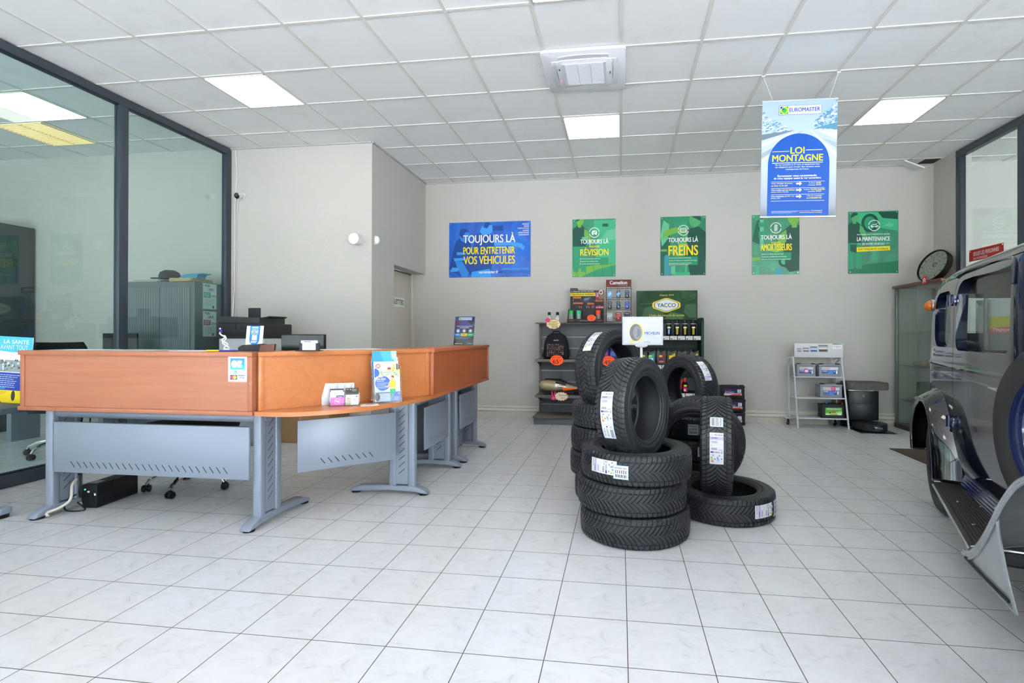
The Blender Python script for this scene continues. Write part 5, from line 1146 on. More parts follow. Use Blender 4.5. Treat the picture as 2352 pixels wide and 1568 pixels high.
b = MB(); b.box(-.245, .235, -.10, -.095, 0, .045, KK); b.box(-.245, .235, -.10, .115, 0, .006, KK); b.prism([(-.10, 0), (.12, 0), (.12, .19), (.03, .17), (-.06, .05), (-.10, .045)], -.245, -.241, 'x', KK); b.prism([(-.10, 0), (.12, 0), (.12, .19), (.03, .17), (-.06, .05), (-.10, .045)], .231, .235, 'x', KK); b.box(-.24, .23, .05, .054, .006, .17, M('#211f22', .4))
b.M = face_y(-.245, -.1, 0); b.text('www.warmup-eu.com', .165, .012, .315, .024, 1, M('#c9c7cc', .4)); b.text('WARM UP', .02, .012, .08, .024, 1, M('#c0392b', .4), True); b.text('WARM UP', .40, .012, .46, .024, 1, M('#c0392b', .4), True); b.build('tray', t)
for i, (x, top, lab) in enumerate(((-.200, '#29a34a', 'grey spray can with green top, leftmost in the black display'), (-.095, '#35b57c', 'pale green spray can standing second in the black display'), (.165, '#e8481f', 'orange and grey spray can at the right of the black display'))):
    c = thing('spray_can', lab, 'spray can', (-.455+x, 6.86, 1.348), 0, 'spray cans in the black display')
    b = MB(); b.lathe([(0, 0), (.031, 0), (.033, .006), (.033, .10), (0, .10)], M(('#8f958f', '#8fb5a6', '#8a8683')[i], .35, .3), 20); b.M = face_y(-.02, -.034, .02); b.scrawl(0, 0, .04, .07, 5, 1, M('#3b413d', .4), .4, i); b.build('body', c)
    b = MB(); b.lathe([(.033, .10), (.033, .145), (.028, .155), (0, .155)], M(top, .4), 20); b.build('cap', c)
burst('price_tag', 'small orange price tag in front of the black display reading 50', -.375, 6.79, 1.400, .058, OR, 12, .06, lambda b: (b.text('50', -.02, -.03, .02, .0, 2, M('#7a1f14', .6)), b.scrawl(-.035, .008, .035, .03, 2, 2, M('#a3341c', .6), .3)), .042)
t = thing('battery_rack', 'wire rack of blister packs with a brown Camelion header on the grey shelving', 'rack', (-.02, 6.93, 1.3415))
BR = M('#5a2318', .4); WIRE = M('#22201f', .4, .4)
b = MB(); b.box(-.168, .168, -.003, .003, .478, .575, BR); b.M = face_y(-.168, -.003, .478); b.text('Camelion', .05, .035, .28, .082, 1, WH, True); b.rect(.01, .022, .145, .026, 1, M('#b5271f', .4)); b.text('for more energy', .165, .012, .285, .026, 1, M('#c9b5ae', .4)); b.build('header', t)
b = MB()
for x in (-.165, .165): b.cyl((x, 0, 0), (x, 0, .48), .0035, WIRE, 8)
for z in (.455, .335, .31, .195, .172, .06): b.cyl((-.165, 0, z), (.165, 0, z), .003, WIRE, 8)
for x in (-.118, -.002, .112):
    for d in (-.013, .013): b.cyl((x+d, 0, 0), (x+d, 0, .475), .002, WIRE, 6)
for x in (-.165, .165): b.cyl((x, 0, .003), (x, .12, .003), .0035, WIRE, 8)
b.build('wire_frame', t)
PKS = (('#4a93c9', '#9fd0ee'), ('#2b4a6a', '#7fb5dc'), ('#23262b', '#3f5f80'), ('#23262b', '#4a5a6c'), ('#23262b', '#3a5a80'), ('#24348a', '#4d62b5'), ('#8d9499', '#b5babd'), ('#7a1c1f', '#c04a48'), ('#1f2124', '#3d4046'))
for k in range(9):
    i, j = k % 3, k//3; x = (-.118, -.002, .112)[i]; z = (.325, .18, .02)[j]
    lab = ('hanging blister pack in the brown headed rack: %s row, %s' % (('top', 'middle', 'bottom')[j], ('left', 'centre', 'right')[i]))
    c = thing('blister_pack', lab, 'blister pack', (-.02+x, 6.915, 1.3415+z), 0, 'blister packs on the wire rack')
    w_, h_ = (.028, .10) if j < 2 else (.04, .115)
    b = MB(); b.prism(rrect(-w_, 0, w_, h_, .008), -.002, .0, 'y', M(PKS[k][0], .35)); b.M = face_y(-w_, -.002, 0); b.poly([(.006, h_*.35), (2*w_-.006, h_*.5), (2*w_-.006, h_*.8), (.006, h_*.7)], 1, M(PKS[k][1], .35)); b.rect(.012, h_*.84, 2*w_-.012, h_*.88, 1, WH); b.build('card', c)
    b = MB(); b.ball((0, -.004, h_*.3), (.009, .006, .011), M('#d5dadd', .15, .3), 12, 8); b.build('blister', c)
    b = MB(); b.cyl((0, -.006, h_-.01), (0, .012, h_-.005), .002, WIRE, 6); b.build('hook', c)
# goods on the shelves
t = thing('backpack', 'black backpack with a reddish patterned print on the upper grey shelf', 'backpack', (-.848, 6.84, .8505))
BP = M('#15161a', .8)
b = MB(); prof = [(-.165, 0), (.165, 0), (.172, .06), (.155, .22), (.12, .31), (.06, .345), (-.06, .345), (-.12, .31), (-.155, .22), (-.172, .06)]
b.prism(prof, -.09, .09, 'y', BP, .035, 3); b.build('body', t)
b = MB(); b.prism([(-.125, .04), (.11, .03), (.115, .18), (.10, .215), (-.105, .215), (-.125, .18)], -.102, -.088, 'y', M('#1b1b1f', .8), .006)
b.M = face_y(-.12, -.1025, .035); rd = random.Random(11)
for i in range(9):
    for j in range(8): b.rect(.008+.025*i, .006+.021*j, .008+.025*i+rd.uniform(.008, .02), .006+.021*j+rd.uniform(.006, .016), 1, M(rd.choice(('#6a4b48', '#8a6a62', '#4a3638', '#9c8078')), .7))
b.build('front_pocket', t)
b = MB(); b.text if False else None; b.M = face_y(-.03, -.092, .245); b.text('wantic', 0, 0, .07, .018, 1, M('#b9bbc0', .5), True); b.build('logo', t)
b = MB(); b.tube([(-.05, .0, .34), (-.04, 0, .372), (.04, 0, .372), (.05, 0, .34)], .008, BP, 8); b.build('top_handle', t)
for s in (-1, 1): b = MB(); b.tube([(s*.16, -.05, .02), (s*.185, -.03, .05), (s*.17, .05, .12)], .009, M('#2a2b30', .8), 8); b.build('strap', t)
for i, (x, z, h, lab) in enumerate(((-.22, 1.0, .16, 'blue and violet container on the upper grey shelf behind the leaning tyre'), (-.075, 1.0, .13, 'dark blue container beside the violet one on the upper grey shelf'), (-.10, 1.0, .0, ''))):
    if not lab: continue
    t = thing('container', lab, 'container', (x, 6.80, .8505)); b = MB(); b.prism(rrect(-.075+.02*i, -.07, .075-.02*i, .07, .02), 0, .20+h*.6, 'z', M(('#3a3f9e', '#27347f')[i], .4), .012); b.box(-.05, .05, -.0725, -.07, .05, .11, M(('#c02a7a', '#4a62b5')[i], .4)); b.build('body', t)
    b = MB(); b.lathe([(.03, .20+h*.6), (.03, .22+h*.6), (0, .225+h*.6)], M('#1d2a6e', .4), 18); b.build('lid', t)
t = thing('blue_bag', 'bright blue folded bag lying on top of the containers on the upper shelf', 'bag', (-.16, 6.86, 1.155)); b = MB(); b.prism([(-.15, 0), (.13, 0), (.14, .05), (.06, .085), (-.10, .075), (-.16, .03)], -.05, .06, 'y', M('#24329a', .55), .02, 3); b.build('cloth', t)
t = thing('headlight', 'yellowed car headlight with an orange indicator on the lower grey shelf', 'headlight', (-.80, 6.80, .3785))
def hl(u, v, sc=1., dz=0.):   # almond shaped lens
    a = PI*v; L = -.27+.54*u; w = (max(0., math.sin(PI*min(1., (u*.985+.004)**.62)))**.7)
    return (L, -.10*w*math.sin(a)*sc-.02, .03+.085*w*(1-.35*u)*math.cos(a)*sc+.10-.04*u+dz)
b = MB(); b.grid(lambda u, v: hl(u, v), 24, 12, speckle('yellowed_lens', '#b9a884', '#8f7f60', 8, .15, 0., 0., 1.)); b.build('lens', t)
b = MB(); b.grid(lambda u, v: hl(.60+.38*u, .52+.42*v, 1.06), 10, 8, M('#ff7a1a', .2, emit=.12)); b.build('indicator_lens', t)
b = MB(); b.grid(lambda u, v: hl(.42+.25*u, .12+.4*v, 1.04), 8, 8, M('#b5b2aa', .12, .9)); b.build('reflector', t)
b = MB(); b.prism([(-.27, .10), (-.1, .04), (.25, .02), (.27, .07), (.0, .20), (-.2, .20)], -.025, .12, 'y', M('#1d1c1b', .6), .01); b.box(-.2, .2, -.04, .1, 0, .05, M('#1d1c1b', .6), .008); b.build('housing', t)
# ================================================================ green oil shelving
MGR = M('#16342a', .4); MGR2 = M('#1f4a2c', .35)
t = thing('oil_shelving', 'dark green metal shelving with a YACCO header board against the back wall', 'shelving', (0, 0, 0))
for x in (.205, 1.03):
    b = MB(); b.prism([(6.72, 0), (7.14, 0), (7.14, 1.40), (6.80, 1.40)] + arc(6.78, 1.34, .06, PI/2, PI, 5)[1:] + [(6.72, 1.30)], x, x+.03, 'x', MGR, .003); b.build('side_frame', t)
b = MB(); b.box(.235, 1.03, 7.10, 7.12, .05, 1.385, M('#54605e', .5)); b.build('back_board', t)
for z in (1.165, .79, .43, .06):
    b = MB(); b.box(.235, 1.03, 6.74, 7.10, z-.02, z, MGR, .002); b.box(.235, 1.03, 6.735, 6.742, z-.055, z+.002, MGR)
    for i in range(14): b.disc if False else None
    b.build('shelf', t)
    if z > .3:
        b = MB(); b.M = face_y(.235, 6.735, z-.055)
        for i in range(8):
            u = .012+.098*i
            if z < .5 or i % 3 != 9: b.rect(u, .003, u+.088, .052, 1, M('#dfe1e0', .4)); b.rect(u+.008, .012, u+.03, .022, 2, M('#33373b', .4)); b.rect(u+.05, .014, u+.06, .02, 2, M('#c0564a', .4)); b.scrawl(u+.035, .03, u+.08, .042, 1, 2, M('#8d9298', .4), .4)
        b.build('price_strip', t)
        b = MB(); b.box(.235, 1.03, 7.085, 7.10, z+.17, z+.215, MGR)
        b.M = face_y(.235, 7.085, z+.17)
        for i in range(26): b.disc(.03+.03*i, .022, .006, 1, M('#3d4f4a', .5), 8)
        b.build('perforated_rail', t)
hm = NT('green_header_print'); n_ = hm.noise(hm.scaled(hm.obj(), (2, 2, 3)), 2.4, 4, .6, 1.); hm.l(hm.ramp(n_.outputs[0], [(.3, '#12331a'), (.55, '#194223'), (.75, '#2c5a35')]), hm.b.inputs['Base Color']); hm.b.inputs['Roughness'].default_value = .45; hm.b.inputs['Specular IOR Level'].default_value = .2
b = MB(); b.box(.219, 1.018, 7.00, 7.012, 1.385, 1.770, hm.m); b.box(.219, .232, 6.995, 7.0, 1.385, 1.77, MGR); b.box(1.005, 1.018, 6.995, 7.0, 1.385, 1.77, MGR)
b.M = face_y(.219, 7.0, 1.385); b.poly([(.06, .0), (.11, .16), (.25, .19), (.36, .09), (.34, 0)], 1, M('#2f5a38', .4)); b.poly([(.62, .1), (.64, .2), (.78, .21), (.785, .02), (.70, .02)], 1, M('#2d5636', .4)); b.poly([(.36, 0), (.45, .10), (.60, .07), (.62, 0)], 1, M('#3a6636', .4)); b.line([(.05, .205), (.2, .215), (.3, .205)], .003, 1, M('#5d8a64', .4))
cx_, cy_ = .395, .19
hexa = lambda k: rrect(0, 0, 1, 1, .1) and [(cx_-.175*k, cy_+.022*k), (cx_-.16*k, cy_+.04*k), (cx_-.02*k, cy_+.09*k), (cx_+.02*k, cy_+.09*k), (cx_+.16*k, cy_+.04*k), (cx_+.175*k, cy_+.022*k), (cx_+.175*k, cy_-.022*k), (cx_+.16*k, cy_-.04*k), (cx_+.02*k, cy_-.09*k), (cx_-.02*k, cy_-.09*k), (cx_-.16*k, cy_-.04*k), (cx_-.175*k, cy_-.022*k)]
b.poly(hexa(1.05), 2, M('#e6cf1e', .35)); b.poly(hexa(.92), 3, M('#1b4a2a', .35)); b.poly(hexa(.86), 4, M('#dfe4e6', .35)); b.text('YACCO', cx_-.122, cy_-.026, cx_+.122, cy_+.026, 5, M('#1f3a2a', .4), True)
b.text('Depuis 1919', .31, .31, .49, .335, 2, M('#d9c41e', .35), True); b.text('L\'huile des records du monde', .17, .042, .63, .07, 2, M('#c6b62a', .35), True); b.build('header_board', t)
BK = M('#141518', .3); YL = M('#e0d23a', .35)
def can(x, z, lab, c1, c2):
    c = thing('spray_can', lab, 'spray can', (x, 6.80, z), 0, 'aerosol cans on the green shelving'); b = MB()
    b.lathe([(0, 0), (.034, 0), (.036, .005), (.036, .135), (.030, .15), (0, .15)], BK, 20); b.M = face_y(-.026, -.0345, .0); b.bend = lambda u, v, n: ((u-.026), -math.sqrt(max(0, .0368**2-(u-.026)**2))-n+.0345, v) if False else (u, v, n+.0028-.0368*0); b.bend = None
    b.poly(rrect(.004, .095, .048, .118, .010), 4, YL); b.poly(rrect(.008, .099, .044, .114, .008), 5, M('#cfe0d0', .35)); b.rect(.014, .02, .036, .088, 4, M(c1, .35)); b.rect(.020, .03, .028, .08, 5, M(c2, .35)); b.build('body', c)
    b = MB(); b.lathe([(.030, .15), (.034, .152), (.034, .158), (.028, .160), (.028, .205), (.024, .21), (0, .21)], BK, 20, mf=lambda i: M('#c9cbc9', .4) if i < 2 else BK); b.build('cap', c)
def px6(px): return (px-1423)*.00552-.008
for i, (px, c1, c2, w_) in enumerate(((1538, '#2c7fd0', '#e3e8ee', 'blue'), (1557, '#d9bf1e', '#2a2a1c', 'yellow'), (1575, '#d9bf1e', '#1c1c14', 'yellow'), (1594, '#d9bf1e', '#33301c', 'yellow'))):
    can(px6(px), 1.1655, 'black aerosol with %s label on the top green shelf, %s from the spray bottle' % (w_, ('first', 'second', 'third', 'fourth')[i]), c1, c2)
t = thing('spray_bottle', 'clear trigger spray bottle with white head on the top green shelf', 'spray bottle', (px6(1517), 6.81, 1.1655))
b = MB(); b.lathe([(0, 0), (.036, 0), (.04, .01), (.038, .07), (.02, .12), (.013, .135), (.013, .15), (0, .15)], M('#9fa39a', .2), 20); b.M = face_y(-.025, -.042, 0); b.poly(rrect(.004, .055, .046, .078, .01), 2, YL); b.rect(.0, .008, .05, .052, 1, BK); b.rect(.018, .008, .034, .052, 2, M('#d9c82c', .35)); b.build('body', t)
b = MB(); b.prism([(-.02, .15), (.02, .15), (.025, .19), (.045, .205), (.03, .215), (-.055, .215), (-.055, .195), (-.03, .19)], -.012, .012, 'y', MWHITE, .004); b.prism([(-.03, .19), (-.02, .19), (-.035, .14), (-.045, .145)], -.006, .006, 'y', MWHITE); b.build('trigger_head', t)
def jerry(x, z, lab, c1, c2):
    c = thing('oil_bottle', lab, 'oil bottle', (x, 6.83, z), 0, 'oil cans on the green shelving'); b = MB()
    b.prism([(-.058, 0), (.058, 0), (.060, .14), (.055, .185), (.035, .185), (.0, .155), (-.02, .150), (-.022, .175), (-.056, .175), (-.060, .14)], -.045, .045, 'y', M('#4c4d4a', .4), .006)
    b.M = face_y(-.058, -.046, 0); b.poly([(.022, .02), (.10, .02), (.10, .155), (.06, .125), (.022, .118)], 1, M(c1, .35)); b.poly(rrect(.028, .10, .07, .122, .01), 2, YL); b.rect(.03, .055, .085, .085, 2, M(c2, .35)); b.scrawl(.03, .03, .09, .05, 2, 2, M('#e4e8ea', .4), .35); b.build('body', c)
    b = MB(); b.lathe([(.018, .174), (.018, .195), (0, .197)], M('#3a3b39', .4), 16, c=(-.039, 0, 0)); b.build('cap', c)
for i, (px, c1, c2, w_) in enumerate(((1481, '#4f5450', '#777', 'plain grey'), (1497, '#2fa3ae', '#bfe4e8', 'turquoise'), (1521, '#8a3540', '#33416e', 'red and blue'), (1545, '#d9b81e', '#f0e6a0', 'yellow'), (1569, '#3c4436', '#a9b53a', 'dark green'), (1597, '#cdb62a', '#dfe0c0', 'pale yellow'))):
    jerry(px6(px), .7905, 'grey oil can with %s label on the middle green shelf' % w_, c1, c2 if len(c2) == 7 else '#777777')
def red_bottle(px, lab, pour):
    c = thing('oil_bottle', lab, 'oil bottle', (px6(px), 6.82, .4305), 0, 'red capped bottles on the green shelving'); b = MB()
    b.lathe([(0, 0), (.036, 0), (.038, .006), (.038, .115), (.018, .14), (0, .14)], BK, 18); b.M = face_y(-.026, -.040, 0); b.poly(rrect(.006, .08, .046, .102, .01), 1, YL); b.poly([(.0, .02), (.052, .01), (.052, .07), (.0, .075)], 1, M('#c0265a' if pour else '#c02a35', .35)); b.rect(.01, .02, .03, .05, 2, WH); b.build('body', c)
    b = MB(); b.lathe([(.02, .14), (.022, .17), (.012, .19), (0, .19)], M('#c01f28', .4), 16)
    if pour: b.prism([(-.02, .16), (-.09, .165), (-.085, .15), (-.055, .05), (-.035, .05), (-.04, .14), (-.015, .14)], -.012, .012, 'y', M('#b01c24', .4), .004)
    b.build('cap', c)
red_bottle(1545, 'black bottle with plain red cap on the lower green shelf, through the upright tyre', False)
red_bottle(1576, 'black bottle with red spout and handle on the lower green shelf', True)
# ================================================================ batteries
def battery(name, label, loc, w, h, dpt, body, group, art, rz=0):
    t = thing(name, label, 'car battery', loc, rz, group)
    b = MB(); b.box(-w/2+.004, w/2-.004, -dpt/2+.004, dpt/2-.004, 0, h*.80, body, .006)
    for k in range(3): b.box(-w/2+.002, w/2-.002, -dpt/2+.002, dpt/2-.002, .012+.011*k, .018+.011*k, body)
    b.build('case', t)
    b = MB(); b.box(-w/2, w/2, -dpt/2, dpt/2, h*.80, h*.93, body, .005); b.build('lid', t)
    b = MB()
    for s in (-1, 1): b.box(s*w*.46, s*w*.30, -dpt*.48, -dpt*.15, h*.93, h, M('#191a1c', .5), .004)
    b.box(-w*.25, w*.25, -dpt*.3, dpt*.3, h*.93, h*.97, body, .004); b.build('terminal_cover', t)
    b = MB(); b.M = face_y(-w*.36, -dpt/2+.0035, h*.20); art(b, w*.72, h*.52); b.build('label', t); return t
def art_stack(b, w, h):
    b.rect(0, 0, w, h, 1, M('#20275a', .35)); b.rect(0, 0, w, h*.36, 2, M('#d9cfd2', .35)); b.poly([(w*.3, h*.06), (w*.95, h*.06), (w*.95, h*.28), (w*.5, h*.24)], 3, M('#c0403a', .35)); b.text('POWER', w*.06, h*.62, w*.45, h*.85, 3, M('#a33a5a', .35), True); b.text('START', w*.06, h*.42, w*.6, h*.58, 3, WH, True); b.rect(w*.76, h*.45, w*.97, h*.92, 3, WH); b.scrawl(w*.78, h*.5, w*.95, h*.88, 4, 4, M('#4d5258', .4), .5)
MB1 = M('#1a1b1f', .45)
for k, lab in enumerate(('black car battery at the bottom of the stack by the back wall', 'black car battery in the middle of the stack by the back wall', 'black car battery on top of the stack by the back wall')):
    battery('car_battery', lab, (1.468+(0, .003, -.006)[k], 7.03, .1745*k), .305, .174, .17, MB1, 'stacked black car batteries', art_stack)
t = thing('battery_stand', 'white metal battery rack on castors with a printed header against the back wall', 'rack', (0, 0, 0))
MRK = M('#c9cdd2', .35)
for x0, x1 in ((2.215, 2.235), (2.80, 2.838)):
    b = MB(); b.cyl((x0, 6.97, .895), (x1, 6.845, .0), .0115, MRK, 12); b.build('front_leg', t)
    b = MB(); b.cyl((x0, 6.985, .895), (x0-.02, 7.11, .80), .009, MRK, 10); b.cyl((x0-.01, 7.12, .80), (x0+.0, 7.12, .06), .0115, MRK, 12); b.build('rear_leg', t)
    b = MB(); b.cyl((x0+.0, 6.97, .893), (x0-.05, 7.09, .868), .010, MRK, 10); b.build('arm', t)
for x in (2.19, 2.77):
    b = MB(); b.box(x-.03, x+.07, 7.06, 7.14, .085, .10, MRK, .002); b.lathe([(0, -.012), (.035, -.012), (.04, -.006), (.04, .006), (.035, .012), (0, .012)], MBLK, 22, c=(x, 7.10, .04), axis='x'); b.lathe([(0, -.013), (.012, -.014), (0, -.015)], MRK, 12, c=(x, 7.10, .04), axis='x'); b.box(x-.018, x-.014, 7.085, 7.115, .04, .09, MRK); b.build('castor', t)
for z, d in ((.643, .02), (.377, .055), (.124, .09)):
    b = MB(); b.box(2.225+d*.05, 2.822+d*.2, 6.955-d, 7.125, z-.008, z, MRK, .002); b.box(2.225+d*.05, 2.822+d*.2, 6.952-d, 6.958-d, z-.008, z+.006, MRK); b.build('shelf', t)
b = MB()
for k in range(2):
    for a in (2.29, 2.44): b.tube([(a, 7.11, .377-.253*k), (a, 7.11, .50-.253*k)], .0018, MRK, 6)
    b.tube([(2.29, 7.11, .50-.253*k), (2.44, 7.11, .50-.253*k)], .0018, MRK, 6); b.tube([(2.35, 7.115, .377-.253*k+.253), (2.36, 7.115, .20-.253*k+.253)], .0018, MRK, 6)
b.build('wire_divider', t)
b = MB(); b.box(2.226, 2.814, 6.955, 6.967, .893, 1.072, M('#d3d5d8', .3), .003); b.M = face_y(2.226, 6.955, .893)
b.rect(.462, .11, .572, .175, 1, WH)
for i, c_ in enumerate(('#b3202c', '#6a2a6a', '#2a4a9a', '#2a93b5', '#2a9a55')): b.rect(.462+.022*i, .165, .484+.022*i, .175, 2, M(c_, .35))
b.ring(.482, .142, .006, .009, 2, M('#5a5f66', .4)); b.text('BOSCH', .50, .135, .56, .149, 2, M('#c0242c', .4), True); b.scrawl(.50, .122, .56, .129, 1, 2, M('#7d838a', .4), .5)
for i, (u, w_, h_, c_) in enumerate(((.03, .055, .038, '#39405e'), (.10, .08, .045, '#5a3040'), (.19, .09, .058, '#2a4a9a'), (.29, .115, .075, '#4a2f28'))):
    b.rect(u, .068, u+w_, .068+h_, 1, M('#aab0b8', .35)); b.rect(u+.008, .075, u+w_-.004, .068+h_*.45, 2, M(c_, .35)); b.rect(u+.008, .068+h_*.5, u+w_-.004, .068+h_*.75, 2, M('#e2d9d2', .35)); b.poly([(u-.004, .068+h_), (u+w_+.002, .068+h_), (u+w_-.006, .068+h_*1.22), (u+.006, .068+h_*1.22)], 2, M('#6a7078', .35) if i != 2 else M('#3a55a0', .35))
b.build('header_panel', t)
MGB = M('#8d949c', .45)
def art_bosch(sticker_):
    def d(b, w, h):
        b.rect(0, 0, w, h, 1, M('#24418a', .35)); b.rect(0, h*.62, w, h, 2, M('#d5d8dd', .35)); b.text('BOSCH', w*.17, h*.72, w*.5, h*.9, 3, M('#c0242c', .35), True); b.ring(w*.09, h*.81, h*.06, h*.1, 3, M('#5a5f66', .4), 14); b.text('POWER', w*.04, h*.34, w*.33, h*.54, 3, WH, True); b.poly([(w*.4, h*.05), (w*.7, h*.05), (w*.7, h*.58), (w*.36, h*.58)], 2, M('#2f7fd0', .35)); b.rect(w*.87, h*.08, w*.97, h*.54, 3, WH); b.disc(w*.78, h*.42, h*.1, 3, M('#9fb5dc', .35)); b.scrawl(w*.04, h*.1, w*.5, h*.2, 1, 3, M('#b5c3e2', .35), .5)
        if sticker_ == 1: b.rect(w*.36, h*.15, w*.64, h*.75, 5, M('#c02a5a', .35)); b.rect(w*.38, h*.28, w*.62, h*.62, 6, WH)
        if sticker_ == 2: b.rect(w*.5, h*.5, w*.76, h*1.22, 5, M('#c0266a', .35)); b.scrawl(w*.53, h*.6, w*.72, h*1.1, 3, 6, M('#e4c0d2', .35), .4)
    return d
def art_green(b, w, h):
    b.rect(0, 0, w, h, 1, M('#5aa83a', .35)); b.poly([(0, h*.3), (w, h*.55), (w, h*.2), (0, 0)], 2, M('#a9cf6a', .35)); b.text('DEMARRE TRES FORT', w*.08, h*.76, w*.92, h*.92, 3, WH, True); b.rect(w*.38, h*.34, w*.62, h*.52, 3, M('#c83a2a', .35)); b.poly([(w*.2, h*.35), (w*.28, h*.22), (w*.36, h*.35), (w*.28, h*.48)], 3, M('#2a4a34', .35)); b.rect(w*.72, h*.06, w*.96, h*.3, 3, WH); b.rect(w*.04, h*.06, w*.26, h*.18, 3, WH)
battery('car_battery', 'grey car battery with pink sticker on the upper left of the white rack', (2.375, 7.035, .6435), .232, .172, .15, MGB, 'car batteries on the white rack', art_bosch(1))
battery('car_battery', 'plain grey car battery on the upper right of the white rack', (2.660, 7.035, .6435), .268, .172, .15, MGB, 'car batteries on the white rack', art_bosch(0))
battery('car_battery', 'grey car battery with magenta tag alone on the middle shelf of the white rack', (2.665, 7.015, .3775), .268, .185, .16, MGB, 'car batteries on the white rack', art_bosch(2))
t = battery('car_battery', 'black car battery with green label on the bottom shelf of the white rack', (2.685, 6.99, .1245), .275, .185, .16, M('#2a2d30', .45), 'car batteries on the white rack', art_green)
for x, c_ in ((-.075, '#2a7fd0'), (.115, '#d0282c')): b = MB(); b.cyl((x, -.05, .185), (x, -.05, .198), .012, M(c_, .4), 12); b.build('terminal_cap', t)
# ================================================================ robot vacuum and its station
t = thing('vacuum_station', 'black robot vacuum docking station on a dark mat by the back wall', 'docking station', (3.045, 6.95, 0))
MBK = M('#15181c', .3)
b = MB(); b.box(-.185, .185, -.02, .20, .10, .492, MBK, .02, 3); b.box(-.185, .185, .12, .20, 0, .11, MBK); b.build('body', t)
b = MB(); b.box(-.16, .16, -.0235, -.019, .11, .31, M('#1a1e23', .35), .003); b.build('front_cover', t)
b = MB(); b.box(-.18, .18, -.0225, -.0195, .478, .486, M('#aeb4ba', .1, .9)); b.build('chrome_strip', t)
b = MB(); b.M = face_y(.0, -.0205, .41); b.ring(0, .010, .005, .0075, 1, M('#c3c8cc', .4), 16, -.6, PI+.6); b.ring(0, -.006, .005, .0075, 1, M('#c3c8cc', .4), 16, PI-.6, 2*PI+.6); b.build('emblem', t)
b = MB(); b.prism(rrect(-.175, -.36, .235, .03, .01), .0, .005, 'z', MBK, .002); b.build('ramp_mat', t)
t = thing('cushion', 'grey fabric cushion lying on top of the black docking station', 'cushion', (3.075, 6.99, .4925), .03)
b = MB(); b.prism(rrect(-.235, -.17, .235, .17, .06), 0, .092, 'z', speckle('grey_woven_cloth', '#4d4b48', '#605d59', 220, .9), .022, 3); b.build('pad', t)
b = MB(); b.box(-.0, .07, -.176, -.168, .028, .050, M('#57534d', .9), .003); b.build('strap', t)
t = thing('robot_vacuum', 'flat black robot vacuum parked in its docking station', 'robot vacuum', (3.075, 6.80, .0055))
b = MB(); b.prism([(x, y) for x, y in arc(0, 0, .172, PI, 2*PI, 20)] + [(.172, .12), (.16, .135), (-.16, .135), (-.172, .12)], .012, .092, 'z', M('#1d1f22', .4), .010, 3); b.build('body', t)
b = MB(); b.cyl((0, -.02, .092), (0, -.02, .099), .05, M('#232529', .35), 26); b.build('turret', t)
b = MB(); b.box(-.055, .06, -.176, -.165, .035, .070, M('#0b0d10', .1), .003); b.M = face_y(-.05, -.176, .036); b.disc(.03, .016, .008, 1, M('#5d7fae', .3)); b.rect(.05, .006, .10, .028, 1, M('#3f5675', .3)); b.build('sensor_window', t)
for s in (-1, 1): b = MB(); b.cyl((s*.12-.012, .05, .0125), (s*.12+.012, .05, .0125), .0125, MBLK, 14); b.build('wheel', t)
# ================================================================ glass display cabinet, clock
t = thing('display_cabinet', 'glass display cabinet with brown wooden top in the right back corner', 'display cabinet', (0, 0, 0))
CX0, CX1, CY0, CY1, CT = 3.515, 3.975, 6.16, 7.14, 1.775
MALG = M('#6f7773', .4, .4); MBRN = wood('brown_wood', '#5a3026', '#4a261e', 1)
b = MB(); b.box(CX0-.03, CX1, CY0-.03, CY1+.015, CT, CT+.034, MBRN, .006); b.build('top_board', t)
b = MB(); b.box(CX0-.01, CX1, CY0, CY1, 0, .055, M('#3c3b39', .5), .004); b.build('base', t)
for x, y in ((CX0, CY0), (CX0, CY1-.03), (CX1-.03, CY0), (CX1-.03, CY1-.03)): b = MB(); b.box(x, x+.03, y, y+.03, .055, CT, MALG, .002); b.build('post', t)
b = MB(); b.box(CX0+.005, CX1, CY1-.012, CY1-.004, .06, CT-.005, M('#8d938c', .5)); b.build('back_panel', t)
for y0, y1, x in ((CY0+.03, 6.66, CX0+.006), (6.62, CY1-.03, CX0+.016)): b = MB(); b.box(x, x+.005, y0, y1, .06, CT-.005, MCABG); b.build('sliding_door', t)
b = MB(); b.box(CX0+.03, CX1-.03, CY0+.010, CY0+.015, .06, CT-.005, MCABG); b.build('side_pane', t)
for z in (.36, .80, 1.22): b = MB(); b.box(CX0+.03, CX1-.03, CY0+.03, CY1-.03, z-.006, z, MCABG); b.build('glass_shelf', t)
for i, (y, z, r, c_, lab) in enumerate(((6.95, .3605, .05, '#c9cfca', 'crumpled white paper ball on the low glass shelf of the cabinet'), (6.85, .8005, .04, '#a3705f', 'small reddish trinket on the middle glass shelf of the cabinet'), (6.98, .8005, .045, '#8f8a72', 'small pale trinket on the middle glass shelf of the cabinet'))):
    b = MB(); b.M = Matrix.Translation((3.70, y, z)); rd = random.Random(i); b.ball((0, 0, r*.6), (r, r*1.3, r*.6), M(c_, .7), 10, 7)
    for v_ in b.bm.verts: v_.co += Vector((rd.uniform(-.15, .15), rd.uniform(-.15, .15), rd.uniform(0., .15)))*r*.5
    tag(b.build('ornament', ang=50), lab, 'ornament')
t = thing('wall_clock', 'round black framed clock leaning on top of the display cabinet', 'clock', (0, 0, 0))
n = Vector((-.90, -.22, .38)).normalized(); up = Vector((0, 0, 1)); e1 = up.cross(n).normalized(); e2 = n.cross(e1)
b = MB(); MC = Matrix(((e1.x, e2.x, n.x, 3.80), (e1.y, e2.y, n.y, 6.80), (e1.z, e2.z, n.z, 2.013), (0, 0, 0, 1)))
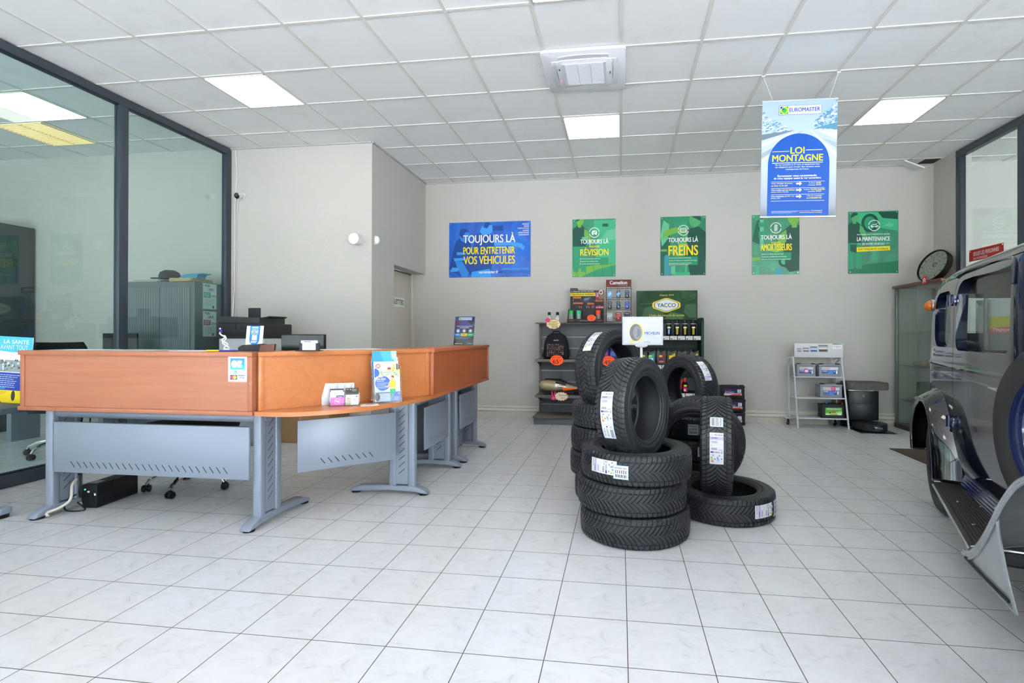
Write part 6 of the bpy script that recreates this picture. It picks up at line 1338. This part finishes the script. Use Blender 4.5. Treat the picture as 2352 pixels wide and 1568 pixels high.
b.M = MC; b.lathe([(0, -.045), (.185, -.045), (.205, -.03), (.212, .02), (.208, .045), (.196, .045), (.193, .028)], M('#14130f', .4), 48); b.build('frame', t)
b = MB(); b.M = MC @ Matrix.Translation((0, 0, .028)); FC_ = M('#8e9488', .35); b.disc(0, 0, .194, 0, FC_, 40); DKG = M('#5b6158', .4)
for r in (.125, .09, .05): b.ring(0, 0, r-.004, r, 1, DKG, 36)
for k in range(12): a = 2*PI*k/12; b.line([(.145*math.cos(a), .145*math.sin(a)), (.178*math.cos(a), .178*math.sin(a))], .010, 1, M('#3d423b', .4))
b.ring(0, 0, .14, .143, 1, DKG, 36); b.ring(.02, .01, .015, .035, 1, M('#6d736a', .4), 18); b.build('dial', t)
b = MB(); b.M = MC @ Matrix.Translation((0, 0, .0325)); b.line([(0, 0), (.09, .06)], .006, 1, MBLK); b.line([(0, 0), (-.03, .12)], .004, 2, MBLK); b.disc(0, 0, .008, 3, MBLK, 12); b.build('hands', t)
t = thing('chevron_sign', 'small red sign with a double white chevron on the cabinet top edge', 'sign', (3.478, 6.42, 1.770))
b = MB(); b.box(-.004, .0, -.045, .045, 0, .085, M('#b52a2e', .4), .002); b.M = face_nx(-.0045, .045, 0)
for v0 in (.018, .042): b.line([(.02, v0), (.045, v0+.024), (.07, v0)], .010, 1, WH)
b.build('plate', t)
b = MB(); b.box(2.765, 3.65, 4.35, 5.73, 0, .008, speckle('brown_coir', '#3a2c26', '#4a3a32', 200, .95), .003); tag(b.build('door_mat'), 'dark brown door mat lying on the floor behind the car', 'mat')
# ================================================================ vintage car at right (local axes: x = inward, y = towards its tail)
car = thing('vintage_car', 'dark navy 1930s saloon car with running board at the right edge', 'car', (2.0, 3.39, 0), math.radians(-18))
PNT = M('#0c1426', .06, 0., .5, .3, 1.55); PBLK = M('#0b0c10', .06, 0., .5, .7, 1.6); PBLU = M('#111f4a', .14, 0., .5, .8, 1.6)
TRIM = M('#b9bdbf', .2, .9); HEADL = M('#4d4338', .9); RIBR = M('#242220', .5); CTY = M('#2b2a2a', .6); SEATM = M('#3a2c22', .7)
PROF = [(.33, .600, .88), (.42, .630, .95), (.55, .648, 1.0), (.70, .655, 1.03), (.85, .657, 1.04), (.93, .658, 1.04), (1.02, .657, 1.035), (1.10, .655, 1.03), (1.20, .653, 1.02), (1.32, .650, 1.0), (1.42, .645, .965), (1.50, .630, .91), (1.555, .602, .84), (1.60, .555, .73), (1.63, .495, .60), (1.65, .42, .46), (1.665, .33, .26), (1.675, .20, .02), (1.68, .08, -.22)]
def ring_at(hw, sr, sf=-1.10, inset=0.):
    hw -= inset; sr -= inset; sf += inset
    rr = min(.50, hw*.98, (sr-sf)*.48); rf = min(.13, hw*.9)
    P = []
    def seg(a, b, n): P.extend([(a[0]+(b[0]-a[0])*i/n, a[1]+(b[1]-a[1])*i/n) for i in range(n)])
    seg((-hw, sf+rf), (-hw, sr-rr), 16); P.extend(arc(-hw+rr, sr-rr, rr, PI, PI/2, 12)[:-1]); seg((-hw+rr, sr), (hw-rr, sr), 4); P.extend(arc(hw-rr, sr-rr, rr, PI/2, 0, 12)[:-1])
    seg((hw, sr-rr), (hw, sf+rf), 16); P.extend(arc(hw-rf, sf+rf, rf, 0, -PI/2, 5)[:-1]); seg((hw-rf, sf), (-hw+rf, sf), 4); P.extend(arc(-hw+rf, sf+rf, rf, -PI/2, -PI, 5)[:-1])
    return [(x+.65, y) for x, y in P]
def shell_mesh(prof, mat, inset=0., cap=True):
    b = MB(); rows = []
    for z, hw, sr in prof:
        t_ = max(0., (z-1.0)/.67); sf = -1.10 + .06*t_ + (.9*((z-1.61)/.07)**2 if z > 1.61 else 0.)*.55
        rows.append([b.v((x, y, z-inset)) for x, y in ring_at(hw, sr, sf, inset)])
    n = len(rows[0])
    for i in range(len(rows)-1):
        for k in range(n): b.f([rows[i][k], rows[i+1][k], rows[i+1][(k+1) % n], rows[i][(k+1) % n]], mat, True)
    if cap: b.f(rows[-1], mat, True)
    return b
def smooth_prof(P, n=3): return [p for p in catmull(P, n)]
def tmp(b): o = b.build('tmp', ang=0); return o
def boolean(base, cuts, solid=0., first=None):
    if solid:
        m = base.modifiers.new('s', 'SOLIDIFY'); m.thickness = solid; m.offset = -1
    for c, op in cuts:
        m = base.modifiers.new('b', 'BOOLEAN'); m.object = c; m.operation = op; m.solver = 'EXACT'
    me = bpy.data.meshes.new_from_object(base.evaluated_get(bpy.context.evaluated_depsgraph_get()))
    return me
def prism_cut(pts, x0, x1): b = MB(); b.prism(pts, x0, x1, 'x', PNT); return tmp(b)
bd = tmp(shell_mesh(smooth_prof(PROF), PNT))
w_door = prism_cut([(-.045, 1.15)] and ([(-.12, 1.495), (-.30, 1.497)] + arc(-.84, 1.415, .065, PI/2, PI, 5) + arc(-.84, 1.15, .065, PI, 1.5*PI, 5) + arc(-.11, 1.15, .065, 1.5*PI, 2*PI, 5) + [(-.045, 1.42), (-.06, 1.46), (-.085, 1.483)]), -.5, .6); w_far = prism_cut(rrect(-1.0, 1.0, .52, 1.44, .06, 6), .7, 1.8)
w_quart = prism_cut(rrect(.075, 1.10, .47, 1.455, .10, 6), -.5, .6)
b = MB(); b.prism(rrect(.16, 1.10, 1.14, 1.44, .06, 5), -2., -.92, 'y', PNT); w_front = tmp(b)
b = MB(); b.prism(rrect(.115, 1.065, 1.19, 1.485, .05, 5), .5, 2., 'y', PNT); w_rear = tmp(b)
b = MB(); b.box(-.5, .40, -1.020, 0., .36, 1.535, PNT); d_in = tmp(b)
b = MB(); b.box(-.5, .42, -1.026, .006, .352, 1.541, PNT); d_out = tmp(b)
def link(me, name, mat, parent, ang=30):
    me.materials.clear(); me.materials.append(mat); me.polygons.foreach_set('material_index', [0]*len(me.polygons))
    me.polygons.foreach_set('use_smooth', [True]*len(me.polygons)); me.set_sharp_from_angle(angle=math.radians(ang))
    o = bpy.data.objects.new(name, me); C.objects.link(o); o.parent = parent; return o
m_body = boolean(bd, [(d_out, 'DIFFERENCE'), (w_door, 'DIFFERENCE'), (w_quart, 'DIFFERENCE'), (w_front, 'DIFFERENCE'), (w_rear, 'DIFFERENCE'), (w_far, 'DIFFERENCE')], .055)
bd2 = tmp(shell_mesh(smooth_prof(PROF), PNT))
m_door = boolean(bd2, [(d_in, 'INTERSECT'), (w_door, 'DIFFERENCE')], .055)
body = link(m_body, 'body', PNT, car); door = link(m_door, 'door', PNT, car)
for o in (bd, bd2, w_door, w_quart, w_front, w_rear, d_in, d_out, w_far): bpy.data.objects.remove(o)
# glass
b = MB(); b.box(.050, .053, -.985, -.03, 1.07, 1.49, MCARG); b.build('door_glass', door)
b = MB(); b.box(.050, .053, .06, .485, 1.085, 1.465, MCARG); b.build('quarter_glass', car)
for x in (1.262,): b = MB(); b.box(x, x+.003, -1.0, .52, .99, 1.45, MCARG); b.build('far_side_glass', car)
b = MB(); b.box(.15, 1.15, -1.055, -1.051, 1.09, 1.45, MCARG); b.build('windscreen', car)
# headliner, seats, floor
b = shell_mesh(smooth_prof([p for p in PROF if p[0] > 1.49]), HEADL, .06); b.build('headliner', car, ang=60)
b = MB(); b.box(.08, 1.22, -1.05, .75, .34, .37, MCHAR); b.build('floor_pan', car)
for y0, y1 in ((-.62, -.10), (.20, .70)):
    b = MB(); b.prism(rrect(.10, y0, 1.20, y1, .06), .37, .66, 'z', SEATM, .04); b.prism(rrect(.12, y1-.12, 1.18, y1+.02, .05), .60, 1.01, 'z', SEATM, .04); b.build('bench_seat', car)
b = MB(); b.tube([(.38+.19*math.cos(a), -.72+.06*math.sin(a), .98+.18*math.sin(a)) for a in [2*PI*i/28 for i in range(28)]], .012, MBLK, 8, closed=True); b.tube([(.38, -.72, .98), (.38, -1.0, .80)], .018, MBLK, 8); b.build('steering_wheel', car)
# mouldings, gutter, hinges, handle, sill
def side_x(z, s):      # outer skin of the near side
    for (z0, h0, r0), (z1, h1, r1) in zip(PROF, PROF[1:]):
        if z0 <= z <= z1:
            f_ = (z-z0)/(z1-z0); hw = h0+(h1-h0)*f_; sr = r0+(r1-r0)*f_; break
    x = .65-hw; e = sr-.50
    if s > e: x = .65-hw+.50-math.sqrt(max(0, .25-(s-e)**2))
    return x
b = MB(); b.tube([(side_x(.985, s)+.006, s, .985+.012*(s > 0)*s) for s in [-1.02+.065*i for i in range(29)] if s < .9], .016, PNT, 10); b.build('belt_moulding', car)
b = MB(); b.tube([(side_x(.925, s)+.002, s, .925+.012*(s > 0)*s) for s in [-1.02+.065*i for i in range(29)] if s < .9], .006, PNT, 8); b.build('belt_moulding', car)
gp = [(side_x(z, s)-.007, s, z) for s, z in ((.05, 1.528), (-.03, 1.546), (-.15, 1.556), (-.3, 1.556), (-.5, 1.550), (-.7, 1.541), (-.82, 1.530), (-.885, 1.510), (-.925, 1.475), (-.945, 1.40))]
b = MB(); b.tube(catmull(gp, 5), .0075, PNT, 8); b.build('rain_gutter', car)
for z in (1.385, .655):
    b = MB(); x = side_x(z, 0); b.cyl((x-.022, .003, z-.034), (x-.022, .003, z+.034), .016, PBLU, 14); b.box(x-.022, x+.004, -.075, .06, z-.026, z+.026, PBLU, .008); b.build('hinge', door)
b = MB(); b.cyl((-.05, -.93, .93), (.0, -.93, .93), .010, TRIM, 10); b.tube([(-.05, -.94, .93), (-.052, -.85, .93), (-.045, -.80, .925)], .009, TRIM, 8); b.build('door_handle', door)
b = MB(); b.grid(lambda u, v: (.012+.045*v-.0*u + .0015*math.sin(v*40), .02-1.12*u, .285+.095*v), 2, 40, PBLU); b.build('sill', car)
t_ = MB(); x = side_x(1.385, .64); t_.lathe([(.03, .012), (.042, .0), (.046, -.010), (.044, -.020), (.034, -.026)], TRIM, 20, c=(x, .64, 1.385), axis='x'); o = t_.build('turn_signal', car)
b = MB(); b.ball((x-.026, .64, 1.385), (.036, .038, .038), M('#c4600c', .12), 20, 14); b.build('lens', o)
# fenders
def fender(name, path, wo, wi, lip=.035, crown=.045, mat=PBLK):
    P = catmull(path, 5); n = len(P); b = MB()
    def normal(i):
        a = P[max(i-1, 0)]; c = P[min(i+1, n-1)]; dy, dz = c[0]-a[0], c[1]-a[1]; L = math.hypot(dy, dz) or 1
        ny, nz = -dz/L, dy/L
        return (ny, nz)
    cen = (sum(p[0] for p in P)/n, sum(p[1] for p in P)/n)
    def pt(u, v):
        i = min(n-1, int(round(u*(n-1)))); y, z = P[i]; ny, nz = normal(i)
        if ny*(y-cen[0])+nz*(z-cen[1]+.15) < 0: ny, nz = -ny, -nz
        f_ = u*(1.)
        o_ = wo(u) if callable(wo) else wo; w_ = wi
        if v < .8:
            k = v/.8; x = w_+(o_-w_)*k; r = crown*math.sin(PI*min(1., .25+k*.75))*(1 if k < .999 else 1) - .02*k**4
        else:
            k = (v-.8)/.2; x = o_-.010*math.sin(PI*k); r = -.02-lip*k
        return (x, y+ny*r, z+nz*r)
    b.grid(pt, n, 22, mat); o = b.build(name, car, ang=50)
    md = o.modifiers.new('s', 'SOLIDIFY'); md.thickness = .006; md.offset = -1
    b = MB(); b.tube([pt(i/(n-1), 1.) for i in range(n)], .007, mat, 8); b.build('beaded_edge', o)
    return o
RPATH = [(.735, .335), (.755, .46), (.71, .60), (.60, .715), (.46, .775), (.33, .785), (.21, .745), (.115, .66), (.055, .54), (.015, .41), (-.01, .285)]
fender('rear_fender', RPATH, -.095, .14)
FPATH = [(-1.10, .262), (-1.20, .305), (-1.32, .395), (-1.44, .51), (-1.58, .64), (-1.74, .745), (-1.94, .80), (-2.14, .78), (-2.30, .68), (-2.38, .52), (-2.40, .38)]
GPR = speckle('worn_paint_floor_reflection', '#7f878b', '#949b9f', 14, .25, 0., 0., .6)  # worn dark gloss; the pale floor's reflection is put in as grey
fender('front_fender', FPATH, lambda u: -.205-.03*u, .16, .02, .045, GPR)
# skirt of the front fender behind the wheel, coloured with the same painted floor reflection
def skirt(u, v):
    y = -1.085-.415*u; P = catmull(FPATH, 5); zt = None
    for (y0, z0), (y1, z1) in zip(P, P[1:]):
        if y1 <= y <= y0: zt = z0+(z1-z0)*((y0-y)/((y0-y1) or 1)); break
    zt = (zt or .27); zb = .235-.045*u; k = v
    return (-.212+.055*(1-v)**1.5*(u)+.0*v, y, zb+(zt-.01-zb)*k)
b = MB(); b.grid(skirt, 18, 12, GPR); o = b.build('fender_skirt', car); md = o.modifiers.new('s', 'SOLIDIFY'); md.thickness = .006
b = MB(); b.tube([skirt(i/17, 0.) for i in range(18)], .008, GPR, 8); b.tube([skirt(1., i/11) for i in range(12)], .006, GPR, 8); b.build('beaded_edge', o)
b = MB(); b.tube([tuple(a+b_ for a, b_ in zip(skirt(.1+.85*i/9, .08), (-.006, 0, .0))) for i in range(10)], .0055, CTY, 6); b.build('rubber_strip', o)
# running board
def bw(s): return -.105-.088*(-s/1.1)
b = MB(); n = 24
top = lambda u, v: ((.06+(bw(-1.10*u)-.06)*v), -.01-1.10*u, .280 - .018*max(0, (v-.93)/.07)**2 + .0022*(1 if int(v*29) % 2 else -1)*(v < .93))
b.grid(top, 12, 59, RIBR, smooth=False); b.grid(lambda u, v: ((.06+(bw(-1.10*u)-.06)*v), -.01-1.10*u, .248), 3, 3, RIBR); b.box(bw(-1.1)+.02, .06, -1.112, -1.108, .225, .272, PBLK); o = b.build('running_board', car, ang=20)
b = MB(); b.tube([(bw(-1.10*i/10)-.001, -.01-1.10*i/10, .262) for i in range(11)], .008, TRIM, 8); b.tube([(bw(-1.1)-.001, -1.112, .258), (bw(-1.1)+.004, -1.114, .276), (bw(-1.1)+.03, -1.115, .284), (.06, -1.115, .284)], .0075, TRIM, 8); b.tube([(bw(0)+.005, -.004, .282), (.06, -.004, .285)], .005, TRIM, 8); b.build('metal_edge', o)
for s, f_ in ((-.42, .30), (-.46, .75), (-.80, .28), (-.82, .72)):
    b = MB(); b.lathe([(.009, 0), (.008, .003), (0, .004)], TRIM, 14, c=(bw(s)+(.06-bw(s))*f_, s, .281)); b.build('rivet', o)
b = MB(); b.box(-.08, .5, -1.07, -1.02, .20, .25, CTY, .004); b.box(-.08, .5, -.18, -.13, .20, .25, CTY, .004); b.build('board_bracket', car)
# wheels
def wheel(name, x, s, z, face):
    b = MB(); R0, w_ = .348, .062
    pr = [(.222, -.045), (.24, -.060), (.285, -w_*1.12), (.318, -w_*1.05), (.334, -w_*.80), (.345, -.03), (R0, -.012), (R0, .012), (.345, .03), (.334, w_*.80), (.318, w_*1.05), (.285, w_*1.12), (.24, .060), (.222, .045)]
    b.lathe(pr, CTY, 64, c=(x, s, z), axis='x')
    for h in (-.028, -.010, .010, .028): b.lathe([(R0-.001, h-.002), (R0+.002, h), (R0-.001, h+.002)], MSLOT, 64, c=(x, s, z), axis='x')
    t0 = b.build(name, car)
    b = MB(); f_ = face
    b.lathe([(.226, -.05*f_), (.224, .058*f_), (.218, .062*f_), (.220, .040*f_), (.196, .030*f_), (.186, .014*f_), (.13, .030*f_), (.088, .048*f_), (.082, .062*f_), (.04, .075*f_), (0, .078*f_)], PBLU, 48, c=(x, s, z), axis='x'); b.build('wheel_disc', t0)
    b = MB(); b.lathe([(.05, .074*f_), (.045, .088*f_), (0, .092*f_)], TRIM, 24, c=(x, s, z), axis='x'); b.build('hub_cap', t0)
    return t0
wheel('rear_wheel', .045, .33, .348, -1); wheel('front_wheel', .0, -2.0, .348, -1); wheel('rear_wheel', 1.255, .33, .348, 1); wheel('front_wheel', 1.30, -2.0, .348, 1)
sw = wheel('spare_wheel', 0, 0, 0, -1); sw.location = (-.005, -1.46, .812); sw.rotation_euler = (0, 0, .20)
# far side, bonnet and chassis (mostly outside the picture)
fo = fender('rear_fender', RPATH, 1.395, 1.16); fo = fender('front_fender', FPATH, lambda u: 1.505+.03*u, 1.14, .02)
b = MB(); b.box(1.24, 1.49, -1.11, -.01, .25, .28, RIBR, .004); b.build('running_board', car)
b = MB()
def bon(u, v):
    y = -1.09-1.12*u; hw = .50-.14*u; zt = 1.05-.06*u; a = PI*v
    x = .65-hw*math.copysign(abs(math.cos(a))**.45, math.cos(a)); return (x, y, .50+(zt-.50)*abs(math.sin(a))**.55)
b.grid(bon, 14, 30, PNT); b.build('bonnet', car)
b = MB(); b.prism(rrect(.30, .42, 1.0, 1.0, .16), -2.26, -2.20, 'y', TRIM, .015); b.build('radiator', car)
b = MB(); b.prism(rrect(.335, .46, .965, .95, .13), -2.265, -2.255, 'y', CTY); b.build('grille', car)
for x in (.22, 1.08):
    b = MB(); b.lathe([(0, -1.98), (.06, -2.02), (.10, -2.12), (.105, -2.16)], TRIM, 28, c=(x, 0, .86), axis='y'); o = b.build('headlamp', car); b = MB(); b.lathe([(.103, -2.16), (.08, -2.18), (0, -2.19)], M('#cfd6d8', .1), 28, c=(x, 0, .86), axis='y'); b.build('lens', o)
b = MB()
for x in (.28, 1.0): b.box(x, x+.06, -2.25, .95, .30, .36, CTY, .004)
b.build('chassis_rail', car)
for s in (.33, -2.0): b = MB(); b.cyl((.07, s, .348), (1.23, s, .348), .03, CTY, 12); b.build('axle', car)
for y, w_ in ((-2.36, 1.5), (1.04, 1.3)): b = MB(); b.tube([(.65-w_/2, y, .42), (.65, y-(.05 if y < 0 else -.05), .42), (.65+w_/2, y, .42)], .028, TRIM, 10); b.build('bumper', car)
